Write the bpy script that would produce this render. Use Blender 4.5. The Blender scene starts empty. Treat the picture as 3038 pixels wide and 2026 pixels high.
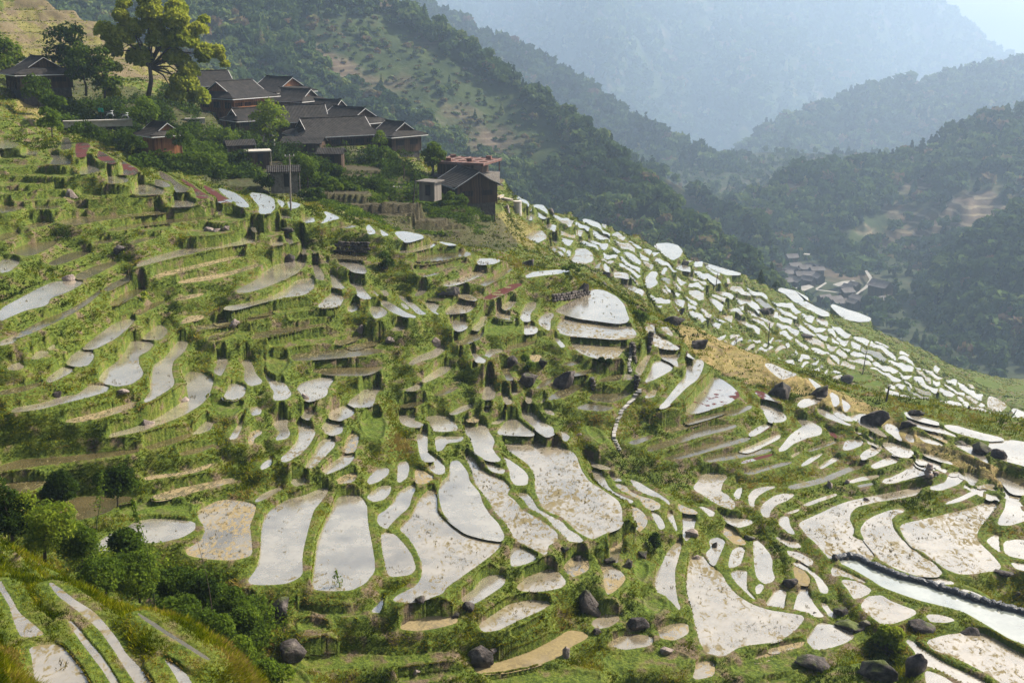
import bpy, bmesh, math, random
import numpy as np
from mathutils import Vector, Matrix
RNG = np.random.default_rng(7); random.seed(7)
sc = bpy.context.scene
COL = sc.collection
# ---------------------------------------------------------------- camera
PW, PH = 2351.0, 1568.0          # reference picture units
FPX = 2521.0; HORIZON = 50.0
PITCH = math.atan((PH/2-HORIZON)/FPX)
cam_d = bpy.data.cameras.new('camera'); cam = bpy.data.objects.new('camera', cam_d); COL.objects.link(cam)
cam_d.sensor_width = 36.0; cam_d.lens = FPX/PW*36.0
cam_d.clip_start = 0.5; cam_d.clip_end = 30000
cam.location = (0, 0, 0); cam.rotation_euler = (math.pi/2-PITCH, 0, 0)
sc.camera = cam
cP, sP = math.cos(PITCH), math.sin(PITCH)
def ray(px, py):
    """unit-horizontal-range direction: (dx,dy,dz) per metre of horizontal range"""
    x = (np.asarray(px, float)-PW/2)/FPX; y = -(np.asarray(py, float)-PH/2)/FPX
    dx = x; dy = cP + y*sP; dz = -sP + y*cP
    h = np.hypot(dx, dy)
    return dx/h, dy/h, dz/h
def at(px, py, r):
    dx, dy, dz = ray(px, py); return Vector((float(dx*r), float(dy*r), float(dz*r)))
def on_plane(px, py, z):
    dx, dy, dz = ray(px, py); r = z/np.minimum(dz, -0.004); return dx*r, dy*r
def m_per_px(px, py, r):
    dx, dy, dz = ray(px, py); x = (px-PW/2)/FPX; y = (py-PH/2)/FPX
    return r*math.sqrt(1+float(dz)**2)/(FPX*math.sqrt(1+x*x+y*y))*1.0
# ---------------------------------------------------------------- traced fields
TILES = {'T3':(0,400,2351/1020),'T4':(0,1000,2351/1020),'T5':(0,1346,2351/1020),'T6':(800,1346,2351/1020),
 'T7':(1600,1346,2349/800),'T8':(2238,1400,2004/800),'U1':(900,700,2.351),'U2':(1700,700,2.351),'U3':(2200,900,2346/838),'V1':(297,534,1344/1186),'OV':(0,0,2351/3038),'U4':(1400,500,2.351),'R2':(500,150,2341/1060)}
K = 3038/2351
# kind letter: w clear pond, m brown shallow with riser reflection painted in, t straw coloured, r red weed, c milky channel
FIELDS = """
T3 w 0,40 60,45 130,65 100,85 40,98 0,98
T3 w 425,25 470,25 490,75 480,95 410,100 425,60
T3 w 130,140 190,112 260,120 250,135 190,148
T3 w 345,135 420,150 500,180 490,200 340,205 365,165
T3 w 565,200 640,205 680,240 660,262 525,272 555,235
T3 w 730,282 820,282 880,310 860,325 740,335
T3 w 935,340 1030,350 1125,385 1110,405 900,415 920,375
T3 w 1195,440 1280,445 1350,475 1310,488 1165,495 1190,465
T3 w 1460,508 1510,510 1530,535 1510,550 1465,555 1480,530
T3 r 515,55 620,65 590,110 580,150 520,155
T3 r 670,110 715,130 800,190 760,198 690,175 660,150
T3 r 770,145 830,180 950,245 910,275 800,270 850,250 800,200
T3 w 1090,250 1140,275 1210,330 1290,375 1260,390 1200,388 1170,340 1100,290
T3 r 1230,300 1300,335 1370,390 1440,430 1350,435 1320,380 1260,325
T3 r 1380,340 1470,385 1530,430 1600,460 1500,465 1440,410
T3 w 1490,365 1600,400 1660,440 1710,495 1640,490 1560,440 1510,400
T3 w 1700,400 1800,410 1870,440 1880,500 1840,540 1770,535 1780,490
T3 w 1890,440 1950,465 1930,500 1905,480
T3 w 1960,455 2060,475 2030,500 1980,505
T3 w 1910,545 1960,555 2000,570 1915,575
T3 w 1060,305 1120,320 1170,350 1130,360 1060,345
T3 w 2060,570 2140,565 2155,595 2080,602
T3 w 2210,520 2330,570 2260,585 2190,610 2240,560
T3 m 0,490 60,480 180,490 120,515 0,535
T3 m 215,490 440,485 360,505 250,510
T3 m 180,620 280,595 370,600 280,625 200,640
T3 m 400,590 640,555 900,535 1090,520 1150,535 900,555 700,580 520,615 430,605
T3 m 710,655 960,605 1190,575 1400,565 1500,562 1300,585 1000,620 800,650
T3 m 0,680 120,665 140,675 60,710 0,725
T3 m 90,790 200,745 390,735 360,760 240,815 170,825 100,810
T3 w 0,860 90,850 140,870 70,930 0,945
T3 m 330,880 470,810 640,790 560,830 440,875 350,890
T3 m 620,735 740,715 780,730 680,745
T3 m 880,735 1000,700 1120,690 1000,720 920,745
T3 m 520,960 640,905 760,870 810,870 700,930 580,985 530,985
T3 w 920,905 1050,840 1200,800 1440,750 1620,710 1750,680 1830,690 1780,715 1660,745 1450,775 1200,830 1050,870
T3 t 1030,970 1170,930 1350,890 1520,850 1660,820 1700,815 1580,850 1400,895 1200,945 1080,975
T3 t 1200,1010 1360,975 1500,955 1620,925 1770,880 1760,900 1600,950 1450,985 1280,1010
T3 w 1600,1075 1740,1010 1800,945 1900,890 2050,860 2080,840 2085,880 2040,930 1950,980 1820,1035 1700,1070
T3 w 0,1200 130,1130 250,1065 370,1010 540,1000 565,1010 460,1070 340,1110 320,1160 180,1190 60,1240 0,1270
T3 m 700,1060 800,1000 900,960 960,960 860,1010 740,1070
T3 m 180,1330 330,1255 480,1200 640,1100 680,1060 690,1075 600,1150 500,1215 350,1290 220,1350 100,1390
T3 w 0,1415 110,1370 190,1355 180,1390 90,1420 0,1440
T3 m 740,1160 880,1070 980,1045 1000,1050 890,1120 790,1170
T3 t 1180,1125 1300,1095 1400,1085 1360,1105 1230,1130
T3 m 900,1230 1050,1150 1150,1130 1080,1165 960,1230
T3 t 1250,1270 1290,1240 1400,1235 1380,1260 1230,1295
T3 w 1520,1185 1700,1155 1850,1115 1960,1060 2020,1000 2130,980 2150,1000 2140,1050 2080,1090 1950,1105 1800,1140 1600,1195
T3 w 560,1460 720,1340 800,1285 930,1250 880,1310 800,1380 690,1440 640,1460
T3 w 970,1390 1070,1310 1100,1300 1150,1340 1100,1400 1000,1395
T3 m 1400,1390 1500,1350 1640,1320 1600,1350 1450,1395
T3 w 1715,620 1735,625 1755,670 1730,660
T3 w 1810,670 1860,690 1930,735 1935,750 1860,760 1850,720
T3 w 1920,690 1990,705 2010,740 1970,750 1930,715
T3 w 2055,745 2090,770 2095,810 2070,820 2060,780
T3 w 2140,880 2170,870 2180,900 2215,960 2215,995 2160,985 2155,930
T3 w 2250,950 2290,960 2330,1010 2345,1050 2270,1045
T3 w 2230,850 2250,860 2245,880 2230,878
T3 w 2120,785 2170,805 2150,815
T4 w 210,150 260,95 340,100 310,125 270,148
T4 w 320,80 370,45 380,80 350,92
T4 w 40,220 90,185 140,175 170,205 120,225
T4 w 450,180 480,140 520,110 560,85 630,90 640,140 600,190 540,200
T4 w 675,290 720,230 800,180 870,90 900,30 1055,40 1010,90 945,120 940,180 980,255 900,315 800,330 720,310
T4 w 980,450 1030,380 1040,290 1050,200 1130,150 1180,80 1225,30 1285,30 1260,90 1180,160 1165,230 1190,320 1140,360 1060,410
T4 t 430,575 620,530 800,480 950,440 960,455 880,490 700,545 520,580
T4 w 1245,310 1290,240 1380,255 1460,285 1430,380 1380,450 1250,530 1100,590 950,640 740,680 760,665 930,620 1080,560 1230,460 1300,410 1250,340
T4 w 1460,240 1490,180 1480,110 1530,130 1560,165 1530,230 1510,265
T4 w 1520,425 1555,370 1570,320 1640,325 1680,345 1670,395 1600,435
T4 w 1650,170 1700,150 1720,180 1750,260 1800,310 1710,335 1670,290 1680,220
T4 w 1800,240 1900,200 1910,280 1960,340 1990,390 1960,420 1870,430 1880,370 1830,310
T4 w 2020,370 2060,320 2200,280 2290,275 2240,340 2230,400 2100,440
T4 w 310,295 390,230 430,205 525,215 430,270 340,310
T4 m 0,370 150,340 280,308 300,318 180,365 0,395
T4 w 530,400 620,330 750,340 720,370 600,405 420,450 260,490 70,510 100,490 300,455 430,410
T4 w 1710,485 1760,475 1790,500 1780,525 1710,540
T4 w 1565,700 1600,640 1650,570 1690,545 1650,620 1620,690
T4 w 1310,665 1370,610 1420,570 1460,590 1440,630 1360,660
T4 m 960,760 1150,700 1290,660 1310,672 1200,720 1050,765
T4 t 1690,730 1710,650 1760,635 1800,650 1740,690 1730,735
T4 w 1870,590 1930,550 1970,570 1960,610 1985,660 1960,690 1880,705 1920,650 1885,620
T4 w 2060,545 2110,470 2170,450 2180,490 2130,540 2110,565
T4 w 2030,590 2100,570 2115,610 2155,650 2120,720 2060,790 1960,850 1915,840 1990,770 2040,700 2050,650
T4 w 2195,620 2230,575 2330,585 2345,600 2340,650 2280,670 2210,650
T4 w 2080,890 2150,800 2190,710 2280,690 2290,740 2230,800 2140,890
T4 w 1780,890 1800,860 1850,830 1880,850 1830,890 1790,905
T4 w 1985,990 2010,965 2120,960 2080,1005 2020,1020
T4 w 1740,1120 1800,1070 1870,1040 1950,1025 1900,1055 1800,1110 1760,1125
T4 m 0,885 150,840 400,830 700,790 900,770 960,770 900,790 700,815 450,850 250,875 0,910
T4 m 1210,800 1300,770 1450,735 1480,735 1350,790 1240,810
T4 t 985,960 1100,940 1240,930 1330,900 1450,860 1470,870 1350,920 1200,945 1000,975
T4 t 1040,1090 1200,1040 1400,1000 1560,970 1620,975 1500,1010 1300,1060 1120,1110 1050,1115
T4 m 450,1130 520,1100 700,1090 880,1095 930,1115 800,1140 740,1190 600,1230 520,1245 540,1180
T4 m 0,1010 200,985 330,985 250,1030 100,1080 0,1090
T4 w 640,1440 740,1360 880,1300 920,1270 1040,1245 1200,1250 1330,1270 1330,1310 1250,1360 1080,1400 900,1390 760,1450 680,1480
T5 t 1350,395 1480,330 1560,320 1750,345 1730,420 1700,490 1715,600 1720,690 1600,720 1450,715 1290,690 1270,660 1380,600 1410,520 1360,440
T5 w 1690,880 1760,790 1785,680 1790,560 1800,460 1850,390 1960,320 2080,290 2200,240 2250,235 2200,310 2140,380 2110,480 2080,600 2060,700 2065,830 1960,880 1800,890
T6 w 290,920 310,780 330,600 380,480 440,370 470,300 560,280 615,290 660,350 665,480 690,600 710,720 715,800 650,880 560,925 420,930
T6 w 735,470 745,420 800,390 860,320 880,270 960,220 1010,215 970,280 950,360 880,420 820,480 800,510
T6 s 890,510 950,460 1000,380 1020,320 1080,255 1130,245 1140,330 1140,400 1200,470 1300,530 1400,565 1520,590 1590,610 1520,680 1440,740 1300,840 1200,910 1180,950 1000,1005 840,1005 880,970 1000,910 1040,860 1050,760 1000,640 940,560
T6 s 760,560 800,540 860,560 930,640 970,700 995,780 960,820 830,835 800,800 780,700
T6 w 1180,190 1235,150 1235,60 1290,50 1350,130 1360,190 1430,270 1450,340 1500,420 1560,480 1600,560 1590,590 1480,575 1350,540 1250,470 1190,400 1170,330 1160,260
T6 s 1330,0 1400,40 1430,100 1500,150 1590,180 1640,230 1615,280 1680,330 1720,390 1820,440 1880,480 1960,540 1965,590 1900,620 1890,690 1820,650 1740,610 1660,570 1620,490 1550,420 1500,330 1440,260 1400,190 1380,110
T6 w 1440,10 1500,60 1560,90 1610,110 1600,135 1520,120 1470,70
T6 w 1580,10 1660,60 1730,110 1765,150 1760,210 1680,210 1650,170 1640,110 1600,50
T6 w 1700,270 1750,270 1790,310 1830,380 1900,420 2000,470 2040,520 2110,560 2150,600 2030,590 2000,550 1960,520 1900,450 1820,400 1770,370 1740,320
T7 s -313,-70 -313,-111 -220,-142 -32,-123 130,-86 230,-36 310,10 360,150 430,250 560,330 680,410 712,480 715,600 690,640 560,690 470,735 400,710 320,660 250,590 200,540 110,510 40,470 8,408 -30,318 -37,191 -82,89 -180,20
T6 w 665,300 690,270 750,225 830,215 820,270 780,310 710,325
T6 w 655,195 700,140 740,105 815,100 810,140 750,185 690,205
T6 w 870,180 880,60 940,55 955,100 940,160 890,195
T6 w 1030,5 1090,5 1160,40 1195,90 1195,130 1145,140 1080,90 1040,50
T6 t 1000,100 1060,120 1130,165 1060,205 1010,200 990,150
T6 w 350,130 420,70 500,15 570,5 580,20 540,70 450,115 380,140
T6 t 440,190 500,150 580,125 600,150 570,190 480,205
T6 w 1650,650 1700,640 1780,670 1840,710 1760,745 1680,765 1650,760
T6 w 1310,990 1400,930 1450,860 1520,825 1610,840 1600,890 1500,960 1400,1020 1330,1010
T6 s 1690,910 1750,850 1860,810 1920,785 1980,820 2025,880 1990,910 1850,935 1720,930
T6 s 1430,1170 1550,1090 1640,1030 1780,1000 1930,1015 1860,1060 1700,1130 1560,1200 1460,1210
T6 t 880,1190 960,1140 1090,1110 1280,1120 1280,1150 1150,1185 1000,1205
T6 w 690,1080 740,1030 780,985 785,1040 760,1085
T6 d 1370,1480 1600,1420 1800,1350 1950,1270 2050,1210 2150,1225 2180,1250 2060,1310 1980,1380 1800,1450 1600,1490 1450,1495
T6 t 1640,1290 1740,1250 1830,1200 1880,1170 1860,1200 1760,1250 1680,1300
T6 t 2010,770 2080,700 2140,690 2180,740 2180,790 2110,825 2060,840 2020,810
T7 t 505,960 600,960 700,1020 750,1080 720,1130 640,1200 590,1220 570,1130 560,1050
T7 t 600,860 640,770 700,730 840,730 830,770 740,820 690,870 680,950 630,930
T7 s 1000,1150 1030,1030 1080,960 1110,880 1190,780 1240,760 1225,830 1200,920 1170,1020 1180,1180 1200,1290 1230,1360 1190,1320 1100,1230 1020,1200
T7 w 1250,520 1365,530 1350,620 1330,700 1290,755 1250,740 1250,620
T7 w 1120,510 1160,520 1180,590 1200,650 1190,690 1150,640 1110,590
T7 w 960,500 1030,520 1080,590 1095,640 1060,660 1010,610
T7 t 755,450 830,465 900,510 940,570 930,620 890,660 850,690 815,680 810,600 780,540
T7 t 650,260 740,270 790,330 870,370 980,400 1050,440 1050,475 970,485 910,450 860,390 760,330 690,310
T7 w 430,130 540,160 570,230 600,290 650,340 760,390 830,420 740,425 690,390 630,350 540,290 480,210
T7 w 780,220 880,260 960,310 1050,360 1120,410 1140,440 1090,430 1020,380 900,350 830,300
T7 w 590,180 680,210 730,235 650,235
T7 w 410,40 500,80 640,135 560,135 450,100
T7 t 1200,430 1260,460 1350,490 1390,520 1280,515 1210,490
T7 w 1390,460 1450,470 1530,510 1520,540 1450,540 1400,500
T7 w 1540,510 1640,545 1740,560 1870,590 1830,615 1740,640 1680,610 1580,560
T7 s 1340,300 1400,230 1420,190 1500,170 1640,190 1590,250 1570,330 1640,370 1700,430 1690,480 1600,450 1520,410 1430,350
T7 w 1690,360 1720,310 1765,290 1760,350 1740,400 1710,410
T7 s 1820,370 1870,310 1960,290 2070,285 1990,310 1910,360 1870,410 1870,470 1830,440
T7 s 1925,480 1960,430 2050,370 2130,350 2230,350 2160,400 2060,440 2010,500 2000,550 1950,540
T7 w 2080,600 2100,545 2170,550 2180,620 2230,700 2180,690 2110,630
T7 w 1860,770 1900,760 1950,810 2000,870 2025,930 2020,1010 2050,1090 1980,1130 1930,1110 1890,1050 1880,950
T7 t 1600,690 1620,630 1680,650 1730,710 1800,770 1790,790 1700,780 1640,730
T7 w 1450,870 1500,820 1480,750 1560,730 1620,760 1590,830 1560,900 1530,970 1500,950
T7 w 1650,990 1660,900 1690,830 1750,805 1790,830 1770,900 1750,960 1700,980
T7 s 1285,1130 1310,920 1420,890 1460,950 1520,1000 1590,1060 1630,1140 1720,1240 1850,1320 2000,1370 2200,1400 2310,1420 2246,1511 2093,1625 1752,1663 1600,1759 1450,1720 1390,1600 1360,1480 1310,1330 1285,1230
T7 w 1670,1030 1740,1010 1810,1020 1800,1100 1810,1190 1890,1270 1840,1240 1740,1140 1680,1080
T7 w 1880,1160 1920,1130 1960,1150 1930,1210 1890,1220
T7 w 1970,1310 2020,1240 2060,1190 2150,1190 2140,1260 2130,1350 2060,1350
T8 w 290,1030 320,930 350,860 400,855 390,890 430,970 490,1050 520,1075 400,1060
T8 c 615,655 720,640 800,665 900,720 1100,790 1300,840 1500,910 1700,975 1900,1030 2060,1075 2060,1290 1900,1230 1800,1170 1650,1080 1560,1030 1400,985 1250,950 1100,900 950,845 870,790 750,720
T8 s 330,385 430,340 520,300 600,260 700,225 900,180 1100,140 1250,110 1330,125 1250,150 1100,185 900,215 760,250 710,300 700,360 740,430 720,480 830,530 880,580 890,625 870,650 760,640 700,620 560,640 520,590 450,510 400,470 370,430
T8 s 790,430 830,370 900,330 1010,290 1130,280 1050,310 1010,350 1030,420 1080,490 1150,560 1210,600 1240,630 1330,680 1400,750 1340,770 1200,760 1080,720 1000,680 930,640 890,580 830,510
T8 s 1080,400 1200,370 1350,340 1500,300 1650,260 1750,215 1820,225 1800,280 1740,340 1680,390 1650,450 1650,510 1700,560 1760,620 1830,700 1810,725 1700,735 1620,750 1520,750 1420,710 1330,640 1250,580 1180,550 1120,480
T8 w 1400,240 1530,190 1680,115 1740,85 1810,95 1780,120 1640,165 1520,220
T8 w 1290,120 1420,80 1450,10 1530,0 1565,50 1510,90 1380,135
T8 w 1590,5 1650,20 1665,50 1620,85 1600,50
T8 w 1800,50 1900,100 1980,150 1960,230 1980,290 2040,320 2040,345 1900,390 1810,385 1830,340 1870,270 1880,180 1840,90
T8 w 1720,510 1790,465 1815,480 1820,560 1830,600 1760,550
T8 w 1855,520 1950,505 2060,520 2060,650 1900,620 1860,590
T8 w 1900,670 2060,690 2060,740 1950,720
T8 s 590,700 680,740 780,790 850,830 760,800 650,770 580,770 570,730
T8 s 640,800 760,815 870,875 850,900 790,930 740,940 700,870
T8 s 790,1000 840,930 940,920 1000,960 1100,1000 1210,1040 1150,1075 1060,1110 960,1130 890,1080
T8 w 390,1250 440,1170 490,1120 600,1150 700,1180 740,1220 680,1260 560,1300 450,1320
T8 s 1280,1260 1400,1220 1600,1190 1700,1200 1800,1250 1900,1310 2060,1390 2060,1650 1900,1600 1750,1500 1600,1420 1450,1350 1330,1310
T8 w 1120,1240 1200,1280 1300,1350 1450,1440 1650,1530 1780,1600 1640,1620 1400,1480 1280,1440 1230,1400 1200,1330
T8 w 1260,1470 1400,1520 1520,1600 1290,1600
T8 w 490,970 530,970 560,1020 620,1080 560,1080 510,1010
T8 w 270,670 360,680 440,750 500,800 550,870 540,900 490,890 450,780 380,720
T8 s 1270,1060 1380,1060 1500,1100 1430,1115 1310,1110
T8 w 1200,780 1400,790 1500,830 1400,830 1300,820
T8 w 1430,850 1600,880 1760,950 1680,920 1550,890
T8 s 150,480 230,500 330,530 350,560 270,560 200,520
T8 s 240,580 330,600 440,660 420,700 340,650 260,620
T8 s 230,300 340,270 330,290 250,315
T8 d 290,700 360,720 420,800 400,840 330,830 300,770
T8 s 350,245 500,190 600,160 620,170 480,220 400,250
T8 w 320,110 500,60 650,10 720,0 600,50 450,100 360,120
T8 w 940,80 1100,40 1280,10 1320,15 1150,60 980,85
T8 m 760,100 880,80 900,90 780,115
U1 w 170,1255 210,1210 300,1185 360,1215 340,1250 260,1285 200,1275
U1 w 310,1165 380,1110 460,1050 550,1045 500,1110 495,1150 470,1185 370,1195
U1 t 280,1480 310,1400 340,1375 390,1395 375,1450 360,1500 300,1510
U1 w 665,1260 680,1220 720,1200 790,1200 780,1240 770,1290 830,1310 810,1330 740,1330 680,1300
U1 w 850,1265 900,1255 1020,1260 1050,1300 1080,1350 980,1360 900,1355 870,1310
U1 w 920,1400 1000,1400 1120,1400 1100,1430 1000,1440 970,1490 930,1498 920,1450
U1 w 775,1360 860,1355 865,1420 860,1490 850,1510 920,1568 830,1568 810,1500 800,1430
U1 w 1100,1310 1200,1310 1270,1320 1290,1370 1330,1430 1310,1480 1340,1530 1380,1568 1290,1560 1200,1510 1190,1460 1130,1380
U1 w 1345,1380 1400,1310 1440,1275 1490,1280 1560,1340 1600,1370 1600,1390 1480,1385
U1 w 1510,1220 1560,1205 1620,1250 1680,1310 1740,1340 1745,1380 1700,1400 1640,1360 1600,1320 1540,1270
U1 w 1785,1350 1830,1380 1860,1400 1840,1430 1800,1425
U1 w 1245,1130 1260,1070 1290,1020 1320,1030 1340,1090 1330,1135 1260,1140
U1 w 1380,1090 1420,1100 1460,1160 1430,1175 1390,1150
U1 w 1250,1170 1270,1145 1310,1180 1290,1190
U1 w 1245,1215 1300,1195 1320,1210 1280,1235
U1 w 1430,1065 1470,1075 1500,1100 1460,1110
U1 w 1540,1120 1580,1110 1600,1150 1570,1170
U1 w 1650,1180 1670,1130 1705,1140 1690,1185
U1 w 1670,1205 1720,1205 1760,1250 1700,1240
U1 w 1140,760 1170,770 1200,820 1240,850 1275,870 1260,885 1210,880 1180,830 1150,800
U1 w 1260,840 1290,790 1370,790 1400,805 1330,820 1290,850
U1 w 1140,740 1190,710 1225,715 1230,740 1190,755
U1 w 1085,840 1100,800 1115,820 1100,840
U1 m 1360,910 1430,910 1440,960 1465,1000 1420,1010 1400,960
U1 w 1015,595 1070,570 1130,580 1140,640 1090,665 1050,650 1040,615
U1 w 1170,650 1210,610 1260,560 1285,550 1270,610 1230,640 1220,660
U1 w 840,465 890,460 950,485 930,510 920,530 950,550 900,530
U1 s 980,545 1010,500 1090,465 1190,465 1215,480 1150,530 1050,540
U1 s 1340,530 1360,510 1430,550 1480,590 1400,590 1340,575
U1 w 1515,590 1520,530 1560,470 1620,460 1620,500 1580,540 1580,595
U1 w 1530,600 1580,610 1640,650 1610,680 1540,685 1540,630
U1 s 1635,600 1650,570 1700,540 1750,545 1720,590 1720,660 1680,640 1650,620
U1 w 1800,500 1900,450 2030,380 2100,390 2180,430 2230,480 2250,540 2270,590 2200,605 2050,585 1930,570 1830,545 1760,520
U1 s 1760,660 1790,600 1840,580 1950,590 2100,615 2270,630 2320,680 2300,710 2180,715 2000,700 1850,690
U1 s 1850,735 1950,730 2100,745 2260,755 2230,790 2190,840 2120,855 2010,840 1920,800
U1 w 1740,700 1780,720 1830,770 1800,780 1760,730
U1 s 1380,490 1440,450 1490,455 1450,500 1410,520
U1 w 1550,280 1600,255 1760,240 1870,240 1790,260 1650,275 1560,290
U1 w 770,420 810,370 870,375 830,410
U1 m 850,440 900,430 1000,430 960,455 880,450
U1 s 1050,390 1150,400 1220,450 1140,445 1060,410
U1 m 760,190 900,160 1100,130 1180,130 1000,175 880,195 780,200
U1 m 790,270 900,250 1050,210 1170,190 1100,215 950,260 850,285
U1 s 965,340 1080,300 1180,250 1290,235 1260,265 1130,320 1020,350
U1 s 1200,160 1300,160 1380,170 1330,195 1220,200
U1 m 1220,330 1330,280 1420,230 1460,230 1370,290 1270,350
U1 r 1250,435 1360,380 1450,340 1540,330 1430,390 1320,440
U1 w 610,660 650,625 720,620 745,630 680,660
U1 w 60,200 90,180 100,230 130,280 140,310 95,300 75,250
U1 w 175,280 210,280 230,320 290,360 270,370 210,355
U1 w 310,320 340,305 420,310 430,330 405,350 440,400 470,435 420,440 380,410 370,360
U1 w 220,170 260,155 380,180 430,220 440,260 350,250 290,210
U1 m 190,135 230,120 330,125 440,140 440,170 330,160 210,155
U1 w 320,260 370,260 400,285 350,295
U1 s 100,490 180,420 210,380 280,430 260,480 200,500 130,500
U1 w 290,520 350,460 400,470 400,500 340,530
U1 w 460,490 530,490 590,530 560,560 500,575 470,530
U1 w 510,440 570,450 640,490 720,540 800,570 700,560 620,530 550,480
U1 w 540,380 580,380 600,415 560,420
U1 w 660,410 720,440 790,490 830,530 860,545 800,545 750,500 690,450
U1 w 470,380 500,385 520,420 480,410
U1 w 680,470 700,470 740,505 725,520 690,500
U1 w 730,890 800,840 900,805 950,770 990,770 980,800 930,840 820,870 760,900
U1 w 820,1010 900,950 980,905 1035,910 1000,950 900,1000 850,1020
U1 w 1170,960 1190,930 1220,935 1215,965
U1 m 900,1110 980,1065 1090,1045 1050,1080 960,1110
U1 w 700,1080 780,1040 840,1040 790,1080
U1 m 660,1190 780,1160 860,1140 830,1170 740,1195
U1 w 1020,1240 1080,1200 1180,1170 1190,1185 1120,1220 1060,1245
U1 t 1130,1290 1200,1250 1230,1260 1210,1300
U1 w 1300,1310 1380,1270 1420,1240 1430,1255 1370,1310
U1 m 1700,1140 1780,1080 1900,1030 1990,1030 1930,1060 1850,1110 1760,1135
U1 m 1620,1060 1690,1000 1750,985 1700,1040 1640,1065
U1 t 1570,830 1660,830 1660,865 1600,880
U1 m 1400,785 1530,740 1650,715 1690,720 1560,765 1440,790
U1 m 1800,890 1900,870 1960,880 1860,905
U1 m 1870,965 2000,930 2110,900 2100,920 1980,960 1890,975
U1 m 2050,1010 2150,970 2230,955 2210,1005 2100,1015
U1 w 2225,1000 2250,950 2300,990 2290,1003
U1 m 1990,1130 2030,1100 2150,1100 2290,1095 2230,1130 2140,1160 2030,1145
U1 m 1900,1200 1980,1170 2090,1180 2170,1195 2100,1220 1980,1210
U1 m 80,860 250,830 400,800 520,780 450,810 300,850 150,865
U1 m 200,750 330,700 440,690 360,730 260,760
U1 m 150,950 350,920 560,910 480,935 330,950 200,965
U2 w 500,1020 540,950 560,880 640,870 700,910 690,930 620,970 560,1000
U2 w 600,1200 650,1150 720,1060 780,990 800,930 780,900 800,870 890,865 910,890 890,950 860,1000 790,1050 720,1120 650,1190
U2 q 780,1230 830,1180 880,1110 950,1040 970,990 1020,1000 1100,1050 1160,1110 1130,1130 1090,1160 980,1195 860,1230
U2 s 430,940 500,840 545,830 520,880 490,940 470,970
U2 s 500,640 560,620 580,690 640,720 710,770 740,790 640,785 560,760 550,700
U2 s 610,640 660,635 700,690 690,700 640,670
U2 s 590,800 680,795 750,800 740,840 720,860 735,920 690,880 620,850
U2 s 500,1120 560,1070 590,1070 570,1120 510,1130
U2 r 520,1305 640,1280 770,1240 740,1265 640,1300 540,1310
U2 w 770,790 830,850 850,860 800,840
U2 s 1330,890 1400,900 1480,940 1570,970 1500,985 1460,1000 1400,960
U2 w 1640,990 1690,1020 1740,1060 1770,1100 1760,1130 1700,1130 1710,1080 1670,1030
U2 w 1560,1180 1600,1140 1700,1135 1740,1150 1680,1170 1600,1200
U2 w 1680,1210 1740,1200 1800,1240 1900,1300 1950,1325 1860,1300 1760,1260
U2 w 1780,1100 1800,1090 1850,1120 1860,1170 1820,1190 1800,1150
U2 w 1810,1230 1840,1205 1890,1240 1960,1290 1910,1290 1850,1260
U2 w 1920,1270 1950,1250 2060,1280 2090,1320 2160,1380 2190,1400 2130,1380 2040,1330 1970,1300
U2 w 2150,1330 2200,1310 2260,1330 2270,1380 2300,1430 2240,1400 2180,1360
U2 w 1870,1120 1900,1150 1940,1190 1900,1230 1880,1200
U2 w 1300,1180 1340,1160 1440,1210 1490,1270 1470,1290 1370,1300 1330,1220
U2 w 1430,1500 1480,1440 1530,1380 1610,1330 1580,1290 1560,1270 1640,1290 1730,1340 1730,1380 1640,1400 1540,1440 1480,1490
U2 w 1150,1500 1280,1450 1380,1400 1450,1385 1440,1410 1340,1460 1220,1510
U2 r 1215,1385 1290,1340 1370,1310 1400,1320 1340,1360 1260,1395
U2 q 1260,1080 1330,1090 1410,1150 1470,1170 1380,1140 1310,1130
U2 w 1740,1460 1790,1430 1840,1430 1800,1460
U2 q 1880,1490 1900,1430 1960,1420 2030,1430 2010,1460 1930,1490
U2 w 2160,1440 2220,1440 2340,1480 2351,1500 2330,1540 2240,1530 2190,1490
U2 w 2000,1530 2080,1470 2150,1470 2170,1480 2100,1530 2020,1560
U2 r 1740,1340 1800,1360 1840,1390 1840,1410 1790,1390
U2 m 500,1480 700,1420 850,1360 1000,1320 1150,1320 1100,1340 900,1390 700,1450 540,1500
U2 m 600,1560 800,1500 950,1450 1100,1430 1250,1400 1200,1430 1000,1480 800,1540
U2 m 600,1370 760,1320 900,1270 1050,1240 1200,1190 1260,1190 1150,1240 950,1290 760,1350
U3 w 880,950 960,920 1070,930 1080,980 1130,1050 1200,1100 1120,1080 1000,1000
U3 w 1160,1040 1220,1005 1290,1020 1310,1060 1300,1100 1320,1130 1260,1110 1200,1070
U3 w 1350,910 1370,905 1500,950 1640,990 1640,1010 1500,980 1380,940
U3 w 1350,950 1500,990 1600,1010 1700,1060 1800,1110 1700,1080 1560,1050 1420,1010
U3 w 1660,1010 1780,1020 1950,1070 2200,1130 2050,1140 1900,1100 1760,1060
U3 w 1350,1120 1380,1070 1420,1090 1440,1150 1400,1150
U3 w 1450,1090 1520,1110 1640,1150 1700,1190 1620,1170 1520,1150
U3 t 1480,1050 1600,1090 1680,1110 1720,1170 1650,1130 1550,1090
U3 w 1750,1150 1850,1150 1900,1180 1950,1220 2030,1280 2060,1330 1980,1290 1880,1230 1800,1190
U3 w 2060,1150 2220,1140 2420,1170 2420,1360 2200,1300 2110,1270 2190,1260 2170,1220 2060,1200
U3 w 1290,1160 1170,1160 1230,1220 1290,1260 1370,1280 1420,1250 1400,1210
U3 w 1070,1350 1150,1310 1220,1280 1340,1290 1280,1320 1180,1350 1110,1370
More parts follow.
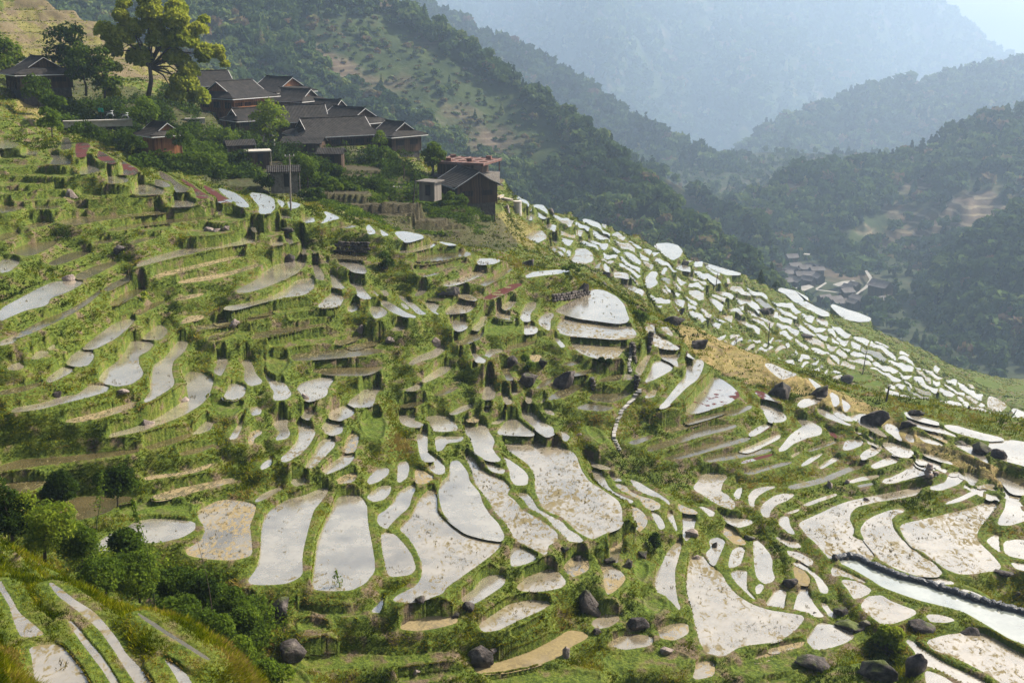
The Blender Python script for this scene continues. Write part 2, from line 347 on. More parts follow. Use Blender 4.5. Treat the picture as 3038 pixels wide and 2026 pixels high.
U3 s 1170,1470 1250,1450 1350,1400 1440,1340 1500,1290 1560,1300 1660,1340 1640,1370 1520,1410 1400,1440 1290,1480 1200,1490
U3 w 1850,1400 1930,1410 1970,1440 1950,1490 1900,1510 1870,1450
U3 w 2100,1430 2200,1460 2400,1560 2400,1590 2250,1580 2180,1500 2130,1450
U3 w 1480,1230 1600,1270 1740,1320 1760,1340 1650,1310 1540,1270
U3 w 1800,1290 1900,1330 2050,1390 2060,1400 1920,1360
R2 m 1060,1160 1130,1145 1240,1150 1180,1165
R2 w 1480,1190 1560,1190 1690,1220 1560,1260 1510,1225
R2 w 1500,1320 1600,1290 1760,1265 1720,1290 1600,1320 1540,1325
R2 w 1760,1250 1900,1275 1830,1278
R2 w 1310,1140 1350,1180 1355,1200 1310,1205 1295,1160
R2 w 1380,1170 1450,1210 1400,1215
R2 w 1060,1080 1130,1100 1070,1110
V1 m 480,520 600,505 700,490 760,480 690,500 600,520 500,535
V1 g 560,555 680,535 800,520 860,510 800,530 680,552 580,568
V1 m 820,560 900,545 960,535 920,555 850,572
V1 m 640,590 760,575 880,565 960,575 860,590 740,600 650,605
V1 g 350,530 430,515 500,505 520,512 440,535 370,545
V1 m 380,480 470,465 560,450 620,445 560,462 470,480 400,492
V1 m 700,640 800,625 900,640 960,625 900,655 780,655
V1 g 1050,300 1130,285 1220,275 1240,285 1150,305 1060,318
V1 m 1060,262 1150,248 1230,243 1250,252 1160,268 1070,276
V1 m 1180,540 1240,520 1300,500 1280,530 1220,555
V1 g 560,600 620,590 640,620 600,660 560,640
T7 t 1035,1530 1150,1480 1290,1475 1300,1560 1180,1620 1060,1600
T7 s 450,1470 560,1400 680,1400 700,1440 620,1500 500,1520
OV t 1395,1475 1440,1455 1500,1462 1495,1480 1430,1490
OV g 1380,1512 1480,1495 1560,1497 1590,1515 1500,1532 1400,1532
OV t 1600,1520 1640,1515 1640,1550 1590,1560
OV g 1100,1547 1250,1533 1380,1547 1380,1567 1150,1577
OV g 1660,1532 1800,1502 1900,1492 1890,1520 1750,1560
OV t 1760,1490 1850,1470 1840,1485 1770,1500
OV g 470,500 540,492 570,505 530,515 480,512
OV g 300,520 360,512 400,522 350,532
OV g 590,540 640,528 655,536 610,548
OV g 430,532 500,520 560,524 500,540 440,544
U3 w 390,1280 440,1240 490,1230 480,1250 420,1285
U3 w 490,1345 560,1290 640,1250 680,1240 650,1270 560,1330 510,1350
U3 w 630,1365 700,1310 780,1275 820,1290 760,1320 670,1370
U3 r 0,1310 150,1270 270,1245 250,1265 120,1300 0,1330
U3 m 0,1400 160,1360 300,1330 420,1310 400,1330 250,1370 80,1420
U3 m 380,1520 520,1490 680,1450 800,1400 900,1360 1020,1340 1050,1355 930,1380 830,1420 720,1470 560,1515 420,1540
U3 m 530,1218 680,1165 780,1140 800,1150 700,1185 580,1228
U3 s 880,1480 1000,1440 1150,1420 1180,1430 1050,1460 930,1490
U3 w 60,1100 110,1040 200,1000 240,1010 180,1050 110,1100
U2 m 380,1440 520,1395 570,1385 540,1415 430,1455
U2 m 780,1300 950,1255 1080,1215 1060,1235 930,1280 800,1315
U2 m 880,1560 1050,1520 1250,1500 1400,1480 1350,1510 1150,1545 950,1575
T3 g 0,268 250,262 500,275 720,287 500,292 250,285
T3 g 0,330 250,320 440,320 300,345 0,352
T3 g 0,395 200,375 440,365 440,376 200,397 0,412
T3 g 80,440 250,425 440,420 450,432 250,447 90,458
T3 g 580,445 750,435 1000,415 1100,422 900,437 600,455
T3 g 480,500 700,492 1000,485 800,500 560,512
T3 g 1160,495 1350,498 1440,488 1300,508
T3 g 560,410 760,412 890,416 760,422 580,420
T3 g 0,215 150,205 330,200 300,212 0,228
T3 g 0,150 180,150 330,152 200,165 0,165
T3 g 750,1240 900,1190 1000,1175 960,1195 820,1240
T3 m 1480,1255 1700,1235 1900,1210 1880,1225 1650,1255 1500,1275
T3 g 1850,1215 2000,1190 2150,1170 2100,1195 1900,1230
T3 m 1300,1310 1500,1290 1700,1280 1550,1310 1380,1330
T3 g 1950,1260 2150,1240 2340,1210 2300,1235 2050,1270
T3 m 1800,1340 2050,1310 2300,1275 2250,1295 2000,1340
T6 g 160,1062 400,1087 590,1080 690,1098 560,1110 350,1105
T6 g 180,1165 300,1155 400,1175 380,1205 200,1215
T6 g 200,1410 400,1370 700,1390 900,1400 1150,1365 1250,1370 1000,1430 700,1440 400,1465 250,1470
T6 g 850,1530 1100,1500 1330,1475 1320,1500 1100,1540 900,1575
T6 g -50,1450 130,1450 230,1500 300,1600 -50,1600
T7 l 830,940 950,960 960,1050 900,1130 840,1100 820,1010
T7 l 900,1260 1030,1240 1130,1300 1050,1400 920,1380
T8 t 0,1380 180,1320 200,1350 60,1410 0,1415
T8 g 60,1510 220,1490 300,1500 240,1560 100,1580
T5 g 1350,1010 1700,985 1760,1010 1600,1060 1400,1060
T5 g 760,1130 1000,1000 1100,1010 1000,1100 900,1180
U1 l 1270,600 1490,600 1500,625 1480,660 1330,690 1260,670
U1 l 400,1300 520,1240 580,1300 560,1420 450,1400 410,1360
U1 l 1960,1330 2060,1350 2120,1430 2060,1450 1990,1390
T4 l 1400,450 1600,440 1680,470 1600,540 1480,520
T5 l 780,360 1040,330 1320,345 1310,400 1060,410 800,400
"""
FIELDS_D = """
U4 w 575,275 600,270 630,300 610,315 580,310
U4 w 650,300 700,315 715,345 690,370 670,360 655,325
U4 w 600,360 625,370 620,390 595,385
U4 w 720,355 750,350 755,385 725,390
U4 w 655,390 690,405 690,440 660,425
U4 w 775,375 810,380 810,410 775,405
U4 w 830,395 860,405 855,430 830,420
U4 w 880,415 900,425 890,445
U4 w 715,430 760,440 790,465 780,480 720,460
U4 w 810,470 850,480 880,500 860,510 815,495
U4 w 620,440 660,450 640,475 610,470
U4 w 455,400 490,400 485,430 450,430
U4 w 400,345 450,360 505,380 490,388 430,370
U4 s 380,480 430,445 480,440 515,480 460,510 400,515 350,500
U4 s 300,520 350,510 385,520 340,545 300,555
U4 w 620,510 650,520 680,545 650,550
U4 s 670,640 730,600 730,570 790,570 830,600 835,640 780,660 700,655
U4 w 890,530 940,545 970,590 970,640 950,650 930,600 900,570
U4 w 880,570 905,590 915,640 890,620
U4 w 990,540 1050,560 1090,570 1085,590 1030,580 995,565
U4 w 990,595 1040,605 1045,640 1010,665 1000,630
U4 w 930,450 970,445 980,465 940,490 930,475
U4 t 1020,515 1050,500 1075,510 1060,530
U4 w 1170,510 1230,510 1250,530 1260,560 1220,585 1200,560
U4 w 1280,535 1370,530 1430,545 1460,580 1440,610 1400,630 1350,600 1300,560
U4 w 1075,615 1130,630 1155,650 1100,660 1070,650
U4 w 1175,650 1210,660 1250,680 1220,690 1180,670
U4 w 1180,600 1210,610 1215,630 1180,620
U4 w 1110,730 1150,700 1200,690 1190,730 1150,780 1120,760
U4 w 1220,760 1255,725 1290,730 1270,770 1290,800 1240,830 1210,820
U4 w 1060,770 1090,740 1105,755 1080,790
U4 w 1290,650 1330,680 1370,730 1340,740 1310,700
U4 w 1340,770 1390,750 1370,800 1330,830 1320,800
U4 w 1350,680 1390,690 1410,720 1385,730
U4 w 1400,620 1460,650 1500,690 1470,690 1420,660
U4 w 1430,740 1480,730 1490,770 1450,790 1430,770
U4 w 1480,690 1540,680 1570,690 1530,710
U4 w 1500,725 1560,745 1600,765 1560,770 1510,750
U4 w 1530,785 1580,800 1610,820 1560,830 1520,810
U4 s 1470,840 1520,835 1500,870 1450,900 1410,930 1430,890
U4 s 1500,930 1560,890 1550,920 1520,940
U4 s 1570,960 1610,910 1650,890 1640,930 1600,970
U4 w 1410,960 1450,980 1440,1000
U4 w 1480,1000 1540,1020 1520,1030 1480,1015
U4 w 1370,890 1400,860 1420,870 1390,895
U4 w 1260,870 1310,845 1320,860 1280,880
U4 w 1120,810 1160,820 1150,835 1120,825
U4 w 1650,770 1690,745 1710,745 1700,800 1660,790
U4 w 1550,692 1650,702 1720,722 1660,728 1590,712
U4 w 1620,665 1690,685 1790,715 1880,738 1780,738 1690,708
U4 w 1740,770 1780,780 1830,810 1860,830 1800,820 1760,800
U4 w 1740,860 1790,870 1810,900 1770,910 1730,905
U4 w 1660,920 1710,940 1690,970 1650,960
U4 t 1820,800 1860,785 1880,830 1850,840
U4 w 1910,780 1960,800 1990,830 1970,850 1920,830 1900,800
U4 w 1820,860 1880,870 1900,890 1850,890
U4 w 1730,960 1790,970 1770,985 1740,980
U4 w 1690,1010 1740,985 1760,1000 1720,1030 1690,1030
U4 w 1640,1060 1660,1025 1690,1040 1680,1080 1650,1080
U4 w 1700,1100 1760,1060 1830,1050 1790,1080 1730,1110
U4 w 1870,1000 1910,990 1940,1000 1920,1050 1890,1060
U4 w 1760,1130 1830,1090 1890,1070 1850,1100 1790,1140
U4 w 1820,1160 1880,1130 1950,1080 1940,1100 1870,1150
U4 w 1950,1165 1980,1130 2060,1090 2050,1120 2000,1160 1960,1180
U4 w 1980,1195 2040,1155 2070,1140 2040,1180 1990,1210
U4 w 1960,1050 2000,1045 1990,1070 1960,1075
U4 w 1990,1000 2040,1000 2060,1040 2020,1030
U4 w 2060,900 2130,910 2170,950 2180,980 2110,950
U4 w 2110,990 2170,1000 2190,1020 2120,1030
U4 w 2000,850 2050,870 2080,890 2030,890
U4 d 1990,810 2060,815 2110,830 2040,835
U4 w 2110,1070 2160,1080 2200,1130 2250,1170 2220,1170 2160,1120
U4 w 2100,1095 2140,1110 2130,1130 2100,1120
U4 w 2200,1080 2270,1090 2300,1120 2270,1140 2230,1110
U4 w 2120,1290 2150,1250 2190,1220 2210,1200 2180,1250 2170,1300 2120,1310
U4 w 2200,1280 2230,1250 2270,1230 2240,1270 2210,1300
U2 w 1430,370 1540,390 1640,440 1600,450 1680,500 1790,550 1740,550 1640,500 1560,460 1490,400
U2 w 1800,480 1900,520 2000,550 2080,585 2000,590 1900,575 1850,530
U2 w 2095,590 2150,605 2110,620
U2 w 1670,460 1710,465 1730,480 1680,475
U2 w 1350,460 1420,490 1480,530 1460,550 1400,520
U2 w 1620,540 1670,530 1700,590 1680,620 1640,580
U2 w 1710,560 1760,570 1750,610 1720,620
U2 w 1560,525 1590,545 1620,570 1590,580
U2 w 1390,562 1470,550 1480,560 1400,570
U2 w 1180,530 1220,510 1250,520 1230,570 1200,590
U2 w 1510,615 1570,610 1620,640 1570,660
U2 w 1560,670 1590,690 1570,720
U2 w 1640,715 1660,700 1690,730 1670,750
U2 w 1400,830 1450,780 1520,760 1470,800 1440,830
U2 w 1480,825 1540,793 1600,785 1560,810 1500,835
U2 w 1590,860 1640,840 1650,870 1640,910 1610,900
U2 w 1680,940 1690,900 1750,880 1740,920 1770,930 1720,945
U2 w 1770,810 1830,820 1860,840 1820,850 1780,830
U2 w 1790,700 1840,690 1820,730
U2 w 1820,660 1870,680 1900,720 1860,720
U2 w 1905,740 1920,705 1940,712 1930,760
U2 w 1950,790 1990,775 2010,800 1980,830 1950,820
U2 w 2000,750 2060,780 2090,800 2040,800
U2 w 2090,680 2130,670 2160,700 2140,720 2100,700
U2 w 2165,715 2210,705 2260,745 2270,780 2220,760
U2 w 2040,825 2110,815 2100,850 2060,870 2040,850
U2 t 2110,880 2160,860 2190,870 2150,900
U2 w 2250,920 2290,870 2310,840 2330,850 2320,890 2280,930
U2 w 1980,870 2010,890 2060,930 2030,930
U2 w 2050,895 2090,925 2080,945
U2 w 2100,992 2150,1002 2200,1032 2150,1022
U2 w 2110,950 2150,960 2160,988 2120,980
U2 w 2180,980 2220,990 2210,1020 2185,1010
U2 w 2240,1025 2290,1025 2270,1050 2235,1045
U3 w 1450,790 1490,740 1520,760 1490,800
U3 d 1470,850 1550,840 1590,855 1540,870
U3 w 1530,780 1600,800 1650,850 1640,860 1570,820
U3 w 1450,690 1500,710 1520,740 1480,720
U3 w 1370,655 1430,675 1440,700 1400,700
U3 w 1320,600 1380,560 1380,490 1440,515 1450,570 1390,590
U3 w 1290,555 1340,540 1355,490 1330,445 1290,440 1320,480 1310,530
U3 w 1360,430 1430,440 1460,470 1400,460
U3 w 1475,432 1580,442 1570,490 1510,510 1480,460
U3 w 1590,425 1640,450 1665,490 1640,525 1605,510
U3 q 1450,372 1530,400 1540,420 1460,415
U3 w 1370,352 1430,370 1440,415 1390,410
U3 w 1310,350 1345,362 1365,400 1330,400
U3 w 1170,285 1260,310 1310,350 1280,370 1210,330
U3 w 1110,250 1150,240 1170,280 1140,290
U3 w 1690,535 1760,545 1770,580 1720,590
U3 w 1960,800 1990,820 2050,880 2040,900 1970,850
U3 s 2060,780 2120,800 2195,850 2150,890 2070,890 2050,840
U3 w 1970,960 1990,930 2000,880 2035,930 2020,950
U3 w 2220,980 2290,930 2250,875 2400,940 2400,1050 2280,1020
U3 w 1550,530 1640,550 1600,570
U3 l 1950,620 2100,660 2150,700 2050,690 1950,650
U3 l 2200,700 2400,680 2400,720 2250,730
U3 d 2250,770 2400,750 2400,780 2280,790
U3 l 850,700 1000,690 1120,650 1180,660 1050,700 900,730
U3 l 880,560 1000,600 1080,610 1000,640 900,640
"""
FIELDS_C = """
R2 b 1150,758 1390,768 1380,788 1150,782
R2 b 1120,812 1400,815 1400,832 1130,828
R2 g 1140,865 1400,870 1380,886 1130,882
R2 b 1010,922 1330,928 1300,942 1000,940
R2 b 1400,893 1640,903 1600,917 1400,910
R2 g 930,988 1100,998 1300,1005 1640,1010 1640,1018 1300,1018 940,1002
R2 b 1180,1048 1500,1063 1640,1070 1500,1082 1190,1067
R2 b 1280,1098 1640,1108 1850,1105 1700,1127 1300,1117
R2 b 1360,1128 1700,1138 1960,1145 1700,1157
R2 g 1450,1158 1700,1163 1990,1170 1800,1184 1560,1180
R2 b 540,758 640,738 760,733 750,760 640,792 560,787
R2 l 2080,1020 2180,1015 2190,1060 2090,1070
R2 b 2120,850 2200,845 2180,875 2110,885
R2 g 390,850 560,845 640,870 560,890 400,880
"""
FIELDS_A = """
T5 s 0,860 30,920 80,1000 130,1090 230,1170 310,1240 150,1250 120,1200 90,1120 70,1040 20,960 0,930
T5 s 200,1330 300,1310 420,1310 480,1380 560,1480 640,1620 260,1620 230,1450 220,1380
T5 s 470,1130 540,1200 620,1300 700,1390 770,1500 830,1600 780,1600 700,1470 600,1340 520,1230 480,1170
T5 s 330,870 420,930 520,1010 640,1080 730,1180 800,1270 860,1370 960,1470 1060,1600 950,1600 870,1480 790,1350 700,1220 620,1140 500,1040 390,960
T5 w 1120,1400 1200,1440 1280,1510 1320,1590 1240,1590 1180,1480
T5 m 930,1080 1050,1150 1150,1220 1300,1310 1450,1410 1400,1400 1260,1310 1100,1210 980,1130
"""
def parse(txt):
    out = []
    for ln in txt.strip().splitlines():
        p = ln.split(); x0, y0, s = TILES[p[0]]
        pts = np.array([[float(v) for v in q.split(',')] for q in p[2:]])
        out.append((p[1], (np.array([x0, y0])+pts/s)/K))
    return out
# control points: picture position and horizontal range in metres
CT_A = [(0,1240,47),(600,1560,37),(0,1568,24),(0,1400,34),(300,1568,29),(300,1420,38),(450,1480,37.5),(150,1480,31.5),(-200,1568,20),(-200,1200,44),(640,1610,33)]
CT_B = [(300,1100,79),(0,1050,84),(0,900,92),(0,750,100),(0,600,108),(0,450,118),(0,330,128),(150,320,135),(300,450,112),(300,600,104),(300,750,97),(300,900,89),
(350,1200,76),(500,1250,76),(600,1100,84),(600,950,92),(600,800,100),(600,650,109),(600,520,122),(650,470,130),(450,400,130),(330,370,133),(800,560,126),(900,545,134),
(1000,590,132),(800,700,110),(850,850,101),(1000,650,119),(1000,800,106),(1000,1000,92.6),(800,1000,91),(800,1150,83),(800,1350,73),(600,1330,73),(1000,1150,83),(1000,1355,72.5),
(1000,1440,70),(1000,1568,67),(700,1568,66),(700,1440,69),(1150,620,133),(1200,560,148),(1200,700,123),(1200,800,115),(1150,900,103),(1330,640,140),(1370,700,131),(1370,780,125),
(1330,850,117),(1280,930,109),(1250,1000,103),(1250,1100,94.5),(1250,1230,84),(1300,1300,82),(1300,1400,78),(1300,1568,71),(1450,1000,112),(1450,900,122),(1450,1100,104),
(1500,1150,102),(1450,700,146),(1500,780,146),(1550,750,158),(1600,850,148),(1700,900,146),(1650,1000,135),(1650,1100,125),(1600,1200,106),(1750,1200,119),(1600,1300,95),
(1700,1400,89),(1650,1500,81),(1500,1400,82),(1800,1300,107),(1900,1400,97),(2000,1500,88),(2000,1568,82),(2351,1568,92),(2351,1450,102),(2200,1400,106),(2000,1250,121),
(2150,1200,126),(2351,1250,122),(2351,1150,132),(2351,1080,141),(2250,1050,143),(2000,1100,135),(2000,1000,141),(1900,950,146),(1800,850,155),(2150,980,152),
(-250,1000,82),(-250,600,104),(-250,300,124),(2600,1250,121),(2600,1568,92),(2600,1100,140)]
CT_D = [(1150,440,196),(1200,480,196),(1250,560,185),(1300,480,225),(1350,600,182),(1400,560,215),(1450,640,180),(1500,553,260),(1500,700,178),(1600,700,212),(1700,630,290),
(1690,775,205),(1765,745,240),(1900,718,320),(1900,850,212),(2050,850,245),(2100,790,335),(2200,850,330),(2200,950,235),(2351,1000,225),(2100,930,200),(2300,880,340),(2600,950,300),(2600,1050,215)]
CT_C = [(150,260,170),(60,200,190),(0,220,175),(100,290,150),(170,300,165),(360,350,165),(450,380,150),(540,295,215),(640,330,200),(760,340,195),(900,345,200),(600,420,160),
(700,470,148),(800,450,160),(900,500,155),(1000,480,165),(1070,465,175),(1100,520,165),(950,560,145),(1100,570,150),(1000,400,190),(250,260,185),(350,250,200),(470,250,210)]
CT_E = [(0,0,330),(0,130,240),(100,180,200),(250,120,260),(280,75,300),(450,170,250),(560,190,265),(150,60,300),(-250,-100,340),(-250,100,240)]
# direct ground points: picture column, range, height
CT_G = [(0,58,-30),(300,55,-32),(600,50,-34),(-200,60,-29),(0,68,-32),(900,58,-41),(1300,60,-44),(1700,68,-50),(2100,70,-52),(2500,72,-53),(900,40,-40),(1700,45,-52),(1300,22,-45),(2300,30,-56),(700,25,-36),
 (1700,172,-52),(1850,172,-55),(2050,165,-57),(2250,160,-60),(2500,158,-62),(450,148,-21),(600,142,-23)]
SKY = np.array([(-400,-160,345),(-50,-30,335),(80,-5,330),(140,15,320),(280,72,300),(360,105,290),(450,140,280),(560,185,265),(640,215,255),(850,300,225),(960,350,215),(1140,413,205),
 (1300,476,225),(1500,551,260),(1700,628,290),(1900,716,320),(2100,790,335),(2200,846,350),(2351,868,400),(2700,900,410)], float)
def tps_fit(P, v, lam=1e-4):
    n = len(P); d = np.linalg.norm(P[:,None]-P[None], axis=2)
    Kk = np.where(d > 0, d*d*np.log(d+1e-12), 0)+lam*np.eye(n)*n
    A = np.zeros((n+3, n+3)); A[:n,:n] = Kk; A[:n,n] = 1; A[:n,n+1:] = P; A[n,:n] = 1; A[n+1:,:n] = P.T
    return np.linalg.solve(A, np.concatenate([v, np.zeros(3)]))
def tps_eval(P, c, Q):
    n = len(P); out = np.empty(len(Q))
    for i in range(0, len(Q), 20000):
        q = Q[i:i+20000]; d = np.linalg.norm(q[:,None]-P[None], axis=2)
        out[i:i+20000] = np.where(d > 0, d*d*np.log(d+1e-12), 0)@c[:n]+c[n]+q@c[n+1:]
    return out
class Layer:
    def __init__(s, ct):
        a = np.array(ct, float); s.P = a[:,:2]/1000; s.c = tps_fit(s.P, np.log(a[:,2]), 1e-5)
    def r(s, px, py):
        return float(np.exp(tps_eval(s.P, s.c, np.array([[px, py]])/1000)[0]))
LA, LB, LD, LC, LE = Layer(CT_A), Layer(CT_B), Layer(CT_D), Layer(CT_C), Layer(CT_E)
def smooth(pts, n=2, h=.16):
    for _ in range(n):
        a = pts; b = np.roll(pts, -1, 0)
        q = np.empty((2*len(a), 2)); q[0::2] = a*(1-h)+b*h; q[1::2] = a*h+b*(1-h)
        pts = q
    return pts
def area(p):
    x, y = p[:,0], p[:,1]; return .5*np.sum(x*np.roll(y,-1)-y*np.roll(x,-1))
def centroid(p):
    x, y = p[:,0], p[:,1]; c = x*np.roll(y,-1)-y*np.roll(x,-1); a = c.sum()
    return np.array([((x+np.roll(x,-1))*c).sum(), ((y+np.roll(y,-1))*c).sum()])/(3*a)
ALL = []   # dicts: kind, world outline, level
def grow(p, d, k=1):
    q = smooth(p, 1, .08 if k == 2 else .16); a = np.roll(q, 1, 0); c = np.roll(q, -1, 0); t = c-a; t /= np.linalg.norm(t, axis=1)[:,None]+1e-9
    n = np.stack([t[:,1], -t[:,0]], 1)
    return q+(n if area(q) > 0 else -n)*d
def add_fields(lst, L, hb):
    for k, p in lst:
        p = grow(p, min(3.6, .11*math.sqrt(abs(area(p)))) if hb == .03 else min(3.0, .05*math.sqrt(abs(area(p)))), 2 if hb == .03 else 1)
        c = centroid(p); r = L.r(*c); z = float(ray(*c)[2])*r
        q = smooth(p, 1); x, y = on_plane(q[:,0], q[:,1], z)
        ALL.append(dict(k=k, w=np.stack([x, y], 1), z=z, px=p, c=c, r=r, hb=hb))
add_fields(parse(FIELDS), LB, .05)
add_fields(parse(FIELDS_A), LA, .04)
add_fields(parse(FIELDS_C), LC, .06)
add_fields(parse(FIELDS_D), LD, .03)
D_REG = np.array([(1165,432),(1300,484),(1560,571),(1900,729),(2180,853),(2290,905),(2351,950),(2351,1000),(2200,1000),(2000,915),(1800,855),(1640,768),(1480,700),(1400,640),(1230,570)], float)
D_MID = np.array([(1580,800),(1660,762),(1790,775),(1930,850),(2000,915),(1900,905),(1750,880),(1640,840)], float)
def inp(P, reg):
    b = np.roll(reg, -1, 0)
    return (((reg[:,1] > P[:,1:2]) != (b[:,1] > P[:,1:2])) & (P[:,:1] < (b[:,0]-reg[:,0])*(P[:,1:2]-reg[:,1])/(b[:,1]-reg[:,1]+1e-9)+reg[:,0])).sum(1) % 2 == 1
def hv(x, y, s):
    return np.sin(x*.083+1.3*np.sin(y*.11+s)+s)+.6*np.sin(x*.171-y*.09+s*2.1)+.4*np.sin(x*.31+y*.05+s*.7)
def strips():
    R = np.random.default_rng(31); keep = [f for f in ALL if f['hb'] != .03 or abs(area(f['px'])) > 760]
    ALL[:] = keep; got = []
    kb = [(f['px'], f['px'][:,0].min()-3, f['px'][:,1].min()-3, f['px'][:,0].max()+3, f['px'][:,1].max()+3) for f in keep if f['px'][:,0].max() > 1140 and f['px'][:,1].min() < 1010]
    for reg, ang, Pv, Lr, skip in ((D_REG, .43, 15.5, (26, 78), D_MID), (D_MID, -.40, 13.0, (34, 92), None), (np.array([(1890,950),(2351,1140),(2351,1185),(2150,1100),(1990,1020)], float), .42, 13.0, (40, 90), None)):
        u = np.array([math.cos(ang), math.sin(ang)]); n = np.array([-u[1], u[0]]) if ang > 0 else np.array([.45, .9]); c0 = reg.mean(0)
        for k in range(-40, 40):
            t = -700+R.uniform(0, 40)
            while t < 700:
                L = R.uniform(*Lr)
                g = R.uniform(2.0, 3.2); a0, a1 = t+g, t+L-g; t += L
                if R.random() < .03: continue
                vo, lo_ = R.uniform(3.4, 5.6), R.uniform(-5, 5)
                def cell(a0, a1, lev):
                    if a1-a0 < 9: return
                    v0, v1 = k*Pv+1.6, (k+1)*Pv-vo; m = max(4, int((a1-a0)/6)); tt = np.linspace(0, 1, m); sk = lo_
                    q = [c0+u*(a0+(a1-a0)*x)+n*v0 for x in tt]+[c0+u*(a1+sk*y)+n*(v0+(v1-v0)*y) for y in (.33, .67)]+[c0+u*(a1+sk-(a1-a0)*x)+n*v1 for x in tt]+[c0+u*(a0+sk*(1-y))+n*(v1+(v0-v1)*y) for y in (.33, .67)]
                    q = np.array(q); amp = 4.2
                    q = q+np.stack([amp*.8*hv(q[:,0], q[:,1], 1.0), amp*hv(q[:,0]*.8, q[:,1], 4.0)], 1)
                    bad = (skip is not None and inp(q, skip).any()) or not inp(q, reg).all(); none = not inp(q, reg).any()
                    if not bad:
                        bx0, by0 = q.min(0); bx1, by1 = q.max(0)
                        for p, x0, y0, x1, y1 in kb:
                            if x0 > bx1 or x1 < bx0 or y0 > by1 or y1 < by0: continue
                            if inp(q, p).any() or inp(p, q).any() or np.hypot(*(q[:,None]-p[None]).transpose(2, 0, 1)).min() < 2.6: bad = True; break
                    if not bad: got.append((R.choice(['w','w','w','w','s','s','t','m'], p=[.17,.17,.17,.17,.1,.1,.06,.06]), q, LD if ang != .42 else LB))
                    elif lev < 3 and not none: h_ = .5*(a0+a1); cell(a0, h_-1.5*(lev < 1), lev+1); cell(h_+1.5*(lev < 1), a1, lev+1)
                cell(a0, a1, 0)
    for k, p, L in got:
        c = centroid(p); r = L.r(*c); z = float(ray(*c)[2])*r; x, y = on_plane(p[:,0], p[:,1], z)
        ALL.append(dict(k=k, w=np.stack([x, y], 1), z=z, px=p, c=c, r=r, hb=.03 if L is LD else .05))
strips()
print('fields', len(ALL))
# ---------------------------------------------------------------- levels that agree between neighbouring fields
def solve_levels():
    for f in ALL: f['r0'] = f['r']
    n = len(ALL); PX = [f['px'] for f in ALL]
    bb = np.array([[p[:,0].min(), p[:,1].min(), p[:,0].max(), p[:,1].max()] for p in PX])
    rows = []; sm = []
    for i in range(n):
        for j in range(i+1, n):
            if ALL[i]['hb'] != ALL[j]['hb'] or ALL[i]['hb'] in (.03, .06): continue
            dc = float(np.hypot(*(ALL[i]['c']-ALL[j]['c'])))
            if dc < 170: sm.append((i, j, min(1, 60/dc)))
            m = 90
            if bb[i,0]-m > bb[j,2] or bb[j,0]-m > bb[i,2] or bb[i,1]-m > bb[j,3] or bb[j,1]-m > bb[i,3]: continue
            d = np.linalg.norm(PX[i][:,None]-PX[j][None], axis=2)
            # a few closest contacts along the shared bank
            a = d.argmin(1); dm = d[np.arange(len(a)), a]; o = np.argsort(dm)[:max(1, len(dm)//3)]
            for q in o[::2]:
                g = dm[q]
                if g > m or g > dm[o[0]]*1.8+4: continue
                A = PX[i][q]; B = PX[j][a[q]]; gy = B[1]-A[1]
                blocked = False
                if g > 14:
                    for tt in (.25, .5, .75):
                        M = A+(B-A)*tt
                        for k in np.where((bb[:,0] < M[0]) & (bb[:,2] > M[0]) & (bb[:,1] < M[1]) & (bb[:,3] > M[1]))[0]:
                            if k in (i, j): continue
                            P_ = PX[k]; Q_ = np.roll(P_, -1, 0)
                            cr = ((P_[:,1] > M[1]) != (Q_[:,1] > M[1])) & (M[0] < (Q_[:,0]-P_[:,0])*(M[1]-P_[:,1])/(Q_[:,1]-P_[:,1]+1e-9)+P_[:,0])
                            if cr.sum() % 2: blocked = True
                if blocked: continue
                r = .5*(ALL[i]['r']+ALL[j]['r'])
                hh = abs(gy)*r/FPX; g0 = (.45+.34*hh+.20*hh*hh)*gy/max(g, 1e-6)
                g0 = float(np.clip(g0, -4.5, 4.5))
                rows.append((i, j, 1/float(ray(*A)[2]), 1/float(ray(*B)[2]), g0, 1/(1+(g/22)**2)/math.sqrt(len(o))*(1 if g > 3 else .4)))
    R = np.array([x[:2] for x in rows], int); C = np.array([x[2:] for x in rows])
    z0 = np.array([f['z'] for f in ALL]); cz = np.array([float(ray(*f['c'])[2]) for f in ALL])
    w = C[:,3].copy(); z = z0.copy()
    pw = .035; SW = .16
    for it in range(12):
        A = np.zeros((n, n)); bb_ = np.zeros(n)
        for (i, j), (ka, kb, g0, _), ww in zip(R, C, w):
            A[i,i] += ww*ka*ka; A[j,j] += ww*kb*kb; A[i,j] -= ww*ka*kb; A[j,i] -= ww*ka*kb
            bb_[i] += ww*ka*g0; bb_[j] -= ww*kb*g0
        for i, j, ws in sm:
            rr = .5*(ALL[i]['r0']+ALL[j]['r0']); a = rr/z0[i]; b2 = rr/z0[j]; ww = (SW*ws)**2*.25
            A[i,i] += ww*a*a; A[j,j] += ww*b2*b2; A[i,j] -= ww*a*b2; A[j,i] -= ww*a*b2
        p = pw**2/cz**2; A[np.arange(n), np.arange(n)] += p; bb_ += p*z0
        z = np.linalg.solve(A, bb_)
        res = z[R[:,0]]*C[:,0]-z[R[:,1]]*C[:,1]-C[:,2]
        w = C[:,3]/(1+(res/4.0)**2)
    print('level solve: pairs', len(R), 'res', np.round(np.percentile(np.abs(res), [50, 80, 95]), 2), 'shift', np.round(np.percentile(z-z0, [5, 50, 95]), 2))
    for f, zz in zip(ALL, z):
        f['z'] = float(zz); q = smooth(f['px'], 1); x, y = on_plane(q[:,0], q[:,1], f['z']); f['w'] = np.stack([x, y], 1)
        f['r'] = f['z']/float(ray(*f['c'])[2])
solve_levels()
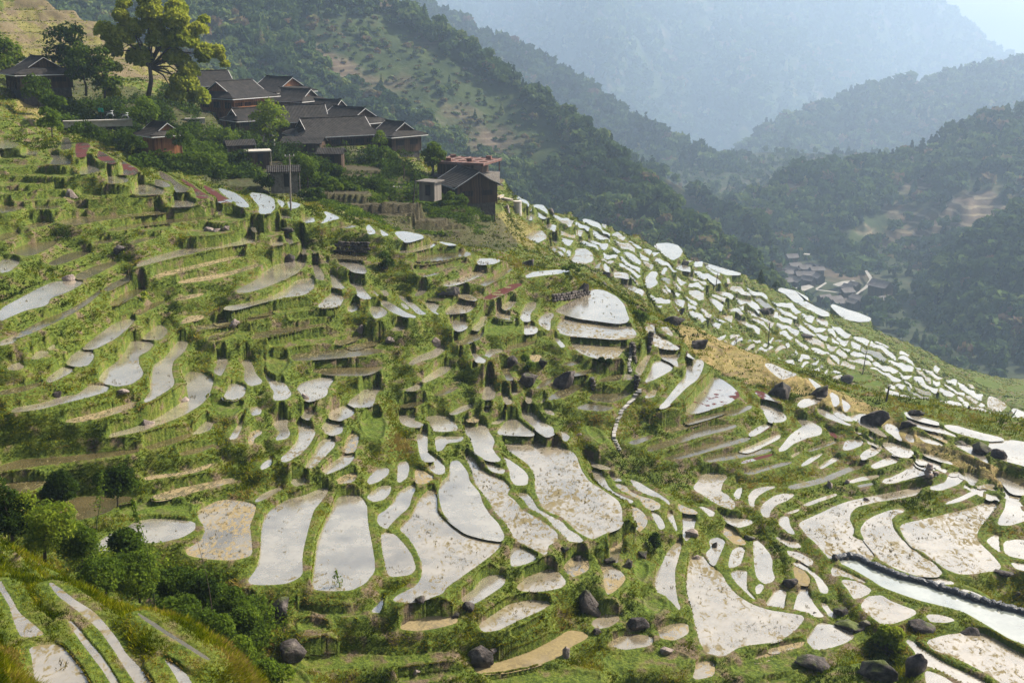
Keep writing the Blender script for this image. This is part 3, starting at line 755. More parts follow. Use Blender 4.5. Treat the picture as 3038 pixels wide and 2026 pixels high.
_allpx = np.concatenate([f['px'] for f in ALL])
_cen = np.array([f['c'] for f in ALL])
def free(ct, dist):
    return [c for c in ct if min(np.hypot(_allpx[:,0]-c[0], _allpx[:,1]-c[1]).min(), np.hypot(_cen[:,0]-c[0], _cen[:,1]-c[1]).min()) > dist]
_rat = np.array([f['r']/f['r0'] for f in ALL]); _isB = np.array([f['hb'] == .05 for f in ALL])
def corr(ct, eps=0.0):
    out = []
    for c in ct:
        w = np.exp(-((_cen[:,0]-c[0])**2+(_cen[:,1]-c[1])**2)/(2*90.0**2))*_isB
        k = (np.sum(w*_rat)+eps)/(np.sum(w)+eps) if np.sum(w)+eps > 1e-6 else 1.0
        out.append((c[0], c[1], c[2]*float(k)))
    return out
CT_Bf, CT_Df, CT_Af = corr(free(CT_B, 45), .02), free(CT_D, 30), CT_A
CT_C = corr(CT_C, 5.0)
# ---------------------------------------------------------------- helpers
def tag(o, label=None, cat=None, group=None, kind=None):
    if label: o['label'] = label
    if cat: o['category'] = cat
    if group: o['group'] = group
    if kind: o['kind'] = kind
    return o
def mesh_np(name, V, F, mats, parent=None, smooth_=False, mi=None, attrs=None):
    """V (n,3), F (m,k) same-size faces"""
    me = bpy.data.meshes.new(name); V = np.ascontiguousarray(V, np.float32); F = np.ascontiguousarray(F, np.int32)
    n, (m, k) = len(V), F.shape
    me.vertices.add(n); me.vertices.foreach_set('co', V.ravel())
    me.loops.add(m*k); me.loops.foreach_set('vertex_index', F.ravel())
    me.polygons.add(m); me.polygons.foreach_set('loop_start', np.arange(0, m*k, k, dtype=np.int32))
    me.polygons.foreach_set('loop_total', np.full(m, k, np.int32))
    if smooth_: me.polygons.foreach_set('use_smooth', np.ones(m, bool))
    if mi is not None: me.polygons.foreach_set('material_index', np.ascontiguousarray(mi, np.int32))
    for an, av in (attrs or {}).items():
        a = me.attributes.new(an, 'FLOAT', 'POINT'); a.data.foreach_set('value', np.ascontiguousarray(av, np.float32))
    me.update(calc_edges=True)
    for mt in (mats if isinstance(mats, (list, tuple)) else [mats]): me.materials.append(mt)
    o = bpy.data.objects.new(name, me); COL.objects.link(o)
    if parent: o.parent = parent
    return o
def _h(ix, iy, s):
    a = (ix.astype(np.int64)*374761393+iy.astype(np.int64)*668265263+s*1442695041) & 0x7fffffff
    a = ((a ^ (a >> 13))*1274126177) & 0x7fffffff
    return ((a ^ (a >> 16)) & 0xffff)/65535.0
def vnoise(x, y, s=0):
    ix = np.floor(x); iy = np.floor(y); fx = x-ix; fy = y-iy
    fx = fx*fx*(3-2*fx); fy = fy*fy*(3-2*fy)
    a = _h(ix, iy, s); b = _h(ix+1, iy, s); c = _h(ix, iy+1, s); d = _h(ix+1, iy+1, s)
    return (a*(1-fx)+b*fx)*(1-fy)+(c*(1-fx)+d*fx)*fy-.5
def fbm(x, y, oct=4, s=0, gain=.5):
    t = 0; a = 1
    for i in range(oct): t = t+a*vnoise(x, y, s+i*17); x = x*2.03+11.3; y = y*2.03-7.1; a *= gain
    return t
def sstep(a, b, x):
    t = np.clip((x-a)/(b-a), 0, 1); return t*t*(3-2*t)
# ---------------------------------------------------------------- ground shape
def ctrl_world(ct):
    a = np.array(ct, float); dx, dy, dz = ray(a[:,0], a[:,1]); return np.stack([dx*a[:,2], dy*a[:,2], dz*a[:,2]], 1)
pts = [ctrl_world(c) for c in (CT_Af, CT_Bf, CT_C, CT_Df, CT_E)]+[ctrl_world(SKY)]
g = np.array(CT_G, float); dx, dy, _ = ray(g[:,0], 784+0*g[:,0]); pts.append(np.stack([dx*g[:,1], dy*g[:,1], g[:,2]], 1))
fc = np.array([[*f['w'].mean(0), f['z']] for f in ALL]); pts.append(fc)
CP = np.concatenate(pts)
# drop near duplicates
keep = []
for i, p in enumerate(CP):
    if all((p[0]-CP[j,0])**2+(p[1]-CP[j,1])**2 > 2.2 for j in keep): keep.append(i)
CP = CP[keep]
CPx = np.stack([np.arctan2(CP[:,0], CP[:,1])*2.2, np.log(np.hypot(CP[:,0], CP[:,1]))], 1)
CC = tps_fit(CPx, CP[:,2], 4e-6)
A0, A1, NA = math.radians(-29.5), math.radians(29.5), 1120
L0, L1, NR = math.log(19.0), math.log(450.0), 1700
az = np.linspace(A0, A1, NA); lr = np.linspace(L0, L1, NR); dA = az[1]-az[0]; dL = lr[1]-lr[0]
ca = np.linspace(A0, A1, 200); cl = np.linspace(L0, L1, 300)
Q = np.stack(np.meshgrid(ca*2.2, cl, indexing='ij'), -1).reshape(-1, 2)
Sc = tps_eval(CPx, CC, Q).reshape(200, 300)
def bil(Sg, u, v):
    i = np.clip(np.floor(u).astype(int), 0, Sg.shape[0]-2); j = np.clip(np.floor(v).astype(int), 0, Sg.shape[1]-2)
    fu = u-i; fv = v-j
    return (Sg[i,j]*(1-fu)+Sg[i+1,j]*fu)*(1-fv)+(Sg[i,j+1]*(1-fu)+Sg[i+1,j+1]*fu)*fv
AA, LL = np.meshgrid(az, lr, indexing='ij'); RR = np.exp(LL); X = RR*np.sin(AA); Y = RR*np.cos(AA)
S = bil(Sc, (AA-A0)/(A1-A0)*199, (LL-L0)/(L1-L0)*299)
sdx, sdy, sdz = ray(SKY[:,0], SKY[:,1]); sa = np.arctan2(sdx, sdy)
rs = np.interp(az, sa, SKY[:,2]); zs = np.interp(az, sa, sdz*SKY[:,2])
S = np.minimum(S, np.where(RR > rs[:,None], zs[:,None]-.9*(RR-rs[:,None]), 1e9))
S = np.where(RR > rs[:,None], S, np.minimum(S, zs[:,None]*RR/rs[:,None]-.2)) if False else S
n1 = fbm(X*.11, Y*.11, 3, 3); n2 = fbm(X*.5, Y*.5, 3, 9); n3 = fbm(X*2.1, Y*2.1, 2, 31)
# unflooded ground: low grassy steps cut into the slope
H = np.where((RR > 205) & (AA < -.12), 2.7, np.where(RR > 205, 1.9, 1.25))
q = (S+1.0*n1+.10*n2)/H; fl = np.floor(q); fr = q-fl
Sq = H*(fl+sstep(.55, .98, fr))-.9*n1*0+0*S
Sq = .85*Sq+.15*S
W = np.full(X.shape, .35, np.float32); WZ = (W*Sq).astype(np.float32)
INS = np.full(X.shape, -1e6, np.float32); BUND = np.full(X.shape, -1e6, np.float32); DMIN = np.full(X.shape, 9.0, np.float32)
def segdist(P, poly):
    """signed distance (inside negative)"""
    a = poly; b = np.roll(poly, -1, 0); d = b-a; L2 = (d*d).sum(1)+1e-9
    D = np.empty(len(P), np.float32); I = np.empty(len(P), bool)
    for i in range(0, len(P), 15000):
        p = P[i:i+15000]
        ap = p[:,None]-a[None]; t = np.clip((ap*d).sum(2)/L2, 0, 1)
        e = ap-t[...,None]*d; D[i:i+15000] = np.sqrt((e*e).sum(2).min(1))
        c = ((a[:,1] > p[:,1:2]) != (b[:,1] > p[:,1:2])) & (p[:,:1] < (b[:,0]-a[:,0])*(p[:,1:2]-a[:,1])/(b[:,1]-a[:,1]+1e-12)+a[:,0])
        I[i:i+15000] = (c.sum(1) % 2) == 1
    return np.where(I, -D, D)
for f in ALL:
    w = f['w']; a = np.arctan2(w[:,0], w[:,1]); r = np.hypot(w[:,0], w[:,1]); mg = 5.6
    i0 = max(0, int((a.min()-mg/r.min()-A0)/dA)); i1 = min(NA, int((a.max()+mg/r.min()-A0)/dA)+2)
    j0 = max(0, int((math.log(max(19, r.min()-mg))-L0)/dL)); j1 = min(NR, int((math.log(r.max()+mg)-L0)/dL)+2)
    if i1 <= i0 or j1 <= j0: continue
    sl = (slice(i0, i1), slice(j0, j1)); P = np.stack([X[sl].ravel(), Y[sl].ravel()], 1)
    sd = segdist(P, w).reshape(i1-i0, j1-j0); f['box'] = sl
    do = np.maximum(sd, 0); z = f['z']
    wt = np.where(sd < 5.5, (1/(do+.10))**2*np.clip(1-do/5.5, 0, 1)**2, 0)
    W[sl] += wt; WZ[sl] += wt*z
    ins = sd < 0
    INS[sl] = np.where(ins, np.maximum(INS[sl], z-.16*sstep(0, .35, -sd)), INS[sl])
    hb = f['hb']; prof = np.where(sd > 0, hb*np.exp(-((do-.36)/.30)**2), 0)
    BUND[sl] = np.where((sd > 0) & (sd < 1.0), np.maximum(BUND[sl], z+prof-.9*np.clip(do-.55, 0, 9)), BUND[sl])
    DMIN[sl] = np.minimum(DMIN[sl], sd)
Z0 = WZ/W
grassy = np.clip(DMIN/.3, 0, 1)
Zt = np.maximum(Z0, BUND)+grassy*(.07*n3+.10*n2*np.clip(DMIN, 0, 1.5))
inside = INS > -1e5
Zt = np.where(inside, np.maximum(INS, np.where(Z0-INS > 2.5, INS, INS)), Zt)
fixed = (DMIN < .16)
for it in range(110):
    Zn = Zt.copy(); Zn[1:-1,1:-1] = .25*(Zt[:-2,1:-1]+Zt[2:,1:-1]+Zt[1:-1,:-2]+Zt[1:-1,2:])
    Zt = np.where(fixed | (DMIN > 4), Zt, Zn)
hq = np.where(RR > 165, 1.15, .85); qq = (Zt+.5*n1+.25*n2)/hq; fq = np.floor(qq)
Zq = hq*(fq+sstep(.5, .95, qq-fq))-.5*n1-.25*n2
Zt = Zt+(Zq-Zt)*.85*np.clip((DMIN-.45)/.5, 0, 1)*(DMIN < 6)
Zt = Zt+np.clip((DMIN-.25)/.5, 0, 1)*(DMIN < 4)*(.07*n3+.05*n2)
# slope steepness for masks
gz = np.gradient(Zt, axis=1)/(RR*dL); ga = np.gradient(Zt, axis=0)/(RR*dA); SL = np.hypot(gz, ga)
idx = np.arange(NA*NR).reshape(NA, NR)
F = np.stack([idx[:-1,:-1], idx[1:,:-1], idx[1:,1:], idx[:-1,1:]], -1).reshape(-1, 4)
mud = sstep(-.05, -.40, DMIN); soil_ = np.zeros(X.shape); lawn = np.zeros(X.shape)
for f in ALL:
    if f['k'] in 'glb' and 'box' in f:
        sl = f['box']; P = np.stack([X[sl].ravel(), Y[sl].ravel()], 1); sd = segdist(P, f['w']).reshape(X[sl].shape)
        mud[sl] = np.where(sd < .3, 0, mud[sl])
        if f['k'] == 'b': soil_[sl] = np.maximum(soil_[sl], sstep(.2, -.2, sd))
        if f['k'] == 'l': lawn[sl] = np.maximum(lawn[sl], sstep(.5, -.3, sd))
        Zt[sl] += np.where(sd < 0, .08*n3[sl]+.1+.10*n2[sl], 0)
# picture position of every ground vertex, only to know which stretch of hillside it belongs to
def topx(Xw, Yw, Zw):
    yc = Zw*cP+Yw*sP; zc = Yw*cP-Zw*sP
    return PW/2+FPX*Xw/zc, PH/2-FPX*yc/zc
GX, GY = topx(X, Y, Zt)
stp = sstep(.9, 1.7, SL); mud = mud*(1-stp)
def inpoly(px, py, poly):
    a = np.array(poly, float); b = np.roll(a, -1, 0); c = np.zeros(px.shape, bool)
    for (x0, y0), (x1, y1) in zip(a, b):
        if y0 == y1: continue
        c ^= ((y0 > py) != (y1 > py)) & (px < (x1-x0)*(py-y0)/(y1-y0)+x0)
    return c
DRY = [[(1560,740),(1640,770),(1800,850),(2000,930),(2351,1110),(2351,1140),(2200,1070),(1980,950),(1880,930),(1780,880),(1720,880),(1640,850),(1590,800)],
       [(0,0),(120,0),(300,75),(420,130),(400,190),(200,170),(0,150)],[(480,150),(640,200),(600,230),(440,200)],
       [(1120,470),(1250,520),(1230,570),(1160,560)],[(760,440),(1130,440),(1180,560),(1000,560),(760,470)],[(20,200),(110,230),(130,290),(30,250)]]
dry = np.zeros(X.shape)
for k, d in enumerate(DRY):
    dry = np.maximum(dry, inpoly(GX+14*n1*2, GY+14*n2, d)*([1,.55,.4,.6,.35,.8][k]))
soil_ = np.maximum(soil_, inpoly(GX+20*n1, GY+10*n2, DRY[1])*sstep(.0, .12, n2+.3*n1+.08)*.8)
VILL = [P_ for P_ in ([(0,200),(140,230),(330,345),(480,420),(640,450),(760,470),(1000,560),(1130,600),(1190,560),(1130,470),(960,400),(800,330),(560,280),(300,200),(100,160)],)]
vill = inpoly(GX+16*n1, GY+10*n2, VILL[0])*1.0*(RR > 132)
lush = sstep(-.1, .35, fbm(X*.06+5, Y*.06, 3, 77))
# ---------------------------------------------------------------- materials
def newmat(name):
    m = bpy.data.materials.new(name); m.use_nodes = True; nt = m.node_tree; nt.nodes.clear()
    out = nt.nodes.new('ShaderNodeOutputMaterial'); return m, nt, out
class NB:
    def __init__(s, nt): s.nt = nt
    def n(s, t, **kw):
        x = s.nt.nodes.new(t)
        for k, v in kw.items(): setattr(x, k, v)
        return x
    def l(s, a, b): s.nt.links.new(a, b)
    def val(s, inp, v):
        if hasattr(v, 'default_value') or hasattr(v, 'is_output'): s.l(v, inp)
        else: inp.default_value = v
    def noise(s, scale, detail=4, rough=.55, vec=None, dist=0):
        x = s.n('ShaderNodeTexNoise'); x.inputs['Scale'].default_value = scale; x.inputs['Detail'].default_value = detail; x.inputs['Roughness'].default_value = rough; x.inputs['Distortion'].default_value = dist
        if vec is None: vec = s.pos()
        s.l(vec, x.inputs['Vector']); return x.outputs['Fac']
    def pos(s):
        return s.n('ShaderNodeNewGeometry').outputs['Position']
    def obj(s): return s.n('ShaderNodeTexCoord').outputs['Object']
    def ramp(s, fac, stops):
        x = s.n('ShaderNodeValToRGB'); cr = x.color_ramp
        while len(cr.elements) < len(stops): cr.elements.new(.5)
        for e, (p, c) in zip(cr.elements, stops):
            e.position = p; e.color = (*c, 1) if len(c) == 3 else c
        s.l(fac, x.inputs['Fac']); return x.outputs['Color']
    def mix(s, f, a, b):
        x = s.n('ShaderNodeMix', data_type='RGBA'); s.val(x.inputs['Factor'], f)
        for i, v in ((6, a), (7, b)):
            if isinstance(v, tuple): x.inputs[i].default_value = (*v, 1)
            else: s.l(v, x.inputs[i])
        return x.outputs[2]
    def math(s, op, a, b=0.0, clamp=False):
        x = s.n('ShaderNodeMath', operation=op, use_clamp=clamp); s.val(x.inputs[0], a); s.val(x.inputs[1], b); return x.outputs[0]
    def sep(s, v):
        x = s.n('ShaderNodeSeparateXYZ'); s.l(v, x.inputs[0]); return x.outputs
    def attr(s, name):
        return s.n('ShaderNodeAttribute', attribute_name=name).outputs['Fac']
    def bump(s, h, dist=.1, strength=1.0):
        x = s.n('ShaderNodeBump'); x.inputs['Distance'].default_value = dist; x.inputs['Strength'].default_value = strength; s.l(h, x.inputs['Height']); return x.outputs['Normal']
    def scale(s, v, sc_):
        x = s.n('ShaderNodeMapping'); x.inputs['Scale'].default_value = sc_; s.l(v, x.inputs['Vector']); return x.outputs[0]
    def princ(s, col, rough=.8, normal=None, **kw):
        b = s.n('ShaderNodeBsdfPrincipled')
        if isinstance(col, tuple): b.inputs['Base Color'].default_value = (*col, 1)
        else: s.l(col, b.inputs['Base Color'])
        s.val(b.inputs['Roughness'], rough)
        if normal is not None: s.l(normal, b.inputs['Normal'])
        for k, v in kw.items(): b.inputs[k.replace('_', ' ')].default_value = v
        return b.outputs[0]
def simple(name, c1, c2, scale, rough=.85, bump=0, bscale=None, detail=5, spec=.3):
    m, nt, out = newmat(name); b = NB(nt)
    v = b.obj(); f = b.noise(scale, detail, .6, v)
    col = b.ramp(f, [(.3, c1), (.7, c2)])
    nr = b.bump(b.noise(bscale or scale*3, 4, .6, v), bump) if bump else None
    s = b.princ(col, rough, nr, Specular_IOR_Level=spec); b.l(s, out.inputs[0]); return m
# ground under the fields: grass, soil, mud
M_GROUND, nt, out = newmat('terrace_ground'); b = NB(nt)
big = b.noise(.09, 3); mid = b.noise(.9, 4); fine = b.noise(5.0, 4, .65)
grass = b.ramp(fine, [(.25, (.012,.022,.004)), (.48, (.055,.080,.009)), (.75, (.135,.165,.020))])
grass = b.mix(b.math('MULTIPLY', b.ramp(mid, [(.45,(0,0,0)),(.7,(1,1,1))]), .6), grass, (.160,.150,.025))
soil = b.ramp(fine, [(.3, (.055,.040,.024)), (.7, (.17,.125,.075))])
straw = b.ramp(fine, [(.25, (.10,.070,.030)), (.5, (.25,.175,.075)), (.8, (.42,.30,.13))])
c = b.mix(b.ramp(b.math('ADD', mid, b.math('MULTIPLY', big, .4)), [(.74,(0,0,0)),(.86,(1,1,1))]), grass, soil)
c = b.mix(b.math('MULTIPLY', b.attr('dry'), b.ramp(mid, [(.3,(1,1,1)),(.68,(.25,.25,.25))])), c, straw)
c = b.mix(b.attr('soil'), c, soil)
c = b.mix(b.math('MULTIPLY', b.attr('vill'), .75), c, b.ramp(fine, [(.3, (.014,.016,.007)), (.7, (.055,.050,.024))]))  # village ground darkened in colour for shade and bushes
mudc = b.ramp(fine, [(.3, (.060,.050,.026)), (.7, (.16,.13,.075))])
c = b.mix(b.attr('mud'), c, mudc)
c = b.mix(b.math('MULTIPLY', b.attr('lawn'), .5), c, b.ramp(fine, [(.3, (.03,.055,.005)), (.7, (.10,.15,.012))]))
b.l(b.princ(c, .9, b.bump(fine, .12), Specular_IOR_Level=.15), out.inputs[0])
def water_mat(name, mud1, mud2, refl, specks, speck_col, scum=None, scum_t=.55, rough=.17):
    m, nt, out = newmat(name); b = NB(nt); p = b.pos()
    bottom = b.mix(b.ramp(b.noise(.35, 5, .65), [(.35,(0,0,0)),(.62,(1,1,1))]), tuple(x*.62 for x in mud1), mud2)
    d = b.princ(bottom, .6, Specular_IOR_Level=.1)
    gl = b.n('ShaderNodeBsdfGlossy'); gl.inputs['Roughness'].default_value = rough; gl.inputs['Color'].default_value = (1,.92,.80,1)
    rip = b.bump(b.noise(1.2, 2), .006, .10); b.l(rip, gl.inputs['Normal'])
    lw = b.n('ShaderNodeFresnel'); lw.inputs['IOR'].default_value = 1.33
    fac = b.math('ADD', lw.outputs[0], refl, True)
    mx = b.n('ShaderNodeMixShader'); b.l(fac, mx.inputs[0]); b.l(d, mx.inputs[1]); b.l(gl.outputs[0], mx.inputs[2])
    # straw, stubble and mud standing out of the water
    sp = b.noise(2.6, 6, .75, b.scale(p, (1.0, .55, 1)), .8); area_ = b.noise(.16, 3)
    mask = b.ramp(b.math('ADD', sp, b.math('MULTIPLY', b.math('SUBTRACT', area_, .5), .55)), [(specks, (0,0,0)), (specks+.035, (1,1,1))])
    dirt = b.princ(b.mix(b.noise(6, 2), tuple(x*.55 for x in speck_col), tuple(min(1, x*1.5) for x in speck_col)), .9, Specular_IOR_Level=.1)
    m2 = b.n('ShaderNodeMixShader'); b.l(mask, m2.inputs[0]); b.l(mx.outputs[0], m2.inputs[1]); b.l(dirt, m2.inputs[2])
    res = m2.outputs[0]
    if scum:
        k = b.ramp(b.math('ADD', b.noise(.28, 3), b.math('MULTIPLY', b.noise(1.5, 4), .3)), [(scum_t, (0,0,0)), (scum_t+.02, (1,1,1))])
        sd = b.princ(b.mix(b.noise(3, 3), tuple(x*.6 for x in scum), scum), .8, Specular_IOR_Level=.15)
        m3 = b.n('ShaderNodeMixShader'); b.l(k, m3.inputs[0]); b.l(res, m3.inputs[1]); b.l(sd, m3.inputs[2]); res = m3.outputs[0]
    b.l(res, out.inputs[0]); return m
MW = {
 'w': water_mat('pond_water', (.225,.19,.135), (.31,.27,.20), .36, .63, (.13,.105,.055)),
 's': water_mat('stubble_water', (.225,.185,.125), (.31,.26,.185), .33, .545, (.15,.12,.06)),
 't': water_mat('straw_mud', (.17,.135,.08), (.26,.21,.13), .28, .49, (.22,.17,.09)),
 'm': water_mat('shallow_riser_water', (.055,.047,.016), (.10,.078,.033), .16, .58, (.13,.11,.05)),  # brown mud, darkened so the colour carries the riser's reflection
 'r': water_mat('weed_water', (.14,.11,.08), (.2,.16,.11), .42, .63, (.12,.04,.03), (.085,.022,.018), .60),
 'q': water_mat('part_weed_water', (.14,.11,.08), (.2,.16,.11), .44, .63, (.14,.10,.06), (.085,.022,.018), .74),
 'c': water_mat('milky_water', (.26,.29,.25), (.30,.32,.27), .34, .95, (.3,.3,.25), None, .5, .02),
 'd': water_mat('dry_field', (.15,.115,.06), (.22,.17,.09), .0, .42, (.20,.155,.075)),
}
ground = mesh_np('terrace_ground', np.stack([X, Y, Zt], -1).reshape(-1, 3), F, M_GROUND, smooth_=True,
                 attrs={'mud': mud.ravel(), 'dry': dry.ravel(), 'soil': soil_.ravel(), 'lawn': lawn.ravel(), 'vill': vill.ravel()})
tag(ground, 'grassy terraced hillside with banks, risers and muddy field beds', 'ground', kind='structure')
WL = {'w':'flooded rice field reflecting the pale sky','s':'flooded rice field dotted with rice stubble','t':'muddy rice field littered with straw','m':'narrow shallow brown rice field with painted riser reflection',
 'r':'rice field covered with red water weed','q':'flooded rice field edged with red water weed','c':'long milky turquoise water channel','d':'drained tan rice field'}
def inset_out(w, d):
    a = np.roll(w, 1, 0); c = np.roll(w, -1, 0); t = c-a; t /= np.linalg.norm(t, axis=1)[:,None]+1e-9
    n = np.stack([t[:,1], -t[:,0]], 1)
    if area(w) < 0: n = -n
    return w+n*d
for f in ALL:
    if f['k'] in 'glb': continue
    w = inset_out(f['w'], .08)
    me = bpy.data.meshes.new('paddy_water')
    me.from_pydata([(x, y, f['z']) for x, y in w], [], [list(range(len(w)))] if area(w) > 0 else [list(range(len(w)))[::-1]])
    me.materials.append(MW[f['k']])
    o = bpy.data.objects.new('paddy_water', me); COL.objects.link(o)
    tag(o, WL[f['k']], 'rice field', 'flooded rice terraces', 'structure')
# ---------------------------------------------------------------- sky, sun, air
SUN_EL, SUN_AZ = 42.0, 64.0      # azimuth to the right of the viewing direction
w = bpy.data.worlds.new('World'); sc.world = w; w.use_nodes = True; nt = w.node_tree
bg = nt.nodes['Background']; sk = nt.nodes.new('ShaderNodeTexSky'); sk.sky_type = 'NISHITA'; sk.sun_disc = False
sk.sun_elevation = math.radians(SUN_EL); sk.sun_rotation = math.radians(SUN_AZ); sk.dust_density = 8.0; sk.air_density = .7; sk.ozone_density = .6; sk.altitude = 600
nt.links.new(sk.outputs[0], bg.inputs[0]); bg.inputs[1].default_value = .07
sd_ = bpy.data.lights.new('sun', 'SUN'); sd_.energy = 5.0; sd_.angle = math.radians(.5); sd_.color = (1, .93, .80)
so = bpy.data.objects.new('sun', sd_); COL.objects.link(so)
dirv = Vector((math.sin(math.radians(SUN_AZ))*math.cos(math.radians(SUN_EL)), math.cos(math.radians(SUN_AZ))*math.cos(math.radians(SUN_EL)), math.sin(math.radians(SUN_EL))))
so.rotation_euler = dirv.to_track_quat('Z', 'Y').to_euler()
vs = sc.view_settings; vs.view_transform = 'Standard'; vs.look = 'None'; vs.exposure = 1.25; vs.gamma = 1
cy = sc.cycles; cy.use_denoising = True; cy.volume_bounces = 1; cy.max_bounces = 6; cy.diffuse_bounces = 2; cy.glossy_bounces = 3; cy.transparent_max_bounces = 6
cy.use_adaptive_sampling = True; cy.adaptive_threshold = .015
try: cy.denoiser = 'OPENIMAGEDENOISE'
except Exception: pass
# ---------------------------------------------------------------- far hills, valley, woods, air
def hill_mesh(name, ridge, s, mat, spur, seed, back=.7, front=900, nA=260, nT=150, cross=0.0):
    rg = np.array(ridge, float); dx, dy, dz = ray(rg[:,0], rg[:,1]); a = np.arctan2(dx, dy); o_ = np.argsort(a); rg = rg[o_]; dz = dz[o_]; a = a[o_]
    A = np.linspace(a.min(), a.max(), nA); R0 = np.interp(A, a, rg[:,2]); Zr = np.interp(A, a, dz*rg[:,2])
    t = np.concatenate([np.linspace(-1, 0, nT)**1*front, np.linspace(0, 1, 14)[1:]*160])
    T, AG = np.meshgrid(t, A); R = R0[:,None]+T; R = np.maximum(R, 60)
    Xh = R*np.sin(AG); Yh = R*np.cos(AG)
    k = np.clip(-T/260, 0, 1)
    spn = fbm(AG*R0.mean()/spur+seed, R/(spur*2.2), 4, seed)
    rid = np.abs(fbm(AG*R0.mean()/(spur*1.3)+seed*3, R/(spur*3.5)+AG*R0.mean()/(spur*4), 3, seed+5))
    Zh = Zr[:,None]+np.where(T < 0, s*T, -back*T)+k*spur*(.42*spn-.55*rid+.16)+fbm(Xh/18, Yh/18, 3, seed+9)*spur*.035
    n0, n1_ = AG.shape; ix = np.arange(n0*n1_).reshape(n0, n1_)
    Fh = np.stack([ix[:-1,:-1], ix[:-1,1:], ix[1:,1:], ix[1:,:-1]], -1).reshape(-1, 4)
    V = np.stack([Xh, Yh, Zh], -1)
    o = mesh_np(name, V.reshape(-1, 3), Fh[:, ::-1], mat, smooth_=True)
    return o, V
def pic(P):
    return topx(P[...,0], P[...,1], P[...,2])
def hill_mat(name, stripes=0.0, browns=.5, step=2.2, base=((.016,.026,.010),(.05,.065,.022))):
    m, nt, out = newmat(name); b = NB(nt); p = b.pos()
    f = b.noise(.06, 5, .65); g2 = b.noise(.012, 4, .6)
    green = b.ramp(f, [(.3, base[0]), (.7, base[1])])
    brown = b.ramp(f, [(.3, (.050,.038,.026)), (.7, (.115,.085,.060))])
    z = b.sep(p)[2]; st = b.math('FRACT', b.math('ADD', b.math('DIVIDE', z, step), b.math('MULTIPLY', g2, 3.0)))
    pale = b.mix(b.ramp(st, [(.0,(1,1,1)),(.22,(1,1,1)),(.34,(0,0,0))]), brown, (.19,.155,.10))
    brown2 = b.mix(stripes, brown, pale)
    c = b.mix(b.ramp(g2, [(browns-.05,(0,0,0)),(browns+.05,(1,1,1))]), green, brown2)
    b.l(b.princ(c, .95, b.bump(f, 2.0), Specular_IOR_Level=.05), out.inputs[0]); return m
M_H1 = hill_mat('hillside_near', .35, .56, 3.0); M_H2 = hill_mat('hillside_far', .25, .60, 5.0)
M_H5 = hill_mat('hillside_terraced', .8, .47, 5.0); M_VAL = hill_mat('valley_ground', .3, .60, 3.0, ((.018,.026,.012),(.05,.058,.028)))
RB1 = [(-500,-420,960),(0,-330,900),(400,-200,850),(700,-80,820),(880,0,800),(1000,68,770),(1140,168,740),(1300,270,700),(1450,400,640),(1560,490,600),(1700,600,560),(1760,645,540),(1830,720,520)]
RB2 = [(700,-160,1600),(860,-30,1500),(1000,28,1450),(1130,88,1400),(1250,148,1350),(1360,215,1300),(1440,275,1250),(1500,305,1200),(1580,340,1150),(1690,388,1100),(1716,420,1080),(1740,520,1040)]
RB2b = [(1300,300,980),(1454,377,950),(1566,430,900),(1641,481,860),(1717,508,830),(1740,515,820),(1760,570,800),(1790,650,770)]
RB3 = [(700,-230,3900),(1100,-330,3900),(1500,-330,3800),(1800,-220,3700),(2000,-120,3600),(2152,0,3550),(2200,50,3500),(2262,102,3500),(2312,140,3450),(2340,165,3400),(2450,260,3400),(2600,330,3400)]
RB4 = [(2700,110,2000),(2351,148,1950),(2250,158,1900),(2150,182,1850),(1990,205,1800),(1940,228,1780),(1850,260,1700),(1760,300,1650),(1700,350,1600),(1660,420,1500),(1630,480,1450),(1600,540,1400)]
RB5 = [(2700,200,1300),(2351,262,1220),(2250,280,1180),(2200,300,1160),(2120,340,1140),(2040,370,1120),(1920,386,1090),(1830,395,1060),(1750,430,1030),(1680,470,1010),(1640,520,980),(1600,570,950)]
RB6 = [(2750,380,640),(2600,420,640),(2351,490,630),(2280,525,620),(2230,560,610),(2180,605,600),(2130,680,585),(2095,740,570),(2050,800,550),(2000,860,540)]
def far(rb, k): return [(x, y, r*k) for x, y, r in rb]
RB6 = far(RB6, 1.3); RB2, RB3, RB4 = far(RB2, 1.25), far(RB3, 1.4), far(RB4, 1.35)
_, V1 = hill_mesh('hillside', RB1, .55, M_H1, 70, 3, front=620)
_, V2 = hill_mesh('hillside', RB2, .55, M_H2, 110, 11, front=850)
_, V2b = hill_mesh('hillside', RB2b, .55, M_H1, 40, 15, front=420)
_, V3 = hill_mesh('mountain', RB3, .50, M_H2, 760, 23, front=3800, nT=220)
_, V4 = hill_mesh('hillside', RB4, .40, M_H2, 190, 31, front=1300)
_, V5 = hill_mesh('hillside', RB5, .23, M_H5, 60, 41, front=520)
_, V6 = hill_mesh('hillside', RB6, .42, M_H1, 55, 53, front=420)
for o in COL.objects:
    if o.name.split('.')[0] in ('hillside', 'mountain'): tag(o, 'wooded mountain slope fading into the haze', 'hill', kind='structure')
vx, vy = np.meshgrid(np.linspace(-200, 700, 120), np.linspace(430, 1500, 140), indexing='ij')
vz = -180+.012*(vy-750)+2.5*fbm(vx/60, vy/60, 3, 5)+np.maximum(0, (vx-330)*.10)*(vy < 820)
ix = np.arange(vx.size).reshape(vx.shape)
vo = mesh_np('valley_floor', np.stack([vx, vy, vz], -1).reshape(-1, 3), np.stack([ix[:-1,:-1], ix[1:,:-1], ix[1:,1:], ix[:-1,1:]], -1).reshape(-1, 4), M_VAL, smooth_=True)
tag(vo, 'valley floor far below the terraces', 'valley', kind='structure')
gx = np.array([[-9000,-2000,-1500],[9000,-2000,-1500],[9000,16000,-1500],[-9000,16000,-1500]], float)
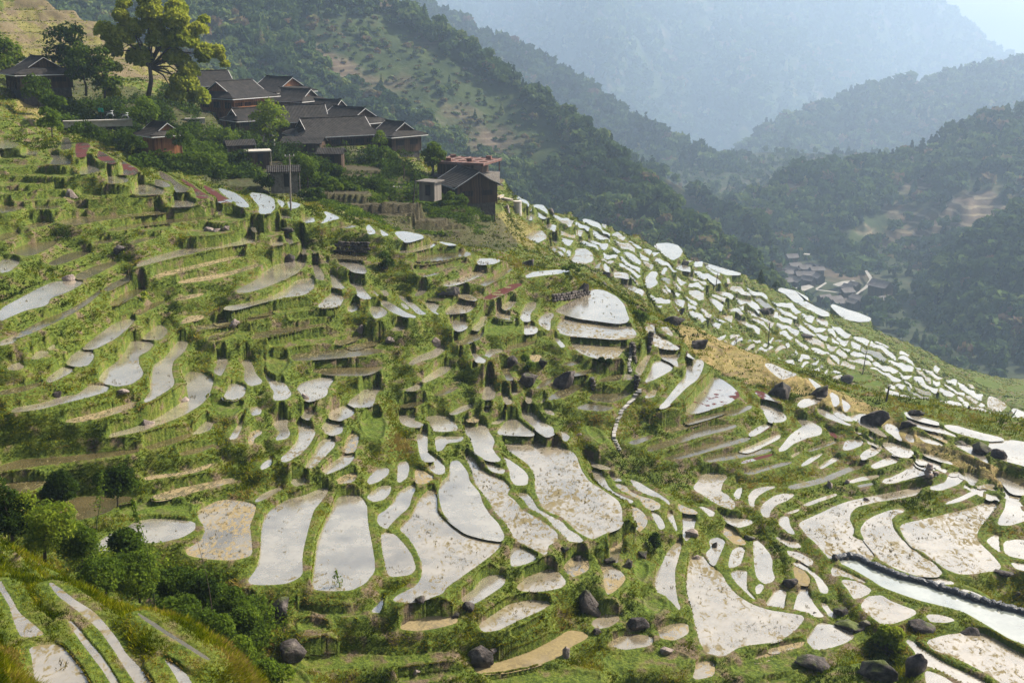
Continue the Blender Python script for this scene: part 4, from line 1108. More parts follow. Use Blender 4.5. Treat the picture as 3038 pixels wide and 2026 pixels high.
tag(mesh_np('ground', gx, np.array([[0,1,2,3]]), M_VAL), 'low land reaching the horizon', 'ground', kind='structure')
# ------------------------------------------------ foliage
def leaf_mat(name, stops, trans=.35):
    m, nt, out = newmat(name); b = NB(nt)
    col = b.ramp(b.attr('tint'), stops)
    d = b.n('ShaderNodeBsdfDiffuse'); b.l(col, d.inputs[0])
    t = b.n('ShaderNodeBsdfTranslucent'); b.l(b.mix(.5, col, (.16,.20,.02)) if False else col, t.inputs[0])
    mx = b.n('ShaderNodeMixShader'); mx.inputs[0].default_value = trans; b.l(d.outputs[0], mx.inputs[1]); b.l(t.outputs[0], mx.inputs[2]); b.l(mx.outputs[0], out.inputs[0]); return m
M_FOREST = leaf_mat('forest_leaves', [(0,(.016,.030,.011)),(.35,(.040,.068,.020)),(.6,(.080,.120,.032)),(.8,(.15,.185,.05)),(1,(.13,.085,.05))], .35)
def cards(C, N, size, R, asp=1.6):
    """one kite-like quad per centre C, facing roughly N"""
    n = len(C); N = N/(np.linalg.norm(N, axis=1)[:,None]+1e-9)
    u = np.cross(N, R.normal(size=(n, 3))); u /= np.linalg.norm(u, axis=1)[:,None]+1e-9; v = np.cross(N, u)
    s = np.asarray(size).reshape(-1, 1)*np.ones((n, 1))
    V = np.stack([C-u*s*asp*.5, C+v*s*.5+u*s*.1, C+u*s*asp*.5, C-v*s*.5+u*s*.1], 1)
    return V.reshape(-1, 3)
def blob_crown(R, n, size, clumps, flat=1.0, jitter=.55):
    """cards over several overlapping clumps (list of centre, radius)"""
    cs = np.array([c for c, r in clumps]); rs_ = np.array([r for c, r in clumps])
    pk = R.choice(len(cs), n, p=rs_**2/np.sum(rs_**2))
    d = R.normal(size=(n, 3)); d /= np.linalg.norm(d, axis=1)[:,None]; d[:,2] = np.where(d[:,2] < -.3, -d[:,2]*.6, d[:,2])
    rad = rs_[pk]*R.uniform(.72, 1.08, n)
    C = cs[pk]+d*rad[:,None]*np.array([1, 1, flat])
    V = cards(C, d+R.normal(size=(n, 3))*jitter, size*R.uniform(.6, 1.3, n), R)
    t = np.repeat(R.uniform(-.12, .12, n)+R.normal(0, .05, len(cs))[pk], 4)
    return V, t
def protos(R, lod):
    P = []
    n, sz = ((95, .26), (34, .42))[lod]
    for k in range(4):      # broad crowns
        cl = [((R.uniform(-.22,.22), R.uniform(-.22,.22), R.uniform(.45,.78)), R.uniform(.18,.30)) for _ in range(6)]
        P.append(blob_crown(R, n, sz, cl))
    for k in range(2):      # conifers
        m = n; h = R.uniform(0, 1, m)**1.3; a = R.uniform(0, 6.28, m); r = .24*(1-h)*R.uniform(.6, 1.1, m)+.01
        C = np.stack([r*np.cos(a), r*np.sin(a), .12+h*.95], 1); N = np.stack([np.cos(a), np.sin(a), .5+0*a], 1)+R.normal(size=(m, 3))*.4
        P.append((cards(C, N, sz*.75*(1.15-h*.6), R), np.repeat(R.uniform(-.1,.1,m)-.12, 4)))
    for k in range(2):      # low bushes
        cl = [((R.uniform(-.35,.35), R.uniform(-.35,.35), R.uniform(.1,.3)), R.uniform(.15,.28)) for _ in range(4)]
        P.append(blob_crown(R, n//2, sz, cl, .8))
    return P
def scatter(name, V, n, lod, hfun, seed, label, mask=None, tintf=None):
    R = np.random.default_rng(seed); P = protos(R, lod)
    T = V.reshape(-1, 3); nA, nT = V.shape[:2]
    # even cover: area-weighted choice of cells
    A_ = np.linalg.norm(np.cross(V[1:,:-1]-V[:-1,:-1], V[:-1,1:]-V[:-1,:-1]), axis=2).ravel(); A_ = A_/A_.sum()
    c = R.choice(len(A_), n, p=A_); i, j = np.divmod(c, nT-1); u = R.random((n, 1)); v = R.random((n, 1))
    pos = (V[i,j]*(1-u)+V[i+1,j]*u)*(1-v)+(V[i,j+1]*(1-u)+V[i+1,j+1]*u)*v
    x, y = pic(pos); ok = (x > -120) & (x < PW+120) & (y > -220) & (y < PH)
    den = fbm(pos[:,0]/55, pos[:,1]/55, 3, seed+3)
    if mask is not None: ok &= mask(x, y, pos, den, R)
    pos = pos[ok]; x = x[ok]; y = y[ok]; den = den[ok]; n = len(pos)
    kind, h, tint = hfun(x, y, pos, den, R)
    Vs, Fs, Ts = [], [], []; off = 0
    for k, (pv, pt) in enumerate(P):
        q = np.where(kind == k)[0]
        if not len(q): continue
        a = R.uniform(0, 6.28, len(q)); ca_, sa_ = np.cos(a), np.sin(a); s = h[q]; wd = s*R.uniform(.8, 1.25, len(q))
        W_ = np.empty((len(q), len(pv), 3), np.float32)
        W_[...,0] = (pv[:,0]*ca_[:,None]-pv[:,1]*sa_[:,None])*wd[:,None]+pos[q,0:1]
        W_[...,1] = (pv[:,0]*sa_[:,None]+pv[:,1]*ca_[:,None])*wd[:,None]+pos[q,1:2]
        W_[...,2] = pv[:,2]*s[:,None]+pos[q,2:3]-.05*s[:,None]
        Vs.append(W_.reshape(-1, 3)); Ts.append((pt[None]+tint[q,None]).ravel())
    Vv = np.concatenate(Vs); Tt = np.clip(np.concatenate(Ts), 0, 1)
    o = mesh_np(name, Vv, np.arange(len(Vv)).reshape(-1, 4), M_FOREST, attrs={'tint': Tt})
    tag(o, label, 'forest', kind='stuff'); return o
def hf(lo, hi, dark=.35, conif=.25, bare=.1):
    def f(x, y, p, den, R):
        n = len(p); k = R.integers(0, 4, n); c = R.random(n) < conif*(1+2*np.clip(-den, -.3, .4)); k = np.where(c, R.integers(4, 6, n), k)
        b_ = R.random(n) < bare; k = np.where(b_, R.integers(6, 8, n), k)
        patch = fbm(p[:,0]/35, p[:,1]/35, 2, 91)
        h = R.uniform(lo, hi, n)*np.where(k >= 6, .55, 1)*np.where(k >= 4, 1.1, 1)
        t = dark+.42*patch+R.normal(0, .10, n)-np.where((k == 4)|(k == 5), .16, 0)
        t = np.where((t > .83) & (R.random(n) < .6), .7, t)
        t = np.where(R.random(n) < .05, 1.0, t)
        return k, h, np.clip(t, 0, 1)
    return f
SHRUB = [(700,60),(880,30),(1000,110),(1200,240),(1330,350),(1250,430),(1050,330),(900,250),(760,180)]
def m1(x, y, p, den, R):
    s = inpoly(x+den*70, y+den*40, SHRUB); thin = np.where(s, R.random(len(x)) < .62, R.random(len(x)) < np.clip(.95+den*.5, .4, 1)); return thin
def h1(x, y, p, den, R):
    k, h, t = hf(6, 12, .52, .20, .12)(x, y, p, den, R)
    s = inpoly(x+den*70, y+den*40, SHRUB); k = np.where(s & (R.random(len(x)) < .8), R.integers(6, 8, len(x)), k); h = np.where(s, np.where(k >= 6, 3.2, 6.0)*R.uniform(.6, 1.3, len(x)), h)
    t = np.where(s & (R.random(len(x)) < .35), .97, t); return k, h, t
scatter('forest', V1, 22000, 0, h1, 5, 'mixed woodland covering the hillside behind the village', m1)
scatter('forest', V2, 9000, 1, hf(11, 21, .36, .3), 6, 'dark woodland on the second ridge')
T2B = [(1480,395),(1560,430),(1650,520),(1600,520),(1520,450)]
scatter('forest', V2b, 3600, 1, hf(7, 13, .36, .35), 7, 'woodland on the spur above the valley', lambda x, y, p, d, R: ~inpoly(x, y, T2B))
scatter('forest', V3, 26000, 1, hf(19, 42, .38, .2), 8, 'hazy woodland on the far mountain', lambda x, y, p, d, R: (d+R.normal(0, .12, len(d)) > -.16))
scatter('forest', V4, 9000, 1, hf(13, 24, .40, .25), 9, 'woodland on the hill across the valley')
T5 = [(2100,420),(2351,395),(2400,470),(2351,520),(2150,560),(2000,600),(1900,560),(2050,470)]
scatter('forest', V5, 8000, 1, hf(7, 14, .36, .25), 10, 'woods and hedges among the far terraces', lambda x, y, p, d, R: np.where(inpoly(x, y, T5), R.random(len(x)) < .12, R.random(len(x)) < np.clip(.9+d, .3, 1)))
scatter('forest', V6, 3600, 0, hf(9, 16, .42, .3), 11, 'dark conifer woodland at the right edge')
scatter('forest', np.stack([vx, vy, vz], -1), 7500, 1, hf(5, 10, .38, .2, .3), 12, 'trees scattered over the valley floor', lambda x, y, p, d, R: ~inpoly(x, y, [(1770,590),(1880,580),(2030,650),(2060,700),(1960,715),(1780,650)]))
# ------------------------------------------------ haze
m, nt, out = newmat('haze_air'); pv = nt.nodes.new('ShaderNodeVolumePrincipled'); pv.inputs['Color'].default_value = (.58,.76,1,1); pv.inputs['Density'].default_value = HAZE_D if 'HAZE_D' in globals() else .00021; pv.inputs['Anisotropy'].default_value = .35
nt.links.new(pv.outputs[0], out.inputs['Volume'])
bv = np.array([[x, y, z] for x in (-7000, 7000) for y in (-300, 5900) for z in (-1501, 900)], float)
hz = mesh_np('haze', bv, np.array([[0,1,3,2],[4,6,7,5],[0,4,5,1],[2,3,7,6],[0,2,6,4],[1,5,7,3]]), m)
tag(hz, 'pale blue air haze filling the valley', 'haze', kind='stuff')
# ---------------------------------------------------------------- grass on the banks
M_GRASS = leaf_mat('grass_blades', [(0,(.010,.020,.002)),(.28,(.034,.054,.003)),(.55,(.096,.120,.004)),(.78,(.205,.205,.006)),(1,(.25,.18,.045))], .32)
def grass_sheet():
    R = np.random.default_rng(3)
    wgt = np.maximum(sstep(-.02, .25, DMIN), 1.5*stp)*(1-.6*vill)*(1-.75*dry)*(1-.9*soil_)
    edge = np.exp(-np.clip(DMIN, 0, 9)/1.6); steep = np.clip(SL/.8, 0, 1)
    wgt = wgt*(.35+.5*edge+.35*steep)*(RR < 400)*np.clip(np.sqrt(1+SL**2), 1, 5)
    # equal cover in the picture: cells already shrink with nearness
    lim = (GX > -60) & (GX < PW+60) & (GY > -40) & (GY < PH+90); wgt = wgt*lim
    p = (wgt/wgt.sum()).ravel(); n = 340000
    c = R.choice(len(p), n, p=p); i, j = np.divmod(c, NR)
    ja = R.uniform(-.5, .5, n)*dA; jl = R.uniform(-.5, .5, n)*dL
    r = RR[i, j]*np.exp(jl); a = AA[i, j]+ja; x = r*np.sin(a); y = r*np.cos(a); z = Zt[i, j]
    g0 = ga[i, j]; g1 = gz[i, j]; s = np.hypot(g0, g1)+1e-6
    # downhill direction on the ground plane
    ox = -(g1*np.sin(a)+g0*np.cos(a))/s; oy = -(g1*np.cos(a)-g0*np.sin(a))/s
    lean = np.clip(s, 0, 1.2)
    tone = .44+.35*fbm(x*1.3, y*1.3, 2, 65)+.60*fbm(x*.35, y*.35, 3, 61)+.35*fbm(x*.07, y*.07, 2, 63)+.22*lawn[i, j]*0
    ripe = np.where(fbm(x*.22+9, y*.22, 3, 67) > .17, .25, 0)+.18*np.exp(-np.clip(DMIN[i, j], 0, 9)/.5)
    nb = 5; N = n*nb
    def rp(v): return np.repeat(v, nb)
    bl = rp(R.uniform(.10, .27, n)*np.where(r < 52, 1.05, 1)*np.clip(.26+.75*np.clip(DMIN[i,j], 0, 1), .26, 1)*(1+.5*(fbm(x*.15, y*.15, 2, 71) > .12)))*R.uniform(.6, 1.25, N)
    wd = np.maximum(.022, rp(r)*.00062)*R.uniform(.7, 1.4, N)
    sp = rp(np.clip(.06+r*.0009, 0, .5))*np.clip(rp(DMIN[i,j])*1.2+.15, .15, 1)
    bx = rp(x)+R.normal(0, 1, N)*sp; by = rp(y)+R.normal(0, 1, N)*sp; bz = rp(z)-.04
    th = R.uniform(0, 6.283, N); tl = R.uniform(.15, .75, N)
    dx_ = np.cos(th)*tl+rp(ox*lean)*.75; dy_ = np.sin(th)*tl+rp(oy*lean)*.75; dz_ = np.full(N, 1.0)-.35*rp(np.clip(lean, 0, 1))
    L = np.sqrt(dx_**2+dy_**2+dz_**2); dx_, dy_, dz_ = dx_/L*bl, dy_/L*bl, dz_/L*bl
    pa = R.uniform(0, 6.283, N); wx = np.cos(pa)*wd; wy = np.sin(pa)*wd
    V = np.empty((N, 3, 3), np.float32)
    V[:,0,0] = bx-wx; V[:,0,1] = by-wy; V[:,0,2] = bz
    V[:,1,0] = bx+wx; V[:,1,1] = by+wy; V[:,1,2] = bz
    V[:,2,0] = bx+dx_; V[:,2,1] = by+dy_; V[:,2,2] = bz+dz_
    t = np.clip(rp(tone+ripe-.22*vill[i, j]+np.where(r < 52, .12+.25*fbm(x*.5, y*.5, 2, 83), 0))+R.normal(0, .11, N), 0, 1)  # village grass tone lowered to match its painted shade
    o = mesh_np('grass', V.reshape(-1, 3), np.arange(N*3).reshape(-1, 3), M_GRASS, attrs={'tint': np.repeat(t, 3)})
    tag(o, 'long green and yellowing grass on the terrace banks', 'grass', kind='stuff')
grass_sheet()

def stubble():
    R = np.random.default_rng(17); Ps = []; Tn = []
    for f in ALL:
        if f['k'] not in 'stw' or f['r'] > 150: continue
        w = f['w']; lo, hi = w.min(0), w.max(0); A_ = abs(area(w)); n = int(A_*(hi-lo).prod()/max(A_, 1e-3)*({'s':3.2,'t':3.0,'w':.7}[f['k']]))
        n = min(n, 9000)
        if n < 3: continue
        p = R.uniform(lo, hi, (n, 2)); d = fbm(p[:,0]*.35, p[:,1]*.35, 3, 7); p = p[d+R.normal(0, .1, n) > -.02]
        if not len(p): continue
        sd = segdist(p, w); p = p[sd < -.25]
        Ps.append(np.concatenate([p, np.full((len(p), 1), f['z'])], 1))
    P = np.concatenate(Ps); n = len(P); nb = 4; N = n*nb; rp = lambda v: np.repeat(v, nb, 0)
    r = np.hypot(P[:,0], P[:,1]); C = rp(P)+np.concatenate([R.normal(0, .07, (N, 2)), np.zeros((N, 1))], 1)
    th = R.uniform(0, 6.283, N); tl = R.uniform(.2, 1.6, N); ln = R.uniform(.07, .20, N); wd = np.maximum(.018, rp(r)*.00035)*R.uniform(.7, 1.3, N)
    D = np.stack([np.cos(th)*tl, np.sin(th)*tl, np.ones(N)], 1); D = D/np.linalg.norm(D, axis=1)[:,None]*ln[:,None]; pa = R.uniform(0, 6.283, N); Wv = np.stack([np.cos(pa)*wd, np.sin(pa)*wd, 0*wd], 1)
    V = np.stack([C-Wv, C+Wv, C+D], 1).reshape(-1, 3)
    tag(mesh_np('rice_stubble', V, np.arange(N*3).reshape(-1, 3), M_STUB, attrs={'tint': np.repeat(np.clip(R.normal(.5, .25, N), 0, 1), 3)}), 'short rice stubble and seedlings standing in the flooded fields', 'stubble', kind='stuff')
M_STUB = leaf_mat('stubble_straw', [(0,(.030,.030,.008)),(.5,(.075,.065,.020)),(1,(.16,.125,.055))], .2)
stubble()
# ---------------------------------------------------------------- finding the ground under a picture point
_vis = (RR < 430)
def ground_at(px, py, rmin=0, rmax=1e9):
    best = None
    for tol in (2.0, 4.0, 9.0, 25.0):
        m = (np.abs(GX-px) < tol) & (np.abs(GY-py) < tol) & (RR > rmin) & (RR < rmax)
        if m.any():
            k = np.argmin(np.where(m, RR, 1e9)); i, j = np.divmod(k, NR)
            return Vector((X[i,j], Y[i,j], Zt[i,j])), float(RR[i,j])
    L = LB.r(px, py); return at(px, py, L), L
def zground(x, y):
    a = math.atan2(x, y); l = math.log(max(20, math.hypot(x, y)))
    return float(bil(Zt, np.array([(a-A0)/dA]), np.array([(l-L0)/dL]))[0])
def P2(t, x, y):
    x0, y0, s = TILES[t]; return (x0+x/s)/K, (y0+y/s)/K
TILES['T1'] = (0, 0, 2323/800); TILES['R5'] = (2100, 600, 2350/700)
# ---------------------------------------------------------------- mesh pieces
class MB:
    def __init__(s): s.v = []; s.f = []
    def add(s, V, F):
        o = len(s.v); s.v += [tuple(map(float, p)) for p in V]; s.f += [[i+o for i in f] for f in F]; return s
    def box(s, c, d, rz=0, rx=0, ry=0):
        M = Matrix.Translation(c) @ Matrix.Rotation(rz, 4, 'Z') @ Matrix.Rotation(rx, 4, 'X') @ Matrix.Rotation(ry, 4, 'Y')
        P = [M @ Vector((x*d[0]/2, y*d[1]/2, z*d[2]/2)) for x in (-1,1) for y in (-1,1) for z in (-1,1)]
        return s.add(P, [(0,1,3,2),(4,6,7,5),(0,4,5,1),(2,3,7,6),(0,2,6,4),(1,5,7,3)])
    def bar(s, a, b, r0, r1=None, n=6):
        r1 = r0 if r1 is None else r1; a = Vector(a); b = Vector(b); d = (b-a).normalized()
        u = d.orthogonal().normalized(); w = d.cross(u)
        P = [a+(u*math.cos(2*math.pi*i/n)+w*math.sin(2*math.pi*i/n))*r0 for i in range(n)]+[b+(u*math.cos(2*math.pi*i/n)+w*math.sin(2*math.pi*i/n))*r1 for i in range(n)]
        return s.add(P, [(i, (i+1) % n, n+(i+1) % n, n+i) for i in range(n)]+[tuple(range(n))[::-1], tuple(range(n, 2*n))])
    def tube(s, pts, rad, n=7):
        pts = [Vector(p) for p in pts]; o = len(s.v)
        u = None
        for k, p in enumerate(pts):
            d = (pts[min(k+1, len(pts)-1)]-pts[max(k-1, 0)]).normalized()
            u = (d.orthogonal() if u is None else (u-d*u.dot(d))).normalized(); w = d.cross(u)
            for i in range(n): s.v.append(tuple(p+(u*math.cos(2*math.pi*i/n)+w*math.sin(2*math.pi*i/n))*rad[k]))
        for k in range(len(pts)-1):
            for i in range(n): s.f.append([o+k*n+i, o+k*n+(i+1) % n, o+(k+1)*n+(i+1) % n, o+(k+1)*n+i])
        s.f.append([o+i for i in range(n)][::-1]); s.f.append([o+(len(pts)-1)*n+i for i in range(n)]); return s
    def build(s, name, mat, parent=None, smooth_=False):
        me = bpy.data.meshes.new(name); me.from_pydata(s.v, [], s.f); me.materials.append(mat)
        if smooth_: me.polygons.foreach_set('use_smooth', [True]*len(me.polygons))
        me.update(); o = bpy.data.objects.new(name, me); COL.objects.link(o)
        if parent: o.parent = parent
        return o
def empty(name, loc, rz=0, label=None, cat=None, group=None):
    o = bpy.data.objects.new(name, None); COL.objects.link(o); o.location = loc; o.rotation_euler = (0, 0, rz); o.empty_display_size = .3
    return tag(o, label, cat, group)
# ---------------------------------------------------------------- houses
def plank_mat(name, c1, c2, w=.22):
    m, nt, out = newmat(name); b = NB(nt); p = b.obj(); s = b.sep(p)
    q = b.math('ADD', s[0], s[1]); fr = b.math('FRACT', b.math('DIVIDE', q, w)); gap = b.ramp(fr, [(.0,(0,0,0)),(.10,(1,1,1)),(.92,(1,1,1)),(1,(0,0,0))])
    idn = b.math('FLOOR', b.math('DIVIDE', q, w)); wn = b.n('ShaderNodeTexWhiteNoise', noise_dimensions='1D'); b.l(idn, wn.inputs['W'])
    n = b.noise(3, 5, .6, b.scale(p, (6, 6, .7)))
    col = b.ramp(b.math('ADD', b.math('MULTIPLY', wn.outputs[0], .55), b.math('MULTIPLY', n, .5)), [(.2, c1), (.8, c2)])
    col = b.mix(gap, tuple(x*.35 for x in c1), col)
    b.l(b.princ(col, .75, b.bump(gap, .02), Specular_IOR_Level=.2), out.inputs[0]); return m
M_WOOD = plank_mat('brown_planks', (.11,.042,.018), (.26,.105,.040)); M_WOODD = plank_mat('dark_planks', (.030,.018,.012), (.085,.048,.028)); M_WOODLIT = plank_mat('sunlit_orange_planks', (.22,.085,.028), (.40,.165,.055))  # orange planks: sunlight on the front facade put into the wood colour
M_GREYW = plank_mat('grey_planks', (.10,.085,.07), (.22,.19,.16))
m, nt, out = newmat('grey_roof_tiles'); b = NB(nt); p = b.obj(); s_ = b.sep(p)
nz = b.sep(b.n('ShaderNodeNewGeometry').outputs['Normal'])
wv = b.math('ADD', b.math('MULTIPLY', b.math('SINE', b.math('MULTIPLY', s_[0], 24.0)), .5), b.math('MULTIPLY', b.math('SINE', b.math('MULTIPLY', s_[2], 38.0)), .5))
col = b.ramp(b.math('ADD', b.noise(1.1, 5, .7, p), b.math('MULTIPLY', b.noise(9, 3, .7, p), .35)), [(.4, (.008,.007,.0065)), (.62, (.018,.016,.0145)), (.85, (.042,.036,.031))])
b.l(b.princ(col, .8, b.bump(b.math('ADD', wv, b.noise(6, 3, .6, p)), .06), Specular_IOR_Level=.15), out.inputs[0]); M_TILE = m
M_PALE = simple('weathered_white_board', (.40,.38,.36), (.55,.53,.50), 3); M_STONE = simple('plinth_stone', (.075,.066,.058), (.19,.165,.14), 2.2, .9, .15)
M_PLINTHSHADE = simple('shade_dark_plinth', (.025,.022,.019), (.08,.07,.06), 2.2, .9, .15); M_CONC = simple('pale_concrete', (.30,.27,.23), (.45,.41,.35), 1.2, .85, .03); M_DARK = simple('shade_dark_panel', (.008,.007,.006), (.016,.013,.011), 2)
M_LANT = simple('pale_lamp', (.6,.5,.42), (.7,.6,.5), 5); M_RUST = simple('red_brown_formwork', (.085,.040,.030), (.17,.080,.062), 1.5)
def roof_bm(a, b_, rise, hip, ov_g=.35, sag=.10, hb=.52):
    """hip-and-gable (hip>0) or plain gable roof shell over half sizes a,b; returns roof MB and gable triangles MB"""
    m = MB(); nS = 5; a1 = a-hip; b1 = b_*(.5 if hip else 0); top = rise
    th = .13
    def slope(s):     # s 0 at eave .. 1 at ridge, concave
        return rise*(s-sag*math.sin(math.pi*s))
    xs = np.linspace(-1, 1, 7)
    def row(s, side):
        y = side*b_*(1-s); z = slope(s)
        x = (a-(a-a1)*min(1, s/.5)) if hip else a
        if hip and s >= .5: x = a1+ov_g
        lift = (.22*(1-s)**3)
        return [(x*q, y, z+lift*abs(q)**4) for q in xs]
    ss = [0, .17, .34, .5, .5001, .75, 1] if hip else [0, .25, .5, .75, 1]
    for side in (-1, 1):
        G = [row(s, side) for s in ss]; n = len(xs)
        V = [p for r in G for p in r]; Vd = [(x, y, z-th) for x, y, z in V]
        F = []
        for k in range(len(ss)-1):
            for i in range(n-1):
                q = (k*n+i, k*n+i+1, (k+1)*n+i+1, (k+1)*n+i); F.append(q if side < 0 else q[::-1])
        o = len(V); F2 = [tuple(i+o for i in f[::-1]) for f in F]
        ed = [(i, i+o, i+1+o, i+1) for i in range(n-1)]
        for k in range(len(ss)-1):
            ed += [(k*n, (k+1)*n, (k+1)*n+o, k*n+o), (k*n+n-1, k*n+n-1+o, (k+1)*n+n-1+o, (k+1)*n+n-1)]
        m.add(V+Vd, F+F2+ed)
    gm = []
    if hip:
        for e in (-1, 1):
            zz = slope(.5); pr = [(e*a, -b_, slope(0)+.22), (e*a, 0, slope(0)), (e*a, b_, slope(0)+.22), (e*a1, b1, zz), (e*a1, 0, zz), (e*a1, -b1, zz)]
            lo = [(x, y, z-th) for x, y, z in pr]
            f = [(0,1,4,5),(1,2,3,4)]; f = f if e > 0 else [q[::-1] for q in f]
            m.add(pr+lo, f+[tuple(i+6 for i in q[::-1]) for q in f]+[(0,6,7,1),(1,7,8,2)])
            gm.append(MB().add([(e*a1, -b1, zz-.05), (e*a1, b1, zz-.05), (e*a1, 0, top-.1)], [(0,1,2)]))
    else:
        for e in (-1, 1):
            x = e*(a-ov_g-.25); gm.append(MB().add([(x, -b_*.86, -.1), (x, b_*.86, -.1), (x, 0, top-.12)], [(0,1,2)]))
    return m, gm, a1+ov_g if hip else a
def house(name, px, py, r, psi, L, D, wall, rise, label, hip=1.5, ov=1.0, mat=None, low=None, bands=True, balcony=False, posts=True, base=2.6, cat='house', pale=True, group='timber houses of the hillside village'):
    mat = mat or M_WOODD; low = low or mat
    loc = at(px, py, r); dx, dy, _ = ray(px, py); yaw = -math.atan2(float(dx), float(dy))+math.radians(psi)
    h = empty(name, loc, yaw, label, cat, group)
    f1 = wall*.5 if wall > 4 else wall
    w = MB(); w.box((0, 0, wall*.5 if wall <= 4 else wall*.75), (L, D, wall if wall <= 4 else wall*.5)); w.build('wall', mat, h)
    if wall > 4:
        l = MB(); l.box((0, 0, wall*.25-.001), (L-.5, D-.5, wall*.5)); l.build('lower_wall', low, h)
        fl = MB(); fl.box((0, 0, wall*.5), (L+.25, D+.25, .16)); fl.build('floor_beam', mat, h)
    pb = MB(); pb.box((0, 0, -base/2), (L-.3, D-.3, base)); pb.build('plinth', M_PLINTHSHADE, h)  # dark colour stands in for the shaded open storey below
    if posts:
        n = max(2, int(round(L/2.4)))
        for e in (-1, 1):
            for k in range(n+1):
                p_ = MB(); x = -L/2+L*k/n; p_.bar((x, e*(D/2+.06), -.3), (x, e*(D/2+.06), wall+.1), .09, .08); p_.build('post', mat, h)
    if bands:
        n = max(2, int(L/1.9)); z0 = wall*.62 if wall > 4 else wall*.42; hh = min(1.1, wall*.3)
        for k in range(n):
            x = -L/2+L*(k+.5)/n; ww = L/n*.72
            d = MB(); d.box((x, -D/2-.02, z0+hh/2), (ww, .05, hh)); d = d.build('window', M_DARK, h)  # flat near-black panel; the recess shade is put into its colour
            fr = MB()
            for q in range(6): fr.box((x-ww/2+ww*q/5, -D/2-.06, z0+hh/2), (.05, .05, hh))
            fr.box((x, -D/2-.06, z0), (ww+.1, .07, .07)).box((x, -D/2-.06, z0+hh), (ww+.1, .07, .07)); fr.build('window_bars', M_WOODLIT if balcony else mat, d)
        nk = max(1, int(D/2.6))
        for k in range(nk):
            y = -D/2+D*(k+.5)/nk; ww = D/nk*.55
            for e in (-1, 1):
                d = MB(); d.box((e*(L/2+.02), y, z0+hh/2), (.05, ww, hh)); d = d.build('window', M_DARK, h)
                fr = MB()
                for q in range(5): fr.box((e*(L/2+.06), y-ww/2+ww*q/4, z0+hh/2), (.05, .05, hh))
                fr.build('window_bars', mat, d)
        d = MB(); d.box((L*.12, -(D-(.5 if wall > 4 else 0))/2-.02, .95), (1.0, .05, 1.9)); d.build('door', M_DARK, h)
    if balcony:
        z0 = wall*.5
        q = MB(); q.box((0, -D/2-.55, z0+.04), (L, 1.0, .1)); q.build('balcony_floor', M_WOODLIT, h)
        q = MB(); q.box((0, -D/2-1.0, z0+.95), (L, .07, .09)).box((0, -D/2-1.0, z0+.2), (L, .07, .06))
        for k in range(int(L/.3)+1): q.box((-L/2+k*.3, -D/2-1.0, z0+.55), (.05, .05, .75))
        q.build('balcony_railing', M_WOODLIT, h)
        q = MB(); q.box((0, -D/2-.06, wall-.55), (L*.98, .06, .75)); q.build('upper_panel', M_WOODLIT, h)
        for k in range(4):
            x = -L/2+L*(k+.5)/4; q = MB(); q.bar((x, -D/2-.8, wall-.30), (x, -D/2-.8, wall-.05), .10, .10, 8); q.build('lantern', M_LANT, h)
    rm, gm, rl = roof_bm(L/2+ov, D/2+ov, rise, hip)
    ro = rm.build('roof', M_TILE, h); ro.location.z = wall-.12
    for g_ in gm: g_.build('gable', mat, ro)
    rd = MB(); rd.tube([(-rl-.15, 0, rise+.30), (-rl+.5, 0, rise+.10), (0, 0, rise+.03), (rl-.5, 0, rise+.10), (rl+.15, 0, rise+.30)], [.06, .13, .13, .13, .06], 6); rd.build('ridge', M_TILE, ro)
    if pale:
        e = MB(); a_, b2 = L/2+ov, D/2+ov
        for sy in (-1, 1): e.box((0, sy*(b2+.02), -.10), (2*a_, .05, .13))
        if hip:
            for sx in (-1, 1): e.box((sx*(a_+.02), 0, -.10), (.05, 2*b2, .13))
        e.build('eave_board', M_PALE, ro)
        x = (L/2+ov-hip+.38) if hip else L/2+ov+.02
        zz = rise*.40 if hip else 0; yb = (D/2+ov)*(.5 if hip else 1)
        for sx in (-1, 1):
            bb_ = MB(); bb_.tube([(sx*x, -yb, zz), (sx*x, 0, rise-.06), (sx*x, yb, zz)], [.06, .06, .06], 4); bb_.build('barge_board', M_PALE, ro)
    return h
def R2p(x, y): return P2('R2', x, y)
house('timber_house', *R2p(452, 480), 219, 42, 9.4, 9.0, 5.2, 2.9, 'tall three-storey orange-brown timber house with lit balcony and lattice windows', 1.8, 1.3, M_WOOD, M_WOOD, balcony=True, base=4)
house('timber_house', *R2p(245, 320), 236, 15, 10, 8, 3.0, 2.7, 'dark house half hidden behind the tallest tree, left of the tall house', 1.6, 1.2)
house('timber_house', *R2p(735, 372), 236, -52, 9, 8.5, 3.4, 2.8, 'house behind the tall house with pale barge boards on a gable facing right', 1.6, 1.1, M_WOOD)
house('timber_house', *R2p(835, 395), 228, -40, 8, 6, 2.2, 2.2, 'low dark roof between the tall house and the cluster of roofs', 1.2, .9)
house('timber_house', *R2p(885, 530), 214, 8, 9.0, 8.0, 2.3, 2.7, 'house with plain grey roof just behind the light green tree', 1.6, 1.0)
house('timber_house', *R2p(535, 515), 209, 28, 7, 5, 1.9, 2.0, 'low lean-to roof at the foot of the tall orange-brown house', 1.2, .8, posts=False)
house('timber_house', *R2p(1085, 645), 203, 20, 13.2, 8.4, 2.9, 2.8, 'long front house with broad dark roof and small gable at its left end', 2.0, 1.2, M_WOODD, balcony=False, base=3)
house('timber_house', *R2p(1190, 560), 214, -50, 9.6, 8.6, 2.8, 2.7, 'house behind the long front house with pale boarded gable facing right', 1.6, 1.1)
house('timber_house', *R2p(1035, 490), 224, -35, 7.6, 6.6, 2.6, 2.5, 'rearmost small roof of the cluster with stepped tile edge', 1.4, 1.0)
